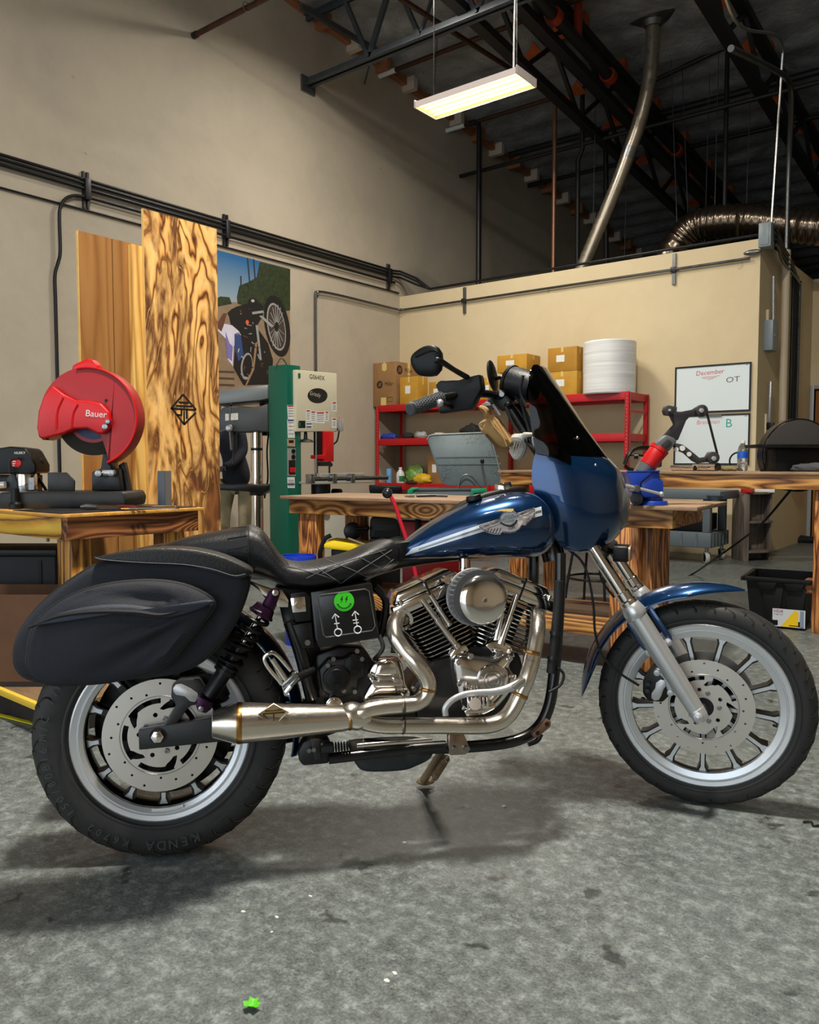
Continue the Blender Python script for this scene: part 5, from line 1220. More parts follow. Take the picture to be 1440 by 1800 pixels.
# gauge, clutter behind the screen
gq = W_(916, 676, -.02); ga = V((.8, -.25, -.25)).normalized()
ga_ = fp_('speedometer', MB().lathe([(0, -.045), (.046, -.045), (.050, -.042), (.051, -.03), (.051, .035), (.046, .05), (0, .052)], gq, ga, 32), leather, bars)
fp_('gauge_bezel', MB().lathe([(.046, -.048), (.053, -.046), (.054, -.036), (.051, -.034)], gq, ga, 32, closed=True), blackp, bars)
fp_('switch_pod', MB().ball(W_(880, 695, -.07), .018).ball(W_(893, 712, -.07), .014), blackp, bars)
fp_('switch_button', MB().cyl(W_(882, 693, -.085), W_(882, 693, -.095), .008, n=14), alu, bars)
for i, pl in enumerate(([(895, 700), (915, 735), (940, 770)], [(905, 695), (925, 725), (938, 760)], [(915, 700), (922, 730), (940, 790)], [(888, 715), (910, 760), (950, 800)], [(920, 660), (915, 690), (925, 715)])):
    fp_('control_cable', MB().tube([W_(*p, -.03 - .02 * i) for p in pl], .0045, 8, 5), rubber, bars)
fp_('bar_clamp', MB().box(-.03, .03, -.08, .08, -.022, .022, Matrix.Translation(W_(890, 705, 0)) @ Matrix.Rotation(R(40), 4, 'Y')), blackm, bars, bevel=.006)
fp_('bright_tab', side(Ws(c5, [(500, 425), (545, 395), (570, 400), (575, 415), (530, 420)], -.09), -.09, .006), alu, bars, bevel=.002)
fp_('bright_rod', MB().tube([W_(*c5(585, 410), -.08), W_(*c5(625, 470), -.08)], .005, 8), alu, bars)
# things tied to the bars
tanm = mat('tan_leather', (166, 128, 74), .7, var=.2, bump=.4, bscale=90)
gl_o = Ws(c5, [(508, 545), (520, 500), (560, 470), (590, 475), (640, 540), (680, 600), (692, 625), (660, 645), (615, 640), (570, 600), (535, 575)], -.1)
G = empty('tan_pouch', 'tan leather pouch strapped to the handlebar riser', 'pouch'); G.matrix_world = FM
pillow(gl_o, -.055, -.1, .012, .012).build('pouch_body', tanm, G, ang=60)
MB().tube(Ws(c5, [(560, 480), (590, 530), (640, 590), (660, 640)], -.116), .003, 6, 4).build('fold', tanm, G); MB().tube(Ws(c5, [(590, 480), (630, 540), (680, 620)], -.114), .003, 6, 4).build('fold', tanm, G)
MB().tube(Ws(c5, [(510, 425), (540, 440), (560, 480)], -.09), [.006, .011, .013], 8, 4).build('strap', tanm, G)
MB().tube(Ws(c5, [(535, 555), (510, 530), (520, 508), (550, 500)], -.105), .0025, 6, 4).build('loop', mat('pale_cord', (190, 170, 130), .7), G)
MB().tube(Ws(c5, [(545, 575), (585, 620), (612, 648)], -.11), .004, 6, 4).build('welt', mat('dark_tan', (96, 66, 34), .7), G)
bw = mat('bandana_cloth', (196, 190, 178), .9, bump=.5, bscale=120)
K = empty('bandana', 'off-white cloth knotted round the handlebar riser', 'cloth'); K.matrix_world = FM
MB().tube([W_(*c5(*p), y) for p, y in (((690, 640), -.03), ((705, 600), -.08), ((740, 600), -.085), ((750, 640), -.06), ((720, 690), -.05), ((690, 660), -.03))], [.012, .017, .016, .014, .016, .012], 10, 5).build('wrap', bw, K)
MB().tube([W_(*c5(*p), y) for p, y in (((735, 600), -.08), ((760, 580), -.09), ((800, 575), -.085))], [.012, .010, .006], 8, 5).build('knot_tail', bw, K)
MB().tube([W_(*c5(*p), y) for p, y in (((805, 590), -.085), ((812, 620), -.08), ((820, 660), -.075))], [.005, .008, .005], 8, 5).build('hanging_tail', bw, K)
for i in range(3): MB().tube(Ws(c5, [(695 + 14 * i, 680), (700 + 14 * i, 640), (715 + 14 * i, 605)], -.1 - .0), .0018, 5, 4).build('crease', mat('crease_shade', (160, 154, 140), .9), K)
# ================================================================== WORKSHOP THINGS
def pl(px, py, P, d=0.):
    """point seen at a pixel on the upright plane through P that faces the photographer, d metres behind it"""
    r = ray(px, py); return CC + r * (((V(P) - CC).dot(CG) + d) / r.dot(CG))
class Spot:
    """builds a thing in its own frame: origin P, x = CR, y = CG, z = up"""
    def __init__(s, name, label, cat, P, group=None):
        s.P = V(P); s.e = empty(name, label, cat, s.P, YAW, group)
    def at(s, px, py, d=0.):
        q = pl(px, py, s.P, d) - s.P; return V((q.dot(CR), q.dot(CG), q.z))
    def out(s, c, pts, d, th):
        """plate from a pixel outline, front face at depth d, thickness th backwards"""
        o = [s.at(*c(*p), d) for p in pts]; return MB().plate([(p.x, p.z) for p in o], V((0, d + th, 0)), X3, Z3, th)
    def p(s, name, mb, m, **k): return mb.build(name, m, s.e, **k)
def idc(x, y): return x, y
def rel(o, mb): return mb.xf(Matrix.Translation(-V(o.location)))
w_pale = (.74, .40, .11); w_mid = (.42, .17, .04); w_dark = (.07, .02, .006)
wood_x = wood('charred_fir_x', w_pale, w_mid, w_dark, 0, 1.2, .55, .5, True, 0.)
wood_x2 = wood('charred_fir_x2', w_pale, w_mid, w_dark, 0, 1.1, .4, .5, True, 2.3)
wood_y = wood('charred_fir_y', (.5, .2, .06), (.28, .09, .03), (.05, .015, .005), 1, 1.2, .6, .5, True, 1.)
wood_z = wood('charred_fir_z', (.66, .30, .09), (.36, .12, .03), (.05, .015, .005), 2, 2.2, .25, .5, False, 4.)
wood_yel = wood('yellow_fir_x', (.80, .50, .06), (.72, .36, .03), (.10, .04, .008), 0, .9, .25, .4, True, 5.)
top_w = mat('bench_top', (150, 122, 96), .75, var=.3, vscale=6, stretch=(1, 6, 6))

# ---- main work bench
bR = onZ(1183, 897, .83); bL = onZ(508, 877, .83); bang = math.atan2(bR.y - bL.y, bR.x - bL.x); BL = (bR - bL).length
WB = empty('work_bench', 'long torch-burnt wooden work bench behind the motorcycle', 'workbench', (bL.x, bL.y, 0), bang)
D_ = .62
MB().box(-.05, BL + .12, -.03, D_ + .03, .83, .85).build('bench_top', top_w, WB, .003)
MB().box(0, BL, 0, .09, .74, .83).build('front_rail', wood_x, WB, .003)
MB().box(0, BL, D_ - .09, D_, .74, .83).build('rear_rail', wood_x, WB, .003)
for x in (0, BL - .09): MB().box(x, x + .09, .0905, D_ - .0905, .74, .83).build('end_rail', wood_y, WB, .003)
MB().box(BL - .305, BL - .165, .0, .095, .0, .739).build('leg', wood_z, WB, .004)
MB().box(BL - .30, BL - .12, .0955, .19, .0, .739).build('leg_doubler', wood_z, WB, .004)
MB().box(.06, .2, .02, .11, 0, .739).build('leg', wood_z, WB, .004)
MB().box(.06, .2, D_ - .11, D_ - .02, 0, .739).build('leg', wood_z, WB, .004)
MB().box(BL - .305, BL - .165, D_ - .11, D_ - .02, 0, .739).build('leg', wood_z, WB, .004)
MB().box(.2, BL - .305, .05, .09, .17, .26).build('lower_rail', wood_x2, WB, .003)
MB().box(.2, BL - .305, D_ - .09, D_ - .05, .17, .26).build('lower_rail', wood_x2, WB, .003)
MB().box(.2, BL - .31, .0905, D_ - .0905, .22, .24).build('lower_shelf', top_w, WB, .002)
for x in (.01, .04, .07): pass
# ---- tall bench at the right
YT2 = 5.45; zt2 = onY(1320, 829, YT2).z; xl2 = onY(881, 838, YT2).x
TB = empty('tall_bench', 'higher burnt-wood bench standing behind the main bench, running out of frame', 'workbench', (xl2, YT2, 0))
MB().box(-.02, 3.9, -.02, .72, zt2 - .018, zt2).build('bench_top', top_w, TB, .002)
MB().box(0, 3.88, 0, .045, zt2 - .11, zt2 - .0185).build('front_rail', wood_x2, TB, .002)
MB().box(0, 3.88, .655, .70, zt2 - .11, zt2 - .0185).build('rear_rail', wood_x2, TB, .002)
lx = onZ(1425, 1113, 0).x - xl2
for (x, y) in ((.05, .05), (.05, .6), (lx, .05), (lx, .56), (3.7, .05)): MB().box(x, x + .12, y, y + .09, 0, zt2 - .111).build('leg', wood_z, TB, .003)
MB().box(lx - .05, lx, .08, .17, .24, .33).build('stretcher', wood_y, TB, .003)
# ---- left bench
lc = onZ(118, 910, .83); lx0 = -5.4
LB = empty('corner_bench', 'yellow-stained wooden bench carrying the red chop saw', 'workbench', (lc.x, lc.y, 0))
LD = .66; LW = lc.x - lx0
MB().box(-LW, .02, -.02, LD + .02, .83, .845).build('bench_top', mat('bench_top_yellow', (206, 150, 70), .6, var=.3, vscale=6, stretch=(1, 8, 8)), LB, .003)
MB().box(-.42, -.01, -.018, LD, .8455, .8485).build('steel_sheet', dsteel, LB)
MB().box(-LW, -.05, 0, .04, .735, .829).build('front_rail', wood_yel, LB, .003)
MB().box(-.048, 0, 0.0, LD, .735, .829).build('end_rail', wood_y, LB, .003)
MB().box(-LW, -.05, LD - .04, LD, .735, .829).build('rear_rail', wood_yel, LB, .003)
for x in (-.17, -LW): MB().box(x, x + .12, .045, .135, 0, .734).build('leg', wood('yellow_fir_z', (.74, .40, .08), (.45, .18, .03), (.08, .03, .008), 2, 1.4, .3, .5, False, 6.), LB, .004); MB().box(x, x + .12, LD - .135, LD - .045, 0, .734).build('leg', MATS['yellow_fir_z'], LB, .004)
for p in ((85, 949), (107, 948)): q = onY(*p, lc.y) - V((lc.x, lc.y, 0)); MB().cyl((q.x, .002, q.z), (q.x, -.006, q.z), .008, n=10).build('screw', steel, LB)
# ---- chop saw on the left bench
SP_ = onZ(150, 878, .9); SP_ = pl(165, 902, V((lc.x - .42, lc.y + .33, 0))); SP_.z = .8485
saw = Spot('chop_saw', 'red abrasive chop saw with a large round guard on the left bench', 'chop saw', SP_)
zred = mat('saw_red', (196, 8, 16), .38); zred2 = mat('saw_red_deep', (158, 14, 20), .45)
def k4(x, y): return 60 + x / 5.143, 600 + y / 5.143
bz = saw.at(60, 903)
base = saw.out(k4, [(-320, 1365), (800, 1360), (830, 1420), (815, 1500), (-320, 1525)], -.14, .3)
saw.p('base_tray', base, mat('saw_base', (34, 34, 32), .45, .3, var=.4), bevel=.01)
c_ = saw.at(*k4(530, 690)); r_ = saw.at(*k4(965, 690)).x - c_.x
full = [(c_.x + r_ * math.cos(a_), c_.z + r_ * 1.02 * math.sin(a_)) for a_ in [R(-68 + 248 * i / 48) for i in range(49)]]
def kp(x, y): q = saw.at(*k4(x, y)); return (q.x, q.z)
upper = full[:] + [kp(95, 860), kp(120, 895), kp(330, 840), kp(420, 800), kp(540, 795), kp(640, 850), kp(690, 1010), kp(712, 1115)]
g_ = saw.p('blade_guard', MB().plate(upper, V((0, .06, 0)), X3, Z3, .11), zred2, bevel=.012, seg=3)
fgd = [kp(*p) for p in ((225, 410), (330, 490), (440, 545), (560, 548), (660, 570), (735, 650), (752, 730), (735, 800), (680, 840), (640, 845), (540, 795), (420, 800), (330, 840), (160, 885), (110, 880), (92, 790), (105, 640), (150, 510))]
saw.p('front_guard', MB().plate(fgd, V((0, -.051, 0)), X3, Z3, .03), zred, bevel=.01, seg=3)
saw.p('guard_rim', MB().tube([V((x * .985 + c_.x * .015, -.052, z * .985 + c_.z * .015)) for x, z in full[:34]], .006, 8), zred)
for pp in ([(330, 520), (280, 640), (270, 800)], [(460, 580), (420, 660), (405, 785)]): saw.p('guard_rib', MB().tube([V((kp(*p)[0], -.082, kp(*p)[1])) for p in pp], .005, 6, 5), zred)
wc = saw.at(*k4(545, 800)); wr = .178 * r_ / .2
saw.p('cutting_wheel', MB().cyl((c_.x + .005, -.012, c_.z - .005), (c_.x + .005, .0, c_.z - .005), r_ * .76, n=64), mat('abrasive', (44, 40, 32), .9, bump=.5))
saw.p('wheel_flange', MB().cyl((c_.x + .005, -.015, c_.z - .005), (c_.x + .005, -.012, c_.z - .005), r_ * .50, n=48), zred2)
saw.p('wheel_label', MB().cyl((c_.x + .005, -.017, c_.z - .005), (c_.x + .005, -.015, c_.z - .005), r_ * .43, n=48), mat('label_navy', (26, 40, 84), .5, var=.5, vscale=60))
q = saw.at(*k4(622, 668)); saw.p('brand_text', MB().text('Bauer', .042, V((q.x, -.0835, q.z)), X3 + V((0, 0, -.08)), Z3, .0008, shear=.12), white)
for p, rr2 in (((710, 780), .014), ((735, 735), .011)): q = saw.at(*k4(*p)); saw.p('arbor_bolt', MB().cyl((q.x, -.08, q.z), (q.x, -.1, q.z), rr2, n=16), steel, bevel=.002)
q = saw.at(*k4(688, 542)); saw.p('guard_hole', MB().cyl((q.x, -.052, q.z), (q.x, -.0535, q.z), .007, n=14), blackp)
saw.p('handle', saw.out(k4, [(335, 290), (340, 215), (380, 195), (480, 150), (540, 165), (580, 215), (585, 260), (480, 262)], -.02, .06), zred, bevel=.012, seg=3)
saw.p('guard_foot', MB().cyl(saw.at(*k4(105, 875), -.05), saw.at(*k4(105, 890), -.05), .014), blackp)
saw.p('pivot_block', saw.out(k4, [(520, 1350), (520, 1180), (600, 1150), (620, 1010), (680, 1010), (700, 1150), (760, 1150), (790, 1350)], -.03, .1), blackm, bevel=.006)
for p in ((600, 1195), (715, 1190)): q = saw.at(*k4(*p), -.05); saw.p('pivot_pin', MB().cyl(q, q + V((0, -.03, 0)), .017, n=18), steel, bevel=.003)
saw.p('pivot_shaft', MB().cyl(saw.at(*k4(580, 1195), -.05), saw.at(*k4(680, 1190), -.05), .014), alu)
saw.p('motor_arm', saw.out(k4, [(760, 1120), (810, 1090), (890, 1500), (840, 1500)], .03, .05), dsteel, bevel=.004)
saw.p('fence', saw.out(k4, [(122, 1355), (120, 1185), (290, 1185), (365, 1260), (362, 1355)], -.04, .012), mat('fence_steel', (44, 44, 42), .4, .5, var=.3), bevel=.002)
saw.p('base_foot', MB().lathe([(.03, .0), (.03, .02), (.02, .03), (.017, .09)], V((saw.at(28, 900, -.15).x, -.15, .0)), Z3, 18), blackp)
# ---- black motor unit left of the saw
AP = pl(40, 858, V((lc.x - .42, lc.y + .45, 0))); AP.z = saw.at(0, 868).z + SP_.z - .0
ai = Spot('electric_pump', 'black shop pump with a red label and tube frame at the far left', 'pump', (AP.x, AP.y, .935))
def k5(x, y): return x / 7.5, 760 + y / 7.5
ai.p('shroud', ai.out(k5, [(-200, 220), (0, 205), (130, 185), (330, 210), (370, 250), (420, 340), (470, 430), (470, 520), (440, 545), (140, 545), (-200, 560)], -.03, .16), blackp, bevel=.014, seg=3)
ai.p('motor_can', MB().cyl(ai.at(*k5(100, 660)), ai.at(*k5(420, 660)), .0) if False else MB().cyl(V((ai.at(*k5(350, 700)).x, 0, ai.at(*k5(350, 780)).z)), V((ai.at(*k5(350, 700)).x, 0, ai.at(*k5(350, 545)).z)), .05, n=28), chrome, bevel=.003)
ai.p('motor_label', ai.out(k5, [(380, 600), (450, 595), (450, 755), (380, 760)], -.052, .004), mat('label_white', (200, 205, 210), .5, var=.2, vscale=50))
ai.p('mount_bracket', ai.out(k5, [(80, 780), (80, 600), (140, 545), (180, 540), (230, 700), (230, 780)], -.05, .02), blackm, bevel=.004)
ai.p('frame_tube', MB().tube([ai.at(*k5(*p), .06) for p in ((460, 345), (520, 350), (560, 400), (545, 470), (480, 610))], .0065, 8, 5), dsteel)
ai.p('frame_tube', MB().tube([ai.at(*k5(*p), -.06) for p in ((130, 530), (125, 430), (150, 360), (250, 340))], .0065, 8, 5), dsteel)
ai.p('rear_leg', MB().bar(ai.at(*k5(500, 590), .06), ai.at(*k5(620, 780), .06), .01, .012), blackm)
q = ai.at(*k5(215, 410), -.034); ai.p('red_badge', MB().ball((q.x, -.034, q.z), .024, sc=(1, .12, .85)), redm)
for i, z in enumerate((385, 412, 438)): q = ai.at(*k5(185, z), -.04); ai.p('badge_print', MB().box(q.x - .008, q.x + .008 - .003 * i, -.0385, -.0375, q.z - .0022, q.z + .0022), white)
q = ai.at(*k5(260, 272), -.032); ai.p('brand_text', MB().text('HUSKY', .017, V((q.x, -.031, q.z)), X3, Z3, .0008, shear=.15), white)
ai.p('pipe_stub', MB().cyl(ai.at(*k5(-40, 700), -.06), ai.at(*k5(70, 690), -.06), .016), alu)
ai.p('support_block', ai.out(k5, [(-60, 780), (-60, 560), (200, 560), (470, 560), (470, 785)], .02, .08), blackp, bevel=.006)
# ---- loose items on the left bench
q = pl(230, 897, V((lc.x - .03, lc.y + .28, 0))); q.z = .849
pt = Spot('locking_pliers', 'chrome locking pliers lying on the left bench', 'pliers', q)
pt.p('jaw', MB().tube([V((-.22, 0, .012)), V((-.19, 0, .014)), V((-.15, .0, .012))], [.008, .013, .011], 8, 3), steel); pt.p('body', MB().tube([V((-.15, .01, .012)), V((0, .0, .012)), V((.05, 0, .01))], [.011, .009, .007], 8, 4), chrome); pt.p('grip', MB().tube([V((-.13, -.02, .008)), V((0, -.025, .01)), V((.2, -.01, .012))], [.005, .007, .007], 8, 4), chrome)
pt.p('lever', MB().tube([V((-.02, .01, .012)), V((.1, .02, .012)), V((.21, .01, .01))], [.006, .008, .006], 8, 4), steel)
q = onX(312, 896, -3.3); q = V((lc.x - .06, lc.y + .52, .849))
an = empty('steel_angle', 'short grey steel angle standing on end on the left bench', 'steel angle', q, R(10))
MB().box(-.045, .0, -.003, .0, 0, .17).build('web', mat('mill_steel_shaded', (106, 112, 118), .35, .7), an); MB().box(-.003, 0.0, 0, .04, 0, .17).build('flange', mat('mill_steel_lit', (170, 176, 182), .3, .8), an)  # one steel; light and shade of its two legs put into their colours
# ---- boards leaning behind the left bench
XBd = -4.0
ply = NT('burnt_plywood'); c = ply.n('ShaderNodeTexCoord')
mp_ = ply.n('ShaderNodeMapping'); mp_.inputs['Scale'].default_value = (1, 2.2, .62); ply.l(c.outputs['Object'], mp_.inputs[0])
big = ply.noise(mp_.outputs[0], 1.5, 3, .5, .7)
vo = ply.n('ShaderNodeTexVoronoi'); vo.inputs['Scale'].default_value = 1.25; ply.l(mp_.outputs[0], vo.inputs['Vector'])
k_ = ply.math('POWER', 2.718, ply.math('MULTIPLY', ply.math('MULTIPLY', vo.outputs['Distance'], vo.outputs['Distance']), -16.0))
hh = ply.math('ADD', ply.math('MULTIPLY', big.outputs[0], 10.0), ply.math('MULTIPLY', k_, 4.0))
tri = ply.math('ABSOLUTE', ply.math('SUBTRACT', ply.math('FRACT', hh), .5))
lines = ply.ramp(tri, [(.0, (.04, .012, .003)), (.09, (.36, .13, .025)), (.2, (.86, .46, .13)), (.5, (.95, .60, .22))])
bl_ = ply.noise(mp_.outputs[0], 3.0, 5, .62, .9); bm_ = ply.ramp(bl_.outputs[0], [(.44, 0.), (.60, 1.)])
burn = ply.ramp(tri, [(.0, (.74, .40, .12)), (.06, (.10, .035, .01)), (.3, (.14, .05, .014)), (.5, (.3, .11, .03))])
colr = ply.mix(bm_, lines, burn); sepz = ply.n('ShaderNodeSeparateXYZ'); ply.l(c.outputs['Object'], sepz.inputs[0])
low = ply.ramp(sepz.outputs[2], [(.0, 1.), (.45, .0)])
ply.l(colr, ply.b.inputs['Base Color']); ply.b.inputs['Roughness'].default_value = .6; ply.bump(tri, .15, .003)
p0 = onX(252, 366, XBd); p1_ = onX(381, 405, XBd)
tb_ = empty('burnt_plywood_board', 'tall torch-burnt plywood board with a black diamond logo', 'board', (XBd, p0.y, 0))
bw_ = p1_.y - p0.y
MB().box(-.019, 0, 0, bw_, 0, p0.z).build('panel', ply.m, tb_)
MB().box(-.0185, .0003, -.002, -.0002, 0, p0.z).build('pale_edge', mat('plywood_edge', (226, 186, 110), .7, var=.15), tb_)
def k7(x, y): return x / 3.6, 600 + y / 3.6
lg = MB()
def bd(*p): q = onX(*k7(*p), XBd); return V((.0008, q.y - p0.y, q.z))
def seg(a_, b_, w=.011): lg.bar(bd(*a_), bd(*b_), w, .002, X3)
for a_, b_ in (((1158, 336), (1086, 420)), ((1086, 420), (1165, 526)), ((1158, 336), (1240, 432)), ((1165, 526), (1205, 484)), ((1130, 385), (1195, 390)), ((1115, 408), (1215, 412)), ((1080, 424), (1240, 434)), ((1120, 465), (1148, 468)), ((1148, 430), (1148, 468)), ((1180, 432), (1180, 490)), ((1165, 440), (1165, 526)), ((1205, 484), (1240, 450))): seg(a_, b_)
lg.build('diamond_logo', mat('char_black', (22, 16, 12), .7), tb_)
ply2 = wood('stained_plywood', (.36, .17, .05), (.33, .15, .04), (.25, .10, .025), 2, .6, .1, .5, False, 8., .05)
a_ = onX(137, 405, XBd - .06); b2 = onX(197, 428, XBd - .06); c2_ = onX(229, 441, XBd - .06)
gp = empty('stained_plywood', 'pair of orange stained plywood panels leaning behind the chop saw', 'board', (XBd - .06, a_.y, 0))
MB().box(-.018, 0, 0, b2.y - a_.y - .003, 0, a_.z).build('panel', ply2, gp); MB().box(-.018, 0, b2.y - a_.y + .003, c2_.y - a_.y + .08, 0, a_.z).build('panel', ply2, gp); MB().box(-.018, .0003, -.003, -.0002, 0, a_.z).build('pale_edge', MATS['plywood_edge'], gp)
a_ = onX(231, 428, XBd - .02)
MB_ = tag(MB().box(XBd - .058, XBd - .02, a_.y, a_.y + .085, 0, a_.z).build('wood_stud', wood('pale_stud', (.78, .50, .14), (.62, .34, .08), (.4, .18, .03), 2, .8, .1, .6, False, 9., .1), None, .003), 'pale two-by-four stud standing between the plywood boards', 'board')
# ---- poster on the left wall
def k8(x, y): return 370 + x / 6.92, 430 + y / 6.92
PX = XL + .012
po0 = onX(379, 438, PX); po1 = onX(509, 474, PX)
P_ = empty('poster', 'large colour poster of a rider pulling a wheelie on a cruiser', 'poster', (XL, po0.y, 0))
zt_ = po0.z - .0; zb_ = 1.75
MB().box(0, .012, 0, po1.y - po0.y, zb_, zt_).build('print_sheet', mat('poster_road', (142, 120, 96), .45, var=.15, vscale=9), P_)
def pq(pts, name, m, lay):
    o = [onX(*k8(*p), PX) for p in pts]; o = [V((.012 + .0006 * lay, q.y - po0.y, min(max(q.z, zb_ + .002), zt_ - .001))) for q in o]
    n = len(o); MB().add(o, [tuple(range(n))]).build(name, m, P_, flat=True)
skt = NT('poster_sky'); cc_ = skt.n('ShaderNodeTexCoord'); sz = skt.n('ShaderNodeSeparateXYZ'); skt.l(cc_.outputs['Object'], sz.inputs[0])
mr = skt.n('ShaderNodeMapRange'); mr.inputs[1].default_value = 2.9; mr.inputs[2].default_value = 3.5; skt.l(sz.outputs[2], mr.inputs[0])
skt.l(skt.ramp(mr.outputs[0], [(0, _lin((150, 170, 178))), (1, _lin((28, 96, 150)))]), skt.b.inputs['Base Color'])
pq([(60, 60), (970, 300), (970, 700), (60, 700)], 'printed_sky', skt.m, 1)
dg = mat('poster_trees', (38, 50, 24), .6, var=.6, vscale=26)
pq([(320, 640), (350, 500), (450, 460), (560, 400), (600, 210), (970, 300), (970, 800), (700, 830), (330, 720)], 'printed_trees', dg, 2)
pq([(60, 660), (120, 630), (230, 640), (260, 720), (60, 760)], 'printed_hedge', dg, 2)
for x0, y0, x1, y1 in ((440, 160, 470, 480), (515, 170, 535, 420), (360, 380, 364, 520)): pq([(x0, y0), (x0 + 18, y0 + 4), (x1 + 16, y1), (x1, y1)], 'printed_pole', mat('poster_dark', (34, 38, 44), .6), 3)
pk = mat('poster_black', (22, 20, 22), .5); pgry = mat('poster_chrome', (150, 150, 150), .4)
def ell(cx, cy, rx, ry, rot, n=28): return [(cx + rx * math.cos(t) * math.cos(rot) - ry * math.sin(t) * math.sin(rot), cy + rx * math.cos(t) * math.sin(rot) + ry * math.sin(t) * math.cos(rot)) for t in [2 * PI * i / n for i in range(n)]]
pq([(220, 830), (300, 760), (430, 720), (560, 690), (640, 740), (640, 860), (560, 1000), (700, 1200), (760, 1400), (740, 1700), (400, 1710), (280, 1500), (300, 1200), (250, 1000)], 'printed_bike', pk, 4)
pq(ell(810, 990, 150, 380, -.17), 'printed_tyre', pk, 5); pq(ell(800, 1000, 108, 295, -.17), 'printed_rim', pgry, 6); pq(ell(802, 1000, 96, 270, -.17), 'printed_spokes', mat('poster_spokes', (64, 54, 50), .5, var=.5, vscale=40), 7)
pq([(590, 870), (620, 860), (770, 990), (740, 1010)], 'printed_fork', pgry, 8); pq([(500, 820), (640, 800), (640, 830), (510, 850)], 'printed_bar', pgry, 8)
pq([(150, 960), (260, 980), (340, 1050), (370, 1100), (280, 1240), (270, 1480), (210, 1400), (190, 1150), (80, 1040)], 'printed_shirt', mat('poster_shirt', (208, 204, 222), .6, var=.1), 5)
pq([(180, 1050), (230, 1200), (270, 1240), (260, 1420), (200, 1370)], 'printed_shade', mat('poster_violet', (122, 112, 178), .6), 6)
pq([(290, 1090), (340, 1070), (370, 1110), (400, 1350), (340, 1420), (290, 1250)], 'printed_jeans', mat('poster_denim', (44, 70, 122), .6), 6)
pq([(80, 960), (150, 840), (200, 830), (160, 980), (130, 1060), (70, 1000)], 'printed_arm', mat('poster_skin', (96, 60, 46), .6), 6)
pq(ell(445, 945, 20, 28, 0), 'printed_tail_light', mat('poster_orange', (226, 92, 50), .5), 8)
pq([(545, 980), (575, 980), (620, 1400), (600, 1410)], 'printed_chrome', pgry, 8); pq([(540, 1200), (570, 1180), (530, 1520), (440, 1710), (420, 1710), (510, 1500)], 'printed_pipe', mat('poster_brass', (150, 118, 88), .4), 8)
pq(ell(440, 1480, 72, 165, .1), 'printed_rear_rim', pgry, 6); pq(ell(446, 1480, 58, 140, .1), 'printed_rear_hub', pk, 7)
rp = random.Random(21); pch = mat('poster_glint', (176, 170, 166), .4); prd = mat('poster_brown', (92, 58, 44), .5)
for k in range(34):
    cx_, cy_ = rp.uniform(330, 700), rp.uniform(760, 1650)
    if cx_ > 560 and cy_ < 1000: continue
    s1, s2, an_ = rp.uniform(6, 34), rp.uniform(4, 9), rp.uniform(0, 3.1)
    pq([(cx_ + a_ * s1 * math.cos(an_) - b_ * s2 * math.sin(an_), cy_ + a_ * s1 * math.sin(an_) + b_ * s2 * math.cos(an_)) for a_, b_ in ((-1, -1), (1, -.6), (1, .6), (-1, 1))], 'printed_detail', (pch, prd, pgry, pk)[k % 4], 9)
for k in range(9):
    an_ = k * PI / 9; dx_, dy_ = 96 * math.cos(an_), 270 * math.sin(an_)
    pq([(802 - dx_ - 4, 1000 - dy_), (802 + dx_ - 4, 1000 + dy_), (802 + dx_ + 4, 1000 + dy_), (802 - dx_ + 4, 1000 - dy_)], 'printed_spoke', pgry, 9)
pq(ell(802, 1000, 26, 60, 0), 'printed_hub', pk, 10); pq(ell(515, 690, 55, 42, .2), 'printed_headlamp', pk, 9); pq(ell(512, 684, 22, 18, .2), 'printed_lamp_glint', pch, 10)
pq([(205, 830), (260, 780), (380, 740), (410, 800), (390, 900), (330, 980), (250, 930)], 'printed_vest', pk, 7)
for i, y_ in enumerate((1530, 1610, 1690)): pq([(75, y_), (290, y_ + 10), (290, y_ + 34), (75, y_ + 26)], 'printed_kerb', mat('poster_kerb', (78, 62, 54), .6), 3)
# ---- drill press
DP = onX(452, 900, -5.85); DPz = DP.copy(); DPz.z = 0
dp = Spot('drill_press', 'grey floor-standing drill press beside the green band saw', 'drill press', DPz)
dgry = mat('machine_grey', (70, 74, 76), .45, .2); dgl = mat('machine_light_grey', (118, 124, 126), .4, .2)
def k9(x, y): return 360 + x / 3.334, 420 + y / 3.334
q0 = dp.at(*k9(308, 1500)); 
dp.p('column', MB().cyl((q0.x, 0, .05), (q0.x, 0, dp.at(450, 720).z), dp.at(*k9(340, 1300)).x - q0.x, n=28), chrome)
dp.p('base', MB().box(q0.x - .22, q0.x + .2, -.28, .2, 0, .05), dgry, bevel=.01)
dp.p('head', dp.out(k9, [(75, 1010), (110, 985), (300, 985), (390, 960), (395, 1130), (300, 1125), (250, 1130), (180, 1130), (90, 1125)], -.16, .3), dgry, bevel=.012)
dp.p('pulley_cover', dp.out(k9, [(60, 970), (70, 890), (400, 850), (400, 930), (330, 945)], -.2, .4), dgl, bevel=.015)
dp.p('motor', MB().cyl((dp.at(*k9(360, 1050)).x, .16, dp.at(*k9(360, 1150)).z), (dp.at(*k9(360, 1050)).x, .16, dp.at(*k9(360, 960)).z), .09, n=24), blackm)
qh = dp.at(*k9(150, 1110), -.18)
hb = dp.p('feed_hub', MB().cyl(qh, qh + V((0, -.05, 0)), .034, n=20), steel, bevel=.004)
for a_ in (R(85), R(200), R(-85)): dp.p('feed_handle', MB().tube([qh + V((0, -.04, 0)), qh + V((.2 * math.cos(a_), -.06, .2 * math.sin(a_)))], .007, 8), steel); dp.p('handle_knob', MB().ball(qh + V((.21 * math.cos(a_), -.06, .21 * math.sin(a_))), .016), blackp)
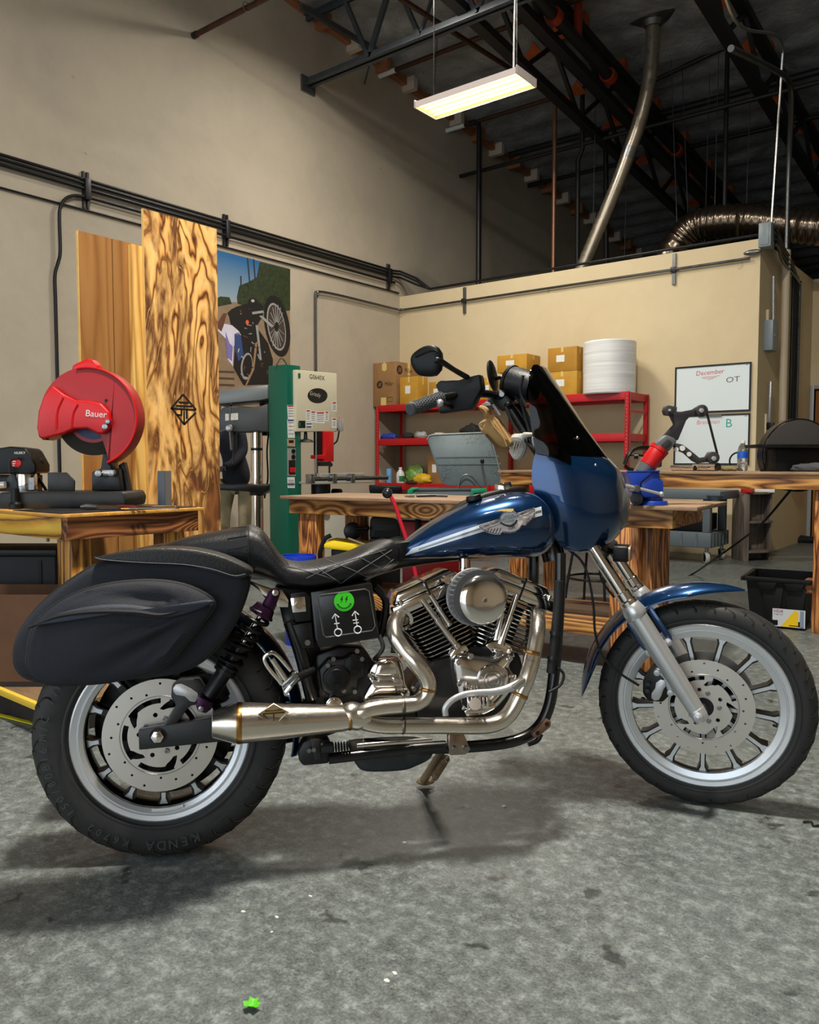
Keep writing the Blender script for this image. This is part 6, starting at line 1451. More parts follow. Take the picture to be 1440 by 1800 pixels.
qc = dp.at(*k9(165, 1130), -.1)
dp.p('quill', MB().cyl(qc, qc + V((0, 0, -.12)), .03, .024).cyl(qc + V((0, 0, -.12)), qc + V((0, 0, -.2)), .02, .016).cyl(qc + V((0, 0, -.2)), qc + V((0, 0, -.3)), .008), dsteel)
tz = dp.at(*k9(200, 1440)).z
dp.p('table', dp.out(k9, [(40, 1440), (375, 1440), (375, 1470), (330, 1500), (250, 1480), (40, 1470)], -.22, .4), blackm, bevel=.006)
dp.p('table_arm', MB().cyl((q0.x, 0, tz - .1), (q0.x, 0, tz + .0), .075, n=24), blackm)
dp.p('column_collar', MB().cyl((q0.x, 0, dp.at(*k9(300, 1240)).z), (q0.x, 0, dp.at(*k9(300, 1225)).z), .056, n=24), blackm)
dp.p('label', dp.out(k9, [(120, 1025), (195, 1020), (195, 1060), (120, 1065)], -.163, .003), mat('label_paper', (205, 205, 200), .5, var=.3, vscale=60))
dp.p('power_cable', MB().tube([dp.at(*k9(*p), .05) for p in ((375, 1130), (365, 1250), (370, 1400), (350, 1520))], .008, 8, 5), blackp)
# ---- person standing behind the drill press
PP = pl(415, 900, DPz, .75); PP.z = 0
navy = mat('navy_overshirt', (30, 33, 46), .85, var=.25, vscale=7, bump=.4, bscale=30); khaki = mat('khaki_cotton', (150, 138, 108), .85, var=.15, vscale=9, bump=.3, bscale=40); skin = mat('skin', (150, 104, 80), .5)
def skinned(name, chain, edges, m, parent, root=0):
    me = bpy.data.meshes.new(name); me.from_pydata([c_[:3] for c_ in chain], edges, []); o = bpy.data.objects.new(name, me); COL.objects.link(o); o.parent = parent
    md = o.modifiers.new('skin', 'SKIN'); md.use_smooth_shade = True
    lay = me.skin_vertices[0].data
    for i, c_ in enumerate(chain): lay[i].radius = (c_[3], c_[4] if len(c_) > 4 else c_[3]); lay[i].use_root = (i == root)
    s_ = o.modifiers.new('s', 'SUBSURF'); s_.levels = 2; s_.render_levels = 2
    me.materials.append(m); return o
pe = empty('person', 'person in navy work shirt and khaki trousers bending behind the drill press', 'person', PP, YAW)
# body frame: x = picture right, y = away, z up; bending forward to the left
tor = [(.02, .0, .93, .15, .12), (.0, .0, 1.08, .15, .125), (-.05, -.01, 1.25, .165, .12), (-.10, -.02, 1.40, .155, .1), (-.13, -.03, 1.49, .07, .06), (-.16, -.05, 1.56, .055, .055),
       (.05, -.0, 1.40, .075), (.10, -.08, 1.18, .058), (.02, -.26, 1.05, .045), (-.05, -.34, 1.02, .04),
       (-.26, -.06, 1.38, .072), (-.32, -.16, 1.16, .056), (-.2, -.32, 1.03, .044), (-.14, -.38, 1.01, .04),
       (.10, .0, .80, .105, .1), (-.08, .0, .80, .105, .1)]
ed = [(0, 1), (1, 2), (2, 3), (3, 4), (4, 5), (3, 6), (6, 7), (7, 8), (8, 9), (3, 10), (10, 11), (11, 12), (12, 13), (0, 14), (0, 15)]
skinned('shirt', tor, ed, navy, pe)
lg_ = [(.02, .0, .90, .13, .11), (.11, -.0, .80, .098), (.10, -.05, .5, .072), (.08, .03, .12, .062), (-.09, .0, .80, .098), (-.12, -.06, .5, .072), (-.12, .02, .12, .062)]
skinned('trousers', lg_, [(0, 1), (1, 2), (2, 3), (0, 4), (4, 5), (5, 6)], khaki, pe)
for x in (.08, -.12): MB().ball((x, -.04, .05), .055, sc=(.85, 2.2, .9)).build('shoe', blackp, pe)
hd = MB().ball((-.2, -.08, 1.68), .105, 20, 14, (.82, .98, 1.18)).ball((-.2, -.19, 1.665), .02, 8, 6, (.7, 1, 1.2)).ball((-.12, -.08, 1.67), .025, 8, 6, (.4, .8, 1.2)).ball((-.28, -.08, 1.67), .025, 8, 6, (.4, .8, 1.2)); hd.build('head', skin, pe)
MB().ball((-.2, -.06, 1.73), .108, 18, 10, (.86, 1.0, .92)).build('cap', mat('dark_cap', (24, 26, 30), .8), pe)
for s_ in (-1, 1): MB().ball((-.2 + .036 * s_, -.175, 1.69), .011).build('eye', ink, pe)
MB().box(-.225, -.175, -.185, -.178, 1.622, 1.630).build('mouth', mat('lip', (120, 70, 60), .5), pe)
for hx, hy in ((-.06, -.37), (-.13, -.41)):
    hn = [(hx, hy + .03, 1.02, .032, .02), (hx, hy - .05, 1.0, .036, .016)]; e_ = [(0, 1)]
    for f_ in range(4):
        b0 = len(hn); hn += [(hx - .027 + .018 * f_, hy - .085, .995 + .004 * (f_ % 2), .009), (hx - .028 + .019 * f_, hy - .115 - .006 * (1 if f_ in (1, 2) else 0), .975, .0085)]; e_ += [(1, b0), (b0, b0 + 1)]
    b0 = len(hn); hn += [(hx + .04, hy - .02, .995, .011), (hx + .05, hy - .06, .98, .0095)]; e_ += [(0, b0), (b0, b0 + 1)]
    skinned('hand', hn, e_, mat('black_glove', (20, 20, 22), .7), pe)
MB().bar((.12, -.1, 1.15), (.04, -.2, 1.11), .03, .02).build('blue_trim', mat('blue_tape', (36, 58, 140), .6), pe)
# ---- green band saw
XS = -5.3
def k10(x, y): return 500 + x / 5.625, 640 + y / 5.625
bs0 = onX(504, 640, XS); 
bs = empty('band_saw', 'green and cream vertical band saw with a red blade guard', 'band saw', (XS, bs0.y, 0))
grnm = mat('saw_green', (0, 92, 72), .4, coat=.2); creamm = mat('saw_cream', (206, 200, 176), .45, coat=.1)
def sx(px, py, dx=0.): q = onX(px, py, XS + dx); return V((dx, q.y - bs0.y, q.z))
def sx5(x, y, dx=0.): return sx(*k10(x, y), dx)
def sq(pts, dx, th, conv=k10): 
    o = [sx(*conv(*p), dx) for p in pts]; return MB().plate([(q.y, q.z) for q in o], V((dx - th, 0, 0)), Y3, Z3, th)
yr = sx(529, 700).y
MB().box(-.24, 0, 0, yr, 0, bs0.z).build('column', grnm, bs, .008)
MB().box(-.3, .02, yr + .01, .75, 0, .6).build('cabinet_base', mat('saw_cream2', (198, 196, 184), .45), bs, .01)
cov = sq([(112, 55), (520, 92), (522, 665), (118, 668)], .035, .22); cov.build('wheel_cover', creamm, bs, .008)
for y_ in (115, 600): MB().box(.035, .045, -.012, .012, -.02, .02, Matrix.Translation(sx5(116, y_))).build('hinge', grnm, bs, .003)
q = sx5(322, 133, .036); MB().text('G0640X', .058, q, Y3, Z3, .001).build('model_text', mat('text_green', (16, 50, 42), .5), bs)
o_ = [sx5(328 + 98 * math.cos(t), 312 + 74 * math.sin(t), .036) for t in [2 * PI * i / 32 for i in range(32)]]; MB().plate([(p.y, p.z) for p in o_], V((.035, 0, 0)), Y3, Z3, .002).build('badge', mat('badge_black', (32, 30, 28), .4, var=.4, vscale=30), bs)
q = sx5(305, 300, .0375); MB().text('Grizzly', .05, q, Y3 + V((0, 0, -.1)), Z3, .001, shear=.2).build('badge_text', mat('badge_silver', (190, 184, 170), .4), bs)
lab = mat('warning_label', (222, 224, 222), .5, var=.12, vscale=70); lr = mat('label_red', (170, 40, 40), .5); lbl = mat('label_blue', (60, 80, 140), .5); lgr = mat('label_text_grey', (130, 132, 134), .5)
for pts in ([(215, 450), (258, 450), (258, 565), (215, 565)], [(262, 462), (310, 466), (310, 580), (262, 575)], [(316, 470), (400, 474), (398, 588), (314, 582)], [(402, 465), (440, 470), (438, 565), (402, 560)], [(472, 370), (517, 374), (517, 470), (472, 470)], [(472, 532), (515, 535), (515, 630), (472, 630)], [(212, 578), (276, 580), (276, 638), (212, 636)]):
    sq(pts, .0362, .002).build('label', lab, bs)
    (x0_, y0_), (x1_, y1_) = pts[0], pts[2]
    sq([(x0_ + 5, y0_ + 6), (x1_ - 5, y0_ + 6), (x1_ - 5, y0_ + 20), (x0_ + 5, y0_ + 20)], .0368, .001).build('label_heading', lr if x0_ != 212 else lbl, bs)
    for k in range(4): yy_ = y0_ + 32 + (y1_ - y0_ - 40) * k / 4; sq([(x0_ + 6, yy_), (x1_ - 7, yy_), (x1_ - 7, yy_ + 7), (x0_ + 6, yy_ + 7)], .0368, .001).build('label_line', lgr, bs)
sq([(142, 560), (208, 560), (208, 632), (142, 632)], .0364, .003).build('window', ink, bs)
for y0_, y1_ in ((405, 545), (548, 730), (1118, 1225)):
    sq([(30, y0_), (102, y0_), (104, y1_), (36, y1_)], .002, .004).build('column_label', lab, bs)
    sq([(32, y0_ + 2 if y0_ != 1118 else 1180), (102, y0_ + 2 if y0_ != 1118 else 1180), (102, (y0_ if y0_ != 1118 else 1180) + 16), (32, (y0_ if y0_ != 1118 else 1180) + 16)], .0026, .001).build('label_heading', lbl if y0_ != 405 else lr, bs)
    for k in range(4): yy_ = y0_ + 28 + (y1_ - y0_ - 36) * k / 4; sq([(40, yy_), (96, yy_), (96, yy_ + 8), (40, yy_ + 8)], .0026, .001).build('label_line', lgr, bs)
sq([(30, 738), (106, 740), (106, 815), (34, 812)], .004, .006).build('display_panel', mat('panel_tan', (178, 150, 124), .5), bs); sq([(44, 752), (92, 752), (92, 780), (44, 780)], .0046, .001).build('display', ink, bs)
sq([(32, 832), (112, 834), (112, 1108), (36, 1104)], .004, .006).build('switch_panel', mat('panel_grey', (150, 148, 142), .5), bs)
sq([(48, 950), (112, 950), (112, 1088), (48, 1088)], .012, .01).build('switch_box', ink, bs, .003); sq([(62, 1022), (112, 1022), (112, 1072), (62, 1072)], .02, .012).build('stop_paddle', redm, bs, .003)
for y_ in (860, 918): q = sx5(82, y_, .004); MB().cyl(q, q + V((.02, 0, 0)), .018, n=18).build('dial', blackp, bs, .003)
# guard, blade, table
sq([(400, 668), (490, 668), (490, 965), (395, 965), (395, 940), (335, 935), (335, 900), (400, 895)], .06, .1).build('blade_guard', redm, bs, .004)
sq([(335, 668), (395, 668), (395, 900), (335, 900)], .03, .06).build('guide_post', ink, bs)
MB().cyl(sx5(315, 668, .06), sx5(315, 1075, .06), .007).build('guide_rod', steel, bs)
MB().cyl(sx5(445, 960), sx5(445, 1080), .008).build('blade_tube', blackm, bs)
MB().box(-.02, .03, -.06, .08, -.02, .02, Matrix.Translation(sx5(385, 988, .02))).build('blade_guide', dsteel, bs, .006); MB().ball(sx5(455, 995, .03), .022).build('guide_knob', blackp, bs)
q = sx5(210, 740, .0); MB().lathe([(.0, -.03), (.075, -.03), (.06, -.01), (.018, .0), (.014, .07)], q, Z3, 24).build('tension_wheel', ink, bs)
tz_ = sx5(300, 1160).z; ty0 = sx5(145, 1160).y; ty1 = sx5(700, 1160).y
MB().box(-.26, .22, ty0, ty1, tz_ - .02, tz_).build('table', mat('table_cast', (176, 174, 168), .4, .4), bs, .003)
fz = sx5(300, 1130, .15).z
MB().cyl((.2, ty0 + .0, tz_ + .035), (.2, sx(655, 830).y, tz_ + .035), .012).build('fence_rail', steel, bs)
MB().cyl((.2, ty0 + .0, tz_ + .015), (.2, sx(655, 830).y, tz_ + .015), .008).build('fence_rail', dsteel, bs)
for y_ in (260, 480, 660): q = sx5(y_, 1110, .2); MB().box(-.04, .03, -.025, .025, -.04, .04, Matrix.Translation(V((.2, q.y, tz_ + .03)))).build('rail_block', steel, bs, .004)
MB().box(.1, .16, sx5(240, 1080).y, sx5(670, 1080).y, tz_ + .045, tz_ + .075).build('fence', alu, bs, .003)
MB().cyl((0, sx5(360, 1200).y, .62), (0, sx5(360, 1200).y, tz_ - .02), .09, n=20).build('trunnion', ink, bs)
q = sx5(445, 1250); MB().cyl((.05, q.y, tz_ - .1), (.14, q.y, tz_ - .1), .03).build('trunnion_knob', blackp, bs)
MB().tube([sx5(500, 665, 0), sx5(540, 640, 0), sx5(535, 700, 0), sx5(520, 760, 0), sx5(490, 790, 0)], .008, 8, 5).build('air_hose', ink, bs)
MB().box(-.02, .04, -.012, .03, -.06, .06, Matrix.Translation(sx5(535, 600))).build('valve', alu, bs, .003); MB().ball(sx5(555, 545), .022).build('valve_knob', redm, bs)
MB().tube([sx(500, 640) + V((-.1, .0, 0)), sx(506, 634) + V((-.1, .02, .03)), sx(512, 640) + V((-.1, .05, .0))], .006, 8, 5).build('lifting_eye', steel, bs)
# ---- red shelving against the back wall
YS = 8.97
rx0 = onY(661, 800, YS).x; rx1 = onY(1106, 700, YS).x; zS = [onY(672, 718, YS).z, onY(672, 777, YS).z, onY(672, 854, YS).z, onY(1085, 945, YS).z]
RS = empty('red_shelving', 'red boltless steel shelving unit along the back wall', 'shelving', (rx0, YS, 0))
SW = rx1 - rx0; SD = .6
redd = mat('shelf_red', (186, 12, 24), .4)
ztop_ = zS[0] + .03
for x, y in ((0, 0), (SW - .05, 0), (0, SD - .05), (SW - .05, SD - .05), (SW * .5 - .03, 0), (SW * .5 - .03, SD - .05)):
    MB().box(x, x + .055, y, y + .004, 0, ztop_).box(x + (.051 if x > .1 else 0), x + (.055 if x > .1 else .004), y, y + .05, 0, ztop_).build('post', redd, RS)
hm = MB()
for x in (.02, SW - .03):
    for k in range(44): hm.box(x, x + .008, -.001, .0, .08 + .042 * k, .1 + .042 * k)
for k in range(44): hm.box(SW + .0052, SW + .0062, .02, .03, .08 + .042 * k, .1 + .042 * k); hm.box(SW + .0052, SW + .0062, SD - .03, SD - .02, .08 + .042 * k, .1 + .042 * k)
tag(hm.build('post_slots', mat('slot_grey', (150, 130, 120), .7), RS), kind='stuff')
for z in zS:
    for y in (0, SD - .03): MB().box(.056, SW - .001, y + .004, y + .03, z - .05, z + .045).build('beam', redd, RS, .003)
    for x in (.01, SW - .03): MB().box(x, x + .02, .05, SD - .051, z - .05, z + .04).build('end_beam', redd, RS, .002)
    MB().box(.03, SW - .03, .031, SD - .031, z + .018, z + .032).build('shelf_deck', mat('particle_board', (150, 136, 116), .8, var=.2), RS)
for z in (.6, 1.65): MB().box(SW - .01, SW - .004, .05, SD - .05, z, z + .03).build('tie_bar', redd, RS)
# boxes on top
card = mat('brown_cardboard', (146, 108, 66), .8, var=.12, vscale=5); amber = mat('amber_cardboard', (188, 140, 42), .7, var=.15, vscale=5); amber2 = mat('amber_cardboard_b', (172, 124, 34), .7, var=.15, vscale=4)
tape = mat('packing_tape', (214, 190, 120), .35)
ztb = ztop_
def carton(x0, x1, x2, yt, yb, m, label, zb=None, Y=9.0, lab2=True, dep=None):
    c_ = onY(x1, yb, Y); xl_ = onY(x0, yb, Y).x; zb = ztb + .002 if zb is None else zb; zt3 = onY(x1, yt, Y).z
    d_ = (onX(x2, yb, c_.x).y - Y) if dep is None else dep
    e = empty('cardboard_box', label, 'box', (xl_, Y, zb), 0, 'cardboard boxes on the red shelving')
    w = c_.x - xl_; h = zt3 - zb
    MB().box(0, w, 0, d_, 0, h).build('carton', m, e, .004)
    MB().box(w * .46, w * .54, -.0012, -.0002, h * .8, h + .0008).build('tape', tape, e); MB().box(w * .46, w * .54, 0, d_, h + .0005, h + .0015).build('tape', tape, e)
    MB().box(w + .0003, w + .0012, d_ * .45, d_ * .55, h * .72, h).build('tape', tape, e)
    if lab2: MB().box(w * .3, w * .58, -.0015, -.0003, h * .4, h * .68).build('shipping_label', lab, e)
    return e, w, d_, h
e, w, d_, h = carton(656, 696, 741, 635, 711, card, 'tall brown carton with round black logos at the left end of the shelving top', None, 9.0, False)
lk = mat('print_black', (30, 26, 24), .7)
def logo(e, o, u, v, s):
    MB().plate(circ(s, 28), o, u, v, .0008).build('logo_disc', lk, e)
    b_ = MB(); w3 = V(u).cross(V(v))
    for k in range(3): b_.add([V(o) + w3 * .0012 + V(u) * (s * (-.52 + .36 * k + .0)) + V(v) * (-s * .5), V(o) + w3 * .0012 + V(u) * (s * (-.36 + .36 * k)) + V(v) * (-s * .5), V(o) + w3 * .0012 + V(u) * (s * (-.06 + .36 * k)) + V(v) * (s * .5), V(o) + w3 * .0012 + V(u) * (s * (-.22 + .36 * k)) + V(v) * (s * .5)], [(0, 1, 2, 3)])
    b_.build('logo_stripes', card, e, flat=True)
    MB().text('Miller', s * 1.5, V(o) + V(u) * s * 3.1, u, v, .001, sx=.8).build('logo_text', lk, e)
logo(e, V((w * .3, -.0008, h * .5)), X3, Z3, .055); logo(e, V((w + .0008, d_ * .14, h * .82)), Y3, Z3, .065)
MB().box(w * .35, w * .58, -.0014, -.0003, 0, h * .2).build('pale_patch', tape, e); MB().box(w * .4, w * .6, -.0014, -.0003, h * .82, h * .97).build('pale_patch', tape, e)
MB().tube([V((w * .65, -.001, h * .1)), V((w * .85, -.001, h * .1)), V((w * .85, -.001, h * .2)), V((w * .65, -.001, h * .2))], .003, 4, 0, True).build('handling_mark', lk, e)
XA = e.location.x + w
carton(703, 735, 752, 661, 709, amber, 'amber carton next to the tall brown carton', None, 8.985)
carton(754, 782, 800, 670, 706, amber2, 'lower amber carton behind the brake lever', None, 8.99)
carton(843, 872, 884, 663, 690, amber, 'small amber carton in front of the left mirror', None, 8.985)
e1_, *_r = carton(886, 952, 961, 650, 690, amber2, 'amber carton behind the gauge, lower of two', None, 8.99)
carton(874, 926, 950, 621, 650, amber, 'amber carton on top of the pile behind the gauge', e1_.location.z + _r[2] + .002, 8.995)
e2_, *_r2 = carton(962, 1014, 1025, 651, 690, amber, 'lower amber carton beside the white foam roll', None, 8.985)
carton(963, 1014, 1025, 608, 650, amber2, 'upper amber carton beside the white foam roll', e2_.location.z + _r2[2] + .002, 8.985)
# foam roll
fa_ = pl(1025, 690, V((rx1 - .2, 9.27, 0))); fb_ = pl(1117, 690, V((rx1 - .2, 9.27, 0))); fcn = (fa_ + fb_) / 2; fr_r = (fb_ - fa_).length / 2 * .98
zf0 = ztb + .002; zf1 = pl(1070, 602, fcn).z
foamm = NT('foam_sheet'); cf = foamm.n('ShaderNodeTexCoord'); sf = foamm.n('ShaderNodeSeparateXYZ'); foamm.l(cf.outputs['Object'], sf.inputs[0])
nf = foamm.noise(foamm.coord('Object', (1, 1, 30)), 1.2, 3); foamm.l(foamm.ramp(nf.outputs[0], [(.3, _lin((206, 208, 210))), (.7, _lin((236, 237, 238)))]), foamm.b.inputs['Base Color']); foamm.b.inputs['Roughness'].default_value = .45
fo_ = empty('foam_roll', 'big white roll of packing foam standing on the shelving', 'foam roll', (fcn.x, fcn.y, zf0))
MB().lathe([(.05, zf1 - zf0), (fr_r * .97, zf1 - zf0), (fr_r, zf1 - zf0 - .012), (fr_r, .012), (fr_r * .97, 0), (.05, 0)], (0, 0, 0), Z3, 64, closed=True).build('foam', foamm.m, fo_)
sp4 = [(.05 + (fr_r - .06) * i / 160) for i in range(161)]; MB().tube([(r4 * math.cos(i * .35), r4 * math.sin(i * .35), zf1 - zf0 + .001) for i, r4 in enumerate(sp4)], .002, 4).build('spiral_edge', mat('foam_edge', (190, 192, 196), .6), fo_)
# goods on the shelves
def blob(name, label, cat, px, py, Y, z, sx_, sy_, sz_, m, seed=0, n=24):
    c_ = onY(px, py, Y); rn = random.Random(seed); b_ = MB().ball((0, 0, 0), 1, n, 12)
    ph = [rn.random() * 6 for _ in range(6)]
    for p in b_.v:
        k = 1 + .14 * math.sin(5 * p.x + ph[0]) * math.cos(4 * p.y + ph[1]) + .10 * math.sin(9 * p.z + 7 * p.x + ph[2]) + .06 * math.sin(15 * p.y + ph[3])
        p.x *= sx_ * k; p.y *= sy_ * k; p.z = max(p.z * k, -.75) * sz_
    o = b_.build(name, m, None, 0, 2, 80); o.location = (c_.x, c_.y, z + .75 * sz_); return tag(o, label, cat)
z2 = zS[1] + .034; z3 = zS[2] + .034
blob('blue_gloves', 'blue gloves lying at the left of the second shelf', 'gloves', 684, 768, 9.05, z2, .15, .06, .05, mat('blue_glove', (22, 56, 160), .7), 1)
blob('black_rag', 'black cloth bundle on the second shelf', 'rag', 718, 768, 9.1, z2, .1, .08, .055, mat('rag_black', (26, 26, 28), .8), 2)
blob('grey_rag', 'pale grey plastic bundle on the second shelf', 'bag', 740, 768, 9.08, z2, .1, .08, .06, mat('rag_grey', (150, 150, 150), .5), 3)
blob('pale_rag', 'cream crumpled paper on the second shelf behind the lid', 'paper', 772, 764, 9.15, z2, .13, .08, .05, mat('rag_cream', (190, 176, 158), .7), 4)
blob('baseball_cap', 'black cap on the second shelf above the grey lid', 'cap', 829, 758, 9.1, z2, .16, .1, .1, mat('cap_black', (18, 18, 19), .8), 5)
c_ = onY(684, 848, 9.05); bt = empty('blue_canister', 'light blue cylinder canister on the third shelf', 'canister', (c_.x, c_.y, z3)); cb = mat('sky_plastic', (104, 158, 208), .5)
MB().lathe([(0, 0), (.04, 0), (.042, .01), (.042, .2), (.038, .212), (0, .212)], (0, 0, 0), Z3, 28).build('can', cb, bt); MB().lathe([(.043, .1), (.043, .104)], (0, 0, 0), Z3, 28).build('band', mat('sky_plastic_dark', (84, 134, 186), .5), bt)
c_ = onY(704, 846, 9.05); jg = empty('white_jug', 'white plastic jug with green label on the third shelf', 'jug', (c_.x, c_.y, z3))
MB().lathe([(0, 0), (.055, 0), (.06, .01), (.06, .12), (.05, .16), (.022, .2), (.02, .215)], (0, 0, 0), Z3, 28).build('jug_body', mat('jug_white', (214, 216, 214), .4), jg); MB().lathe([(.021, .21), (.023, .21), (.023, .232), (0, .233)], (0, 0, 0), Z3, 20).build('cap', white, jg); MB().lathe([(.0605, .03), (.0608, .035), (.0608, .105), (.0605, .11)], (0, 0, 0), Z3, 28, a0=R(20), a1=R(200)).build('label', mat('label_green', (40, 110, 70), .5), jg)
blob('green_bag', 'crumpled green and white plastic bag on the third shelf', 'bag', 728, 823, 9.25, z3, .16, .1, .15, mat('bag_green', (128, 168, 84), .4, var=.5, vscale=12), 6)
blob('yellow_bag', 'yellow and black tool bag on the third shelf', 'bag', 742, 840, 9.05, z3, .14, .1, .08, mat('bag_yellow', (206, 166, 30), .5), 7)
blob('orange_tool', 'small dark tool with orange parts on the third shelf', 'tool', 725, 846, 8.99, z3, .1, .05, .03, mat('tool_dark', (60, 38, 30), .6), 8)
carton(752, 778, 800, 800, 846, card, 'brown carton on the third shelf behind the open lid', z3 + .002, 9.1)
# ---- parts washer with open lid
PWp = onZ(830, 1000, 0); PWc = V((onY(830, 860, 7.35).x, 7.35, 0))
pw_ = Spot('parts_washer', 'grey parts washer with raised lid and green corners behind the bench', 'parts washer', PWc)
pgr = mat('washer_grey', (112, 122, 126), .5, .1, var=.1); pgn = mat('washer_green', (0, 150, 104), .45)
pw_.p('tub', pw_.out(c6, [(510, 1575), (1280, 1568), (1270, 1700), (520, 1700)], -.02, .55), pgr, bevel=.01)
pw_.p('tub_rim', pw_.out(c6, [(505, 1555), (1290, 1550), (1290, 1572), (505, 1580)], -.04, .6), mat('washer_rim', (70, 76, 80), .5), bevel=.006)
for pts in ([(450, 1640), (462, 1570), (500, 1542), (575, 1540), (575, 1560), (520, 1572), (510, 1640)], [(1128, 1640), (1130, 1555), (1295, 1548), (1298, 1590), (1160, 1600), (1140, 1640)]): pw_.p('green_corner', pw_.out(c6, pts, -.055, .03), pgn, bevel=.004)
lidm = NT('washer_lid'); cl_ = lidm.coord('Object'); nl = lidm.noise(cl_, 2.2, 4, .7); nl2 = lidm.noise(cl_, 60, 2, .6)
lidm.l(lidm.mix(lidm.math('MULTIPLY', lidm.ramp(nl.outputs[0], [(.45, 0.), (.65, 1.)]), lidm.ramp(nl2.outputs[0], [(.5, 0.), (.6, 1.)])), _lin((112, 126, 130)), _lin((56, 52, 42))), lidm.b.inputs['Base Color']); lidm.b.inputs['Roughness'].default_value = .45; lidm.b.inputs['Metallic'].default_value = .2
lo_ = [(668, 1040), (685, 1000), (730, 985), (1290, 962), (1330, 990), (1440, 1400), (1430, 1500), (1380, 1525), (880, 1522), (835, 1500), (805, 1450)]
pw_.p('lid', pw_.out(c6, lo_, .12, .03), lidm.m, bevel=.006)
pw_.p('lid_edge', MB().tube([pw_.at(*c6(*p), .115) for p in lo_[:6]], .01, 8), mat('lid_rim', (140, 150, 150), .4, .3))
pw_.p('lid_rib', MB().bar(pw_.at(*c6(755, 1222), .11), pw_.at(*c6(1420, 1212), .11), .012, .012).bar(pw_.at(*c6(775, 1295), .11), pw_.at(*c6(1440, 1292), .11), .012, .012), pgr)
pw_.p('lid_stay', MB().bar(pw_.at(*c6(1240, 1290), .1), pw_.at(*c6(1300, 1545), .05), .012, .012), steel); pw_.p('stay_knob', MB().ball(pw_.at(*c6(1248, 1262), .09), .022), blackm)
pw_.p('spout_hose', MB().tube([pw_.at(*c6(*p), .05) for p in ((990, 1555), (1020, 1450), (1070, 1408), (1130, 1425), (1200, 1500), (1270, 1560))], .009, 8, 6), galv)
for x in (.0, .62): pw_.p('leg', MB().box(-.45 + x * 1.3, -.41 + x * 1.3, .0, .04, 0, .75), pgr); pw_.p('leg', MB().box(-.45 + x * 1.3, -.41 + x * 1.3, .46, .5, 0, .75), pgr)
# ---- whiteboards
def wboard(y00, y01, label):
    q0_ = onY(1188, 646, YB); q1_ = onY(1322, 637, YB); zt4 = onY(1188, y00, YB).z; zb4 = onY(1187, y01, YB).z
    e = empty('whiteboard', label, 'whiteboard', (q0_.x, YB, zb4), 0, 'whiteboards'); w = q1_.x - q0_.x; h = zt4 - zb4
    MB().box(.015, w - .015, -.012, 0, .012, h - .012).build('panel', mat('marker_board', (222, 234, 238), .25), e)
    fm = mat('board_frame', (18, 18, 20), .4)
    MB().box(0, w, -.02, 0, 0, .018).build('frame_bottom', fm, e); MB().box(0, w, -.02, 0, h - .018, h).build('frame_top', fm, e); MB().box(0, .018, -.02, 0, .018, h - .018).build('frame_side', fm, e); MB().box(w - .018, w, -.02, 0, .018, h - .018).build('frame_side', fm, e)
    return e, w, h
pink = mat('marker_red', (206, 70, 96), .6); teal = mat('marker_teal', (60, 170, 160), .6); mgrey = mat('marker_grey', (110, 90, 96), .6)
e, w, h = wboard(646, 727.5, 'upper whiteboard with the red word December, on the back wall')
MB().text('December', .075, (w * .47, -.0125, h * .84), X3 + V((0, 0, .03)), Z3, .0006, shear=.1).build('handwriting', pink, e); MB().tube([(w * .36, -.0125, h * .745), (w * .6, -.0125, h * .76)], .0022, 4).tube([(w * .38, -.0125, h * .72), (w * .56, -.0125, h * .73)], .002, 4).tube([(w * .44, -.0125, h * .69), (w * .52, -.0125, h * .71)], .002, 4).build('underline', pink, e)
MB().text('OT', .085, (w * .77, -.0125, h * .66), X3 + V((0, 0, .06)), Z3, .0006, sx=1.3).build('handwriting', mgrey, e); MB().box(w * .93, w * .96, -.0126, -.012, h * .94, h * .955).build('maker_mark', lgr, e)
e, w, h = wboard(731, 817, 'lower whiteboard with the red name Brettman and a teal letter')
MB().text('Brettman', .07, (w * .46, -.0125, h * .85), X3 + V((0, 0, .02)), Z3, .0006, shear=.1).build('handwriting', mat('marker_pink', (222, 130, 142), .6), e); MB().text('B', .14, (w * .73, -.0125, h * .81), X3, Z3, .0006).build('handwriting', teal, e); MB().box(w * .33, w * .64, -.03, -.0205, h * .955, h * .99).build('marker_tray', galv, e); MB().box(w * .93, w * .96, -.0126, -.012, h * .94, h * .955).build('maker_mark', lgr, e)
# ---- blue vise and belt grinder on the right end of the main bench
vP = onZ(1150, 888, .85); 
vs_ = Spot('bench_vise', 'blue bench vise bolted to the right end of the main bench', 'vise', vP)
vb = mat('vise_blue', (18, 58, 158), .4, coat=.2, var=.12)
def k11(x, y): return 1000 + x / 5.295, 660 + y / 5.295
vs_.p('swivel_base', MB().cyl((vs_.at(*k11(790, 1180)).x, .02, 0), (vs_.at(*k11(790, 1180)).x, .02, .022), .075, .07, 32).cyl((vs_.at(*k11(790, 1180)).x, .02, .022), (vs_.at(*k11(790, 1180)).x, .02, .06), .05, n=28), vb, bevel=.003)
vs_.p('front_jaw', vs_.out(k11, [(540, 895), (780, 890), (775, 915), (670, 1000), (670, 1100), (590, 1100), (575, 985)], -.06, .12), vb, bevel=.006)
vs_.p('rear_jaw', vs_.out(k11, [(770, 890), (850, 892), (850, 960), (885, 985), (885, 1080), (870, 1130), (700, 1140), (670, 1100), (670, 1000), (760, 920)], -.05, .11), vb, bevel=.008)
vs_.p('jaw_plate', vs_.out(k11, [(545, 888), (850, 884), (850, 896), (545, 900)], -.062, .02), vb, bevel=.001)
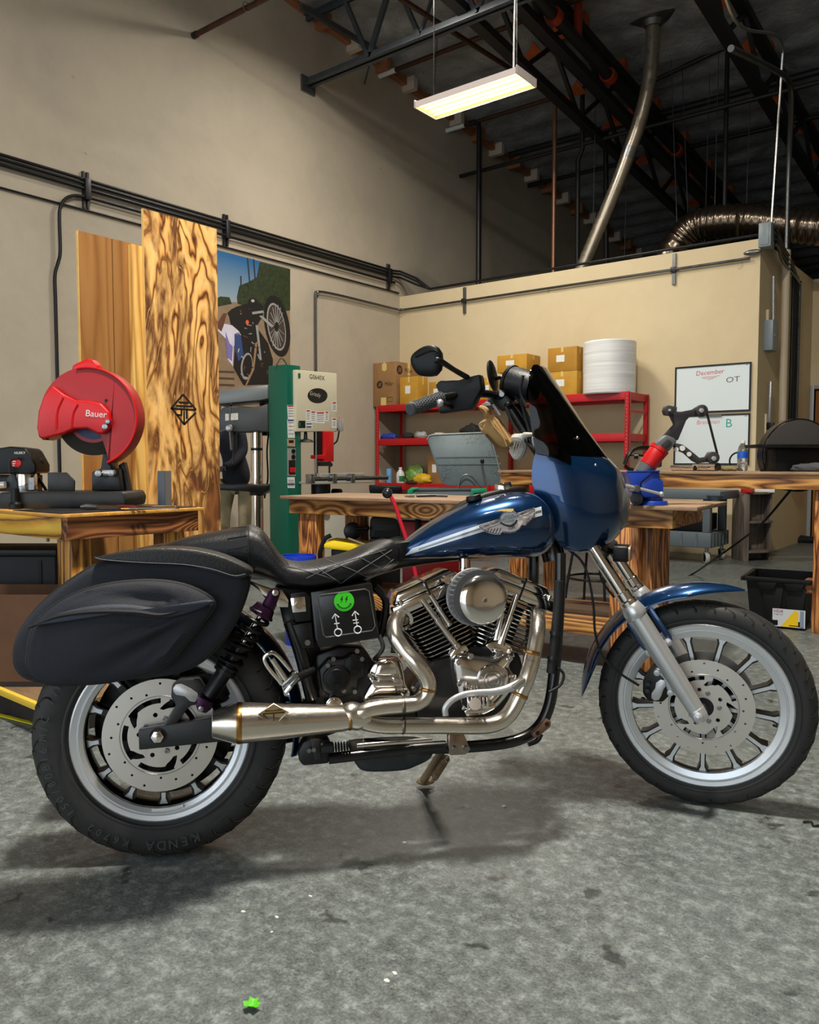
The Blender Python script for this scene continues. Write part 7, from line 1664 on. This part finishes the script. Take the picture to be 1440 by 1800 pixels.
vs_.p('handle', MB().cyl(vs_.at(*k11(530, 1022), -.09), vs_.at(*k11(862, 1104), -.09), .0075).ball(vs_.at(*k11(862, 1104), -.09), .013), alu)
q = vs_.at(*k11(612, 1050), -.06); vs_.p('screw_head', MB().cyl(q + V((0, .03, 0)), q + V((0, -.045, 0)), .017, n=20), steel, bevel=.003)
vs_.p('guide_bar', MB().cyl(vs_.at(*k11(630, 1150), -.08), vs_.at(*k11(640, 1150), .1), .03, n=24), dsteel, bevel=.003)
def k12(x, y): return 1140 + x / 7.2, 620 + y / 7.2
gb = Spot('belt_grinder', 'red and black tube belt grinder clamped upright in the blue vise', 'belt grinder', vP)
gk = mat('grinder_black', (46, 43, 45), .6); gm = mat('grinder_grey', (84, 86, 88), .5)
gb.p('arm_plate', gb.out(k12, [(160, 1085), (325, 905), (275, 800), (200, 790), (182, 735), (205, 680), (255, 663), (290, 690), (320, 670), (365, 690), (360, 745), (420, 745), (560, 718), (600, 690), (660, 668), (715, 690), (730, 740), (705, 790), (655, 805), (520, 815), (480, 860), (385, 1090), (370, 1110), (260, 1090)], -.005, .02), gk, bevel=.003)
gb.p('lower_arm', gb.out(k12, [(320, 1140), (380, 1150), (440, 1165), (490, 1200), (590, 1280), (650, 1330), (720, 1320), (760, 1260), (820, 1250), (870, 1270), (888, 1330), (850, 1390), (800, 1402), (760, 1385), (620, 1400), (560, 1370), (450, 1270), (330, 1220)], -.005, .02), gk, bevel=.003)
for p, rr2 in (((655, 738), 75), ((800, 1330), 75), ((240, 735), 62)):
    q = gb.at(*k12(*p)); r2 = rr2 / 7.2 / F * (V(vP) - CC).dot(CG) * 1.0
    gb.p('pulley', MB().cyl((q.x, -.03, q.z), (q.x, .0, q.z), r2, n=32), gk, bevel=.002)
for p, s_ in (((638, 738), .012), ((795, 1340), .0125), ((240, 735), .007)): q = gb.at(*k12(*p)); gb.p('pulley_bolt', MB().cyl((q.x, -.03, q.z), (q.x, -.04, q.z), s_, n=6), alu, bevel=.001)
gb.p('belt', MB().bar(gb.at(*k12(735, 740), -.02), gb.at(*k12(872, 1280), -.02), .026, .0025, X3).bar(gb.at(*k12(700, 680), -.02), gb.at(*k12(735, 760), -.02), .026, .0025, X3), mat('abrasive_belt', (34, 30, 32), .8))
for p in ((345, 1225), (422, 1210), (508, 1285)): q = gb.at(*k12(*p)); gb.p('hole_bush', MB().cyl((q.x, -.006, q.z), (q.x, -.012, q.z), .013 if p[0] == 422 else .011, n=18), mat('bush_pale', (215, 215, 210), .4))
u0 = gb.at(*k12(345, 1060), -.0); u1 = gb.at(*k12(-35, 1560), -.0)
gb.p('gear_housing', gb.out(k12, [(90, 1150), (235, 1035), (330, 1080), (370, 1120), (280, 1230), (200, 1300), (110, 1210)], -.04, .08), gm, bevel=.008)
gb.p('motor_body', MB().tube([gb.at(*k12(*p)) for p in ((145, 1215), (60, 1330), (-10, 1430))], [.045, .043, .043], 24), redm, bevel=.002)
gb.p('motor_collar', MB().tube([gb.at(*k12(*p)) for p in ((150, 1205), (120, 1245))], [.048, .047], 24), redm)
gb.p('tail_grip', MB().tube([gb.at(*k12(*p)) for p in ((-10, 1430), (-45, 1480), (-80, 1530))], [.041, .038, .034], 20), gm)
gb.p('housing_detail', gb.out(k12, [(170, 1160), (240, 1090), (265, 1100), (300, 1130), (260, 1180), (200, 1225)], -.047, .01), gk, bevel=.002)
# ---- things on the tall bench
def tbz(px, py, d): q = onY(px, py, YT2 + d); return V((q.x, q.y, zt2 + .001))
b0 = tbz(1305, 826, .3); bt = empty('water_bottle', 'clear water bottle with a blue label on the tall bench', 'bottle', b0)
clr = mat('clear_pet', (225, 232, 235), .08, trans=.92, ior=1.25)
MB().lathe([(0, 0), (.03, 0), (.0335, .008), (.0335, .055), (.031, .06), (.0335, .066), (.0335, .13), (.026, .165), (.0135, .185), (.0135, .2)], (0, 0, 0), Z3, 28).build('bottle_body', clr, bt)
MB().lathe([(.034, .088), (.0342, .09), (.0342, .128), (.034, .13)], (0, 0, 0), Z3, 28).build('label', mat('bottle_label', (24, 84, 190), .4), bt); MB().lathe([(.0145, .188), (.0148, .19), (.0148, .205), (0, .207)], (0, 0, 0), Z3, 18).build('cap', white, bt)
for i, (x0_, x1_, y_, r2, lb, hollow) in enumerate(((1182, 1222, 826, .02, 'polished steel tube lying at the left of the tall bench', True), (1222, 1262, 824, .028, 'wide open-ended steel tube beside the water bottle', True))):
    a_ = tbz(x0_, y_, .25); b_ = tbz(x1_, y_, .12); a_.z += r2; b_.z += r2
    e = empty('steel_tube', lb, 'tube', a_, 0, 'offcuts of steel tube'); d2 = b_ - a_
    MB().lathe([(r2 * .9, 0), (r2, 0), (r2, d2.length), (r2 * .9, d2.length)], (0, 0, 0), d2, 24, closed=True).build('tube_wall', chrome, e); MB().cyl(d2 * .9, d2 * .91, r2 * .89).build('dark_bore', ink, e)
q = tbz(1283, 828, .2); o_ = blob('work_gloves', 'olive work gloves lying beside the water bottle', 'gloves', 1283, 828, YT2 + .2, zt2 + .001, .06, .04, .02, mat('olive_glove', (120, 110, 70), .8), 11)
q = tbz(1298, 828, .42); tag(MB().tube([q + V((.06 * math.cos(a_), 0, .068 + .06 * math.sin(a_))) for a_ in [2 * PI * i / 28 for i in range(28)]], .006, 8, 0, True).build('black_ring', blackp), 'black hoop standing behind the water bottle', 'ring')
# face shield behind the vise
fs = Spot('face_shield', 'black face-shield headgear hoop behind the blue vise', 'face shield', tbz(1125, 828, .15))
fs.p('headband', MB().tube([fs.at(*k11(*p), y) for p, y in (((520, 830), 0), ((560, 730), .0), ((640, 680), .05), ((760, 685), .1), ((830, 760), .12), ((835, 850), .1))], .014, 10, 6, sx=2.0), blackp)
fs.p('crown_band', MB().tube([fs.at(*k11(*p), y) for p, y in (((560, 745), 0), ((640, 740), -.05), ((720, 760), -.03), ((800, 800), .05))], .008, 8, 6, sx=2.), blackm); fs.p('ratchet_knob', MB().cyl(fs.at(*k11(610, 752), -.05), fs.at(*k11(650, 752), -.06), .02), blackm)
fs.p('brow_guard', MB().tube([fs.at(*k11(*p), .0) for p in ((520, 840), (560, 870), (600, 880))], .014, 8, 4), blackp)
# disc sander at the right edge
dsP = tbz(1412, 828, .3); dsx = Spot('disc_sander', 'black disc sander with a table at the right edge on the tall bench', 'disc sander', dsP)
r2 = dsx.at(1450, 780).x - dsx.at(1412, 780).x
q = dsx.at(1410, 790); rad2 = (dsx.at(1410, 738).z - dsx.at(1410, 800).z)
dsx.p('disc', MB().cyl((q.x, .03, dsx.at(1410, 800).z), (q.x, .05, dsx.at(1410, 800).z), rad2, n=56), mat('sanding_disc', (52, 48, 46), .9, bump=.4), bevel=.003)
dsx.p('disc_guard', MB().lathe([(rad2 + .004, -.02), (rad2 + .012, -.02), (rad2 + .012, .06), (rad2 + .004, .06)], (q.x, .06, dsx.at(1410, 800).z), (0, 1, 0), 56, closed=True), blackm)
dsx.p('table', dsx.out(idc, [(1330, 781), (1500, 781), (1500, 788), (1330, 787)], -.16, .18), blackm, bevel=.003)
dsx.p('base', dsx.out(idc, [(1362, 788), (1480, 788), (1480, 829), (1362, 829)], -.1, .14), blackp, bevel=.006)
blob('grey_rag_bench', 'dark grey rag in front of the disc sander', 'rag', 1425, 826, YT2 + .1, zt2 + .001, .1, .05, .03, mat('rag_dark', (70, 72, 74), .85), 12).name = 'shop_rag'
# ---- grey cart behind the bench
cP = onZ(1233, 990, 0); cgr = mat('cart_grey', (92, 104, 112), .55)
X1c = cP.x + .12; X0c = onZ(1128, 982, 0).x - .1; Y0c = cP.y - .08; Y1c = min(YB - .1, Y0c + .62)
ct = empty('utility_cart', 'grey plastic utility cart on swivel casters below the whiteboards', 'cart', (X0c, Y0c, 0)); w = X1c - X0c; d_ = Y1c - Y0c
zt5 = onY(1200, 867, Y0c).z + .03
MB().box(-.05, w + .1, -.04, d_ + .0, zt5 - .09, zt5).build('top_tray', cgr, ct, .012)
MB().box(0, w, 0, d_, .17, .33).build('bottom_tray', cgr, ct, .012)
for k in range(5): MB().box(w * (.1 + .18 * k), w * (.12 + .18 * k), -.008, 0, .18, .32).build('tray_rib', cgr, ct); MB().box(w, w + .008, d_ * (.1 + .18 * k), d_ * (.13 + .18 * k), .18, .32).build('tray_rib', cgr, ct)
for x in (.02, w - .1):
    for y in (.02, d_ - .1): MB().box(x, x + .08, y, y + .08, .33, zt5 - .09).build('upright', cgr, ct, .01)
MB().box(.1, w - .1, .1, d_ - .1, .34, .52).build('dark_crate', blackp, ct, .006)
for x in (.06, w - .06):
    for y in (.06, d_ - .06):
        cs = MB().cyl((x, y, .17), (x, y, .12), .018).box(x - .03, x - .024, y - .03, y + .03, .05, .12).box(x + .024, x + .03, y - .03, y + .03, .05, .12).build('caster', steel, ct)
        MB().cyl((x - .02, y, .062), (x + .02, y, .062), .062, n=28).xf(Matrix.Translation((x, y, 0)) @ Matrix.Rotation(R(35), 4, 'Z') @ Matrix.Translation((-x, -y, 0))).build('wheel', mat('caster_grey', (170, 172, 170), .5), cs, .004)
        MB().cyl((x - .022, y, .062), (x + .022, y, .062), .043, n=24).xf(Matrix.Translation((x, y, 0)) @ Matrix.Rotation(R(35), 4, 'Z') @ Matrix.Translation((-x, -y, 0))).build('hub', blackp, cs, .003)
# funnel-shaped lip of the cart handle
tag(MB().lathe([(.02, 0), (.05, .06), (.09, .1), (.085, .1), (.045, .06)], onY(1257, 888, Y0c - .08), Z3, 20, closed=True).build('funnel', cgr), 'grey funnel hanging at the cart end', 'funnel')
# ---- corner shelf of grey wood
sh0 = onZ(1305, 987, 0); sh1 = onZ(1363, 986, 0); gw = wood('grey_oak', (.20, .165, .14), (.16, .13, .11), (.10, .08, .07), 2, .8, .1, .6, False, 12., .1)
cs_ = Spot('corner_shelf', 'grey wood-grain open corner shelf standing beside the partition end', 'shelf', V(((sh0.x + sh1.x) / 2, (sh0.y + sh1.y) / 2, 0)))
zt6 = cs_.at(1330, 868).z; xa, xb = cs_.at(1304, 950).x, cs_.at(1363, 950).x; xm = cs_.at(1310, 950).x
MB().box(xa, xa + .06, -.05, .28, 0, zt6).build('side_panel', gw, cs_.e, .003); MB().box(xa + .06, xb, .26, .28, 0, zt6).build('back_panel', gw, cs_.e, .003); MB().box(xb - .02, xb, .1, .26, 0, zt6).build('right_panel', gw, cs_.e, .003)
for y_ in (867, 918, 970):
    z6 = cs_.at(1330, y_).z; o = [(xa + .06, .26)] + [(xa + .06 + (xb - xa - .06) * (i / 10), .26 - (.30 * math.cos(R(90) * i / 10 * .55))) for i in range(11)] + [(xb, .26)]
    MB().plate([(a_, b_) for a_, b_ in o], V((0, 0, z6 - .012)), X3, Y3, .024).build('shelf_board', gw, cs_.e, .002)
tag(MB().box(0, .12, 0, .1, 0, .06).build('red_box', redm, None, .004), 'small red box on top of the grey corner shelf', 'box').location = onZ(1302, 866, zt6 + .013)
tag(MB().box(0, .22, 0, .02, 0, .05).build('white_carton', white, None, .003), 'white carton lying on top of the grey corner shelf', 'box').location = cs_.e.matrix_basis @ V((xb - .2, .12, zt6 + .013))
# ---- black storage tote with yellow label
t0 = onZ(1320, 1099, 0); t1 = onZ(1414, 1108, 0); ta = math.atan2(t1.y - t0.y, t1.x - t0.x); tl_ = (t1 - t0).length
to = empty('storage_tote', 'open black storage tote with a yellow and white label under the tall bench', 'storage tote', t0, ta); td = .38; th_ = .32
tm = mat('tote_black', (9, 9, 11), .5, spec=.3)
def frus(x0, x1, y0, y1, z0, z1, g): return MB().add([(x0, y0, z0), (x1, y0, z0), (x1, y1, z0), (x0, y1, z0), (x0 - g, y0 - g, z1), (x1 + g, y0 - g, z1), (x1 + g, y1 + g, z1), (x0 - g, y1 + g, z1)], [(0, 3, 2, 1), (0, 1, 5, 4), (1, 2, 6, 5), (2, 3, 7, 6), (3, 0, 4, 7)])
fb = frus(0, tl_, 0, td, .002, th_, .03); ob = frus(.008, tl_ - .008, .008, td - .008, .01, th_, .03)
fb.v += ob.v; fb.f += [tuple(reversed([8 + i for i in f])) for f in ob.f]; fb.build('tub', tm, to)
MB().box(-.05, tl_ + .05, -.06, -.03, th_ - .02, th_ + .005).box(-.05, tl_ + .05, td + .03, td + .06, th_ - .02, th_ + .005).box(-.06, -.03, -.06, td + .06, th_ - .02, th_ + .005).box(tl_ + .03, tl_ + .06, -.06, td + .06, th_ - .02, th_ + .005).build('rim', tm, to, .004)
for x in (.12, .62): MB().plate([(x * tl_, 0), (x * tl_ + .12, 0), (x * tl_ + .1, -.05), (x * tl_ + .02, -.05)], (0, -.035, th_ - .02), X3, Z3, .02).build('rim_tab', tm, to, .003)
for x in (.3, .72): MB().plate([(x * tl_, .02), (x * tl_ + .07, .02), (x * tl_ + .1, th_ - .05), (x * tl_ - .03, th_ - .05)], (0, -.018, 0), X3, Z3, .012).build('rib', tm, to, .004)
tlb = MB().plate([(0, 0), (.19, 0), (.19, .115), (0, .115)], (tl_ * .42, -.026, .015), X3, Z3 + V((0, -.05, 0)), .002); tlb.build('label', mat('tote_label', (200, 206, 212), .5), to)
ly = mat('label_yellow', (236, 196, 20), .5)
MB().plate([(.05, .002), (.15, .002), (.15, .1), (.13, .113)], (tl_ * .42, -.0285, .015), X3, Z3 + V((0, -.05, 0)), .0008).build('label_flash', ly, to)
MB().text('HDX', .026, (tl_ * .42 + .035, -.035, .115), X3, Z3 + V((0, -.05, 0)), .0004).build('label_text', mat('label_red2', (190, 50, 50), .5), to)
MB().text('Tough Tote', .011, (tl_ * .42 + .035, -.0335, .095), X3, Z3 + V((0, -.05, 0)), .0004).build('label_text', lbl, to); MB().box(tl_ * .42 + .16, tl_ * .42 + .182, -.034, -.0325, .025, .125).build('label_bar', mat('label_slate', (120, 140, 160), .5), to)
# ---- cable from the tall bench
tag(MB().tube([onY(1393, 858, 5.6), onY(1340, 920, 5.9), onY(1302, 950, 6.3), onY(1260, 980, 6.3), onZ(1218, 1009, .01), onZ(1150, 1045, .01)], .008, 8, 4).build('power_cable', blackp), 'black cable sagging from the tall bench to the floor', 'cable')
blob('dark_mat', 'crumpled black sheet on the floor by the office door', 'sheet', 1400, 958, YC - .35, .0, .3, .12, .05, mat('sheet_black', (22, 22, 22), .8), 13)
# ---- stool and dark goods seen behind the fork
st0 = onZ(1040, 1085, 0); st = empty('shop_stool', 'black round metal stool behind the front fork', 'stool', st0 + V((-.1, .25, 0)))
MB().cyl((0, 0, .6), (0, 0, .64), .17, n=32).build('seat', blackp, st, .008)
MB().tube([(.19 * math.cos(a_), .19 * math.sin(a_), .24) for a_ in [2 * PI * i / 28 for i in range(28)]], .009, 8, 0, True).build('foot_ring', blackm, st)
for k in range(4): a_ = R(45 + 90 * k); MB().tube([(.13 * math.cos(a_), .13 * math.sin(a_), .6), (.2 * math.cos(a_), .2 * math.sin(a_), .2), (.22 * math.cos(a_), .22 * math.sin(a_), .0)], .01, 8, 4).build('leg', blackm, st)
# ---- stuff under the main bench
q = onZ(620, 958, .5); xb_ = V((bL.x + .75, bL.y + .35, 0))
def under(px, py, dd): 
    r = ray(px, py); return pl(px, py, V((bL.x + .6, bL.y + .1, 0)), dd)
tx = Spot('yellow_toolbox', 'black tool box with a bright yellow lid below the main bench', 'tool box', V(under(607, 960, .15).xy.to_3d()))
yel = mat('tool_yellow', (238, 206, 8), .45)
def k13(x, y): return 550 + x / 6.857, 820 + y / 6.857
tx.p('lid', tx.out(k13, [(128, 985), (135, 930), (200, 915), (240, 905), (420, 925), (690, 950), (690, 1030), (510, 1028), (230, 1000)], -.05, .28), yel, bevel=.008)
tx.p('body', tx.out(k13, [(220, 1000), (700, 1030), (700, 1400), (230, 1400)], -.03, .24), blackp, bevel=.008); tx.p('handle', MB().tube([tx.at(*k13(*p), -.04) for p in ((220, 830), (150, 870), (110, 960), (85, 1060), (110, 1130), (210, 1110))], .014, 8, 5, sx=.6), blackp)
tx.p('base', tx.out(k13, [(240, 1400), (700, 1400), (700, 1700), (240, 1700)], -.02, .22), blackp, bevel=.006)
zz0 = tx.at(*k13(400, 1700)).z
tx.p('foot', MB().box(tx.at(*k13(250, 1700)).x, tx.at(*k13(690, 1700)).x, 0, .18, -tx.P.z, zz0), blackp)
tx.p('long_bar', MB().cyl(tx.at(*k13(430, 865), .05), tx.at(*k13(690, 960), -.06), .006), white)
gkase = Spot('grey_case', 'dark grey plastic tool case under the main bench', 'tool case', V(under(675, 925, .55).xy.to_3d()))
gcm = mat('case_grey', (62, 64, 66), .5)
gkase.p('shell', gkase.out(k13, [(680, 860), (690, 640), (720, 605), (1000, 625), (1040, 660), (1050, 870)], .0, .15), gcm, bevel=.012)
gkase.p('lower_shell', gkase.out(k13, [(680, 865), (1050, 875), (1050, 1900), (690, 1900)], .0, .15), gcm, bevel=.012)
for y_ in (700, 735): gkase.p('ridge', gkase.out(k13, [(735, y_), (1000, y_ + 10), (1000, y_ + 22), (735, y_ + 12)], -.008, .01), gcm)
gkase.p('dark_window', gkase.out(k13, [(745, 770), (1000, 780), (1000, 850), (745, 850)], -.004, .006), ink)
gkase.p('foot', MB().box(-.15, .1, 0, .14, -gkase.P.z, gkase.at(*k13(800, 1890)).z), gcm)
lidb = Spot('black_case', 'black case lying behind the bench beside the parts washer', 'tool case', V((PWc.x - .95, PWc.y - .1, 0)))
lidb.p('case', lidb.out(k13, [(675, 225), (1065, 235), (1075, 270), (1040, 345), (690, 340), (680, 290)], 0, .2), blackp, bevel=.01); lidb.p('ridge', lidb.out(k13, [(700, 265), (1040, 272), (1040, 282), (700, 275)], -.006, .01), blackp); lidb.p('stand', MB().box(-.15, .2, .04, .18, 0, lidb.at(*k13(800, 340)).z), blackm)
rc_ = Spot('red_toolchest', 'red tool chest with black latches beneath the main bench', 'tool chest', V(under(735, 925, .5).xy.to_3d()))
rc_.p('chest', rc_.out(k13, [(1080, 660), (1900, 690), (1900, 1900), (1080, 1900)], 0, .25), redm, bevel=.006); rc_.p('lid_band', rc_.out(k13, [(1075, 640), (1900, 668), (1900, 690), (1075, 664)], -.01, .27), blackp)
for x in (1230, 1420): rc_.p('latch', rc_.out(k13, [(x, 630), (x + 75, 634), (x + 75, 860), (x, 860)], -.02, .02), blackp, bevel=.003)
rc_.p('foot', MB().box(0, .3, 0, .2, -rc_.P.z, rc_.at(*k13(1400, 1890)).z), blackm)
blob('shop_rags', 'grey and white rags piled under the bench near the red lever', 'rag', 690, 952, bL.y + .5, .45, .16, .1, .07, mat('rag_pale', (150, 150, 150), .85, var=.4, vscale=20), 15)
hp = Spot('hole_punch_tool', 'black hand-crank tool under the bench between the legs', 'tool', V(under(622, 925, .5).xy.to_3d()))
hp.p('wheel', MB().cyl(hp.at(*k13(480, 780), 0), hp.at(*k13(480, 780), .06), .06, n=24), blackm, bevel=.004); hp.p('crank', MB().cyl(hp.at(*k13(520, 755), 0), hp.at(*k13(640, 742), 0), .01), blackm); hp.p('crank_knob', MB().ball(hp.at(*k13(650, 742), 0), .02), blackm); hp.p('stand', MB().box(-.05, .0, .01, .05, -hp.P.z, hp.at(*k13(480, 800)).z), blackm)
# red lever with black ball
rl = Spot('lever_bender', 'red bent lever handle with a black ball in front of the main bench', 'lever tool', V(under(700, 930, -.25).xy.to_3d()))
rl.p('lever', MB().tube([rl.at(*k13(*p)) for p in ((905, 318), (960, 400), (1010, 520), (1060, 680), (1130, 885), (1170, 1000), (1260, 1400))], .0115, 12, 5), mat('lever_red', (196, 26, 46), .4)); rl.p('ball_knob', MB().ball(rl.at(*k13(898, 322), -.0), .03, 20, 14), mat('ball_black', (22, 30, 34), .3))
qf = rl.at(*k13(1260, 1400)); rl.p('stand', MB().box(qf.x - .04, qf.x + .04, -.04, .04, -rl.P.z + .02, qf.z), blackm, bevel=.004); rl.p('base_plate', MB().box(qf.x - .15, qf.x + .15, -.15, .15, -rl.P.z, -rl.P.z + .02), blackm, bevel=.003)
# blue bucket
q = pl(525, 975, V((bL.x + .15, bL.y - .45, 0))); bkt = empty('blue_bucket', 'bright blue plastic bucket behind the seat', 'bucket', (q.x, q.y, 0)); r3 = (pl(556, 975, q) - pl(495, 975, q)).length / 2; zk = pl(525, 976, q).z
bl_m = mat('bucket_blue', (20, 62, 200), .4)
MB().lathe([(0, 0), (r3 * .78, 0), (r3 * .97, zk - .01), (r3 * .95, zk - .01), (r3 * .76, .01), (0, .01)], (0, 0, 0), Z3, 40).build('pail', bl_m, bkt); MB().lathe([(r3 * .96, zk - .03), (r3 * 1.02, zk - .03), (r3 * 1.03, zk), (r3 * .95, zk)], (0, 0, 0), Z3, 40, closed=True).build('rim', bl_m, bkt); MB().tube([(r3 * 1.02 * math.cos(a_), r3 * 1.02 * math.sin(a_), zk - .08 + .0 * a_) for a_ in [R(200 + 14 * i) for i in range(11)]], .004, 6, 2).build('bail', steel, bkt)
# pliers on the bench
pz = Spot('bench_pliers', 'dark pliers lying on the main bench near the fuel tank', 'pliers', onZ(758, 874, .851)); pz.p('handle', MB().tube([V((-.09, 0, .008)), V((0, .01, .009)), V((.1, 0, .008))], .007, 8, 4), dsteel); pz.p('handle', MB().tube([V((-.08, -.02, .008)), V((0, -.0, .009)), V((.1, .03, .008))], .007, 8, 4), blackm); pz.p('jaw', MB().tube([V((-.1, -.01, .008)), V((-.16, -.005, .008))], [.012, .006], 8), steel)
# ---- under the left bench: totes, carton, lift platform
for i, (px0, px1, y0_, y1_, dd, lb) in enumerate(((-60, 100, 972, 1045, .15, 'black plastic crate stored under the left bench'),)):
    bb = Spot('plastic_crate', lb, 'crate', V((lc.x - .5, lc.y + .2, 0)))
    zb5 = .02; x0_ = -1.2; x1_ = bb.at(98, 1000).x
    bb.p('body', MB().box(x0_, x1_, 0, .3, zb5, bb.at(50, 975).z), tm, bevel=.008); bb.p('rim', MB().box(x0_ - .01, x1_ + .01, -.015, .31, bb.at(50, 978).z, bb.at(50, 966).z), blackp, bevel=.004)
    for k in range(3): bb.p('rib', MB().box(x1_ - .08 - .22 * k, x1_ - .065 - .22 * k, -.006, 0, .1, bb.at(50, 985).z), tm)
cb_ = onZ(60, 1178, .0); cx = Spot('open_carton', 'open brown carton on the floor left of the saddlebag', 'box', pl(40, 1180, V((lc.x - .28, lc.y - .2, 0))).xy.to_3d())
zc5 = cx.at(40, 1046).z; xr5 = cx.at(110, 1050).x
cdk = mat('dark_cardboard', (92, 62, 40), .85, var=.15)
for nm_, bx_ in (('front_wall', (-.6, xr5, 0, .006)), ('rear_wall', (-.6, xr5, .3, .306)), ('side_wall', (xr5 - .006, xr5, .006, .3)), ('side_wall', (-.6, -.594, .006, .3))): cx.p(nm_, MB().box(bx_[0], bx_[1], bx_[2], bx_[3], .15, zc5), cdk)
cx.p('bottom', MB().box(-.6, xr5, 0, .306, .14, .15), cdk)
cx.p('pallet', MB().box(-.6, xr5, .0, .306, .0, .139), mat('pallet_dark', (34, 28, 24), .8))
lf0 = onZ(86, 1262, .0)
lf = empty('lift_platform', 'plywood platform with yellow edging on the floor at the left', 'platform', (lf0.x, lf0.y, 0), R(0))
pA_ = onZ(0, 1212, .12); pB_ = onZ(82, 1246, .12); pC_ = onZ(0, 1178, .12); 
dv = (pB_ - pA_).normalized(); nv = V((-dv.y, dv.x, 0)); lf.rotation_euler = (0, 0, math.atan2(dv.y, dv.x)); lf.location = (pB_.x, pB_.y, 0)
wdp = (pC_ - pA_).dot(nv)
wdp = max(.35, wdp)
dkp = mat('worn_plywood', (122, 96, 66), .8, var=.35, vscale=4, stretch=(1, 4, 4))
MB().box(-1.4, .0, .02, wdp, .10, .118).build('deck', dkp, lf); MB().box(-1.4, .004, 0, .02, .094, .122).build('yellow_edge', mat('yellow_edge', (226, 186, 60), .6), lf, .002); MB().box(-1.4, -.02, .05, wdp, .0, .1).build('undercarriage', mat('pallet_dark', (34, 28, 24), .8), lf)
MB().box(-.012, .0, .02, wdp, 0, .1).build('end_board', mat('pallet_dark', (34, 28, 24), .8), lf)
pY0 = onZ(0, 1257, .004); pY1 = onZ(76, 1276, .004)
tag(MB().bar(pY0 + (pY0 - pY1) * 2, pY1, .02, .004).build('floor_tape', mat('yellow_tape', (222, 206, 20), .6)), 'strip of yellow tape on the floor beside the platform', 'tape')
cl4 = Spot('strap_coil', 'coil of black strap in the gap beneath the platform edge', 'strap', onZ(18, 1250, .0)); 
for k in range(3): cl4.p('loop', MB().tube([V((-.02 + .03 * k + .05 * math.cos(a_), .0, .05 + .035 * math.sin(a_))) for a_ in [2 * PI * i / 20 for i in range(20)]], .006, 6, 0, True), mat('grey_strap', (60, 62, 60), .7))
# ---- scraps on the floor
chip = mat('paint_chip', (214, 208, 198), .8)
for i, (x, y, s_) in enumerate(((428, 1604, .006), (487, 1614, .006), (680, 1726, .008), (694, 1713, .006), (886, 1418, .008), (711, 1482, .005), (478, 1640, .004), (546, 1577, .005))):
    p = onZ(x, y, 0); tag(MB().plate([(s_ * (1 + .3 * math.sin(i * 3 + k * 2)) * math.cos(k * PI / 3), s_ * (1 + .3 * math.cos(i + k * 1.7)) * .7 * math.sin(k * PI / 3)) for k in range(6)], (p.x, p.y, .0005), X3, Y3, .003).build('paint_chip', chip), ['pale paint chip on the floor near the rear tyre', 'second pale chip on the floor near the rear tyre', 'largest pale chip at the bottom centre of the floor', 'pale chip just right of the largest chip', 'pale scrap below the engine on the floor', 'tiny pale speck on the shadow edge', 'tiny white speck between the two chips', 'faint pale chip left of centre on the floor'][i], 'debris', 'paint chips on the floor')
lp = onZ(443, 1774, 0); lf_ = empty('green_leaf', 'small crumpled bright green leaf on the floor at the bottom', 'leaf', (lp.x, lp.y, .001))
gl2 = mat('leaf_green', (90, 190, 30), .5)
for k in range(3): MB().sheet([[V((.014 * a_ * math.cos(k * 2.1) - .009 * b_ * math.sin(k * 2.1), .014 * a_ * math.sin(k * 2.1) + .009 * b_ * math.cos(k * 2.1), .004 + .006 * abs(b_) + .004 * a_)) for b_ in (-1, -.3, .3, 1)] for a_ in (-.2, .3, .8, 1.1)]).build('blade', gl2, lf_)
tw = onZ(1412, 1447, 0); tag(MB().tube([(tw.x, tw.y, .004), (tw.x + .02, tw.y + .01, .006), (tw.x + .03, tw.y - .01, .004), (tw.x + .045, tw.y + .005, .005)], .003, 6, 4).build('black_scrap', ink), 'small black scrap on the floor at the right', 'debris')
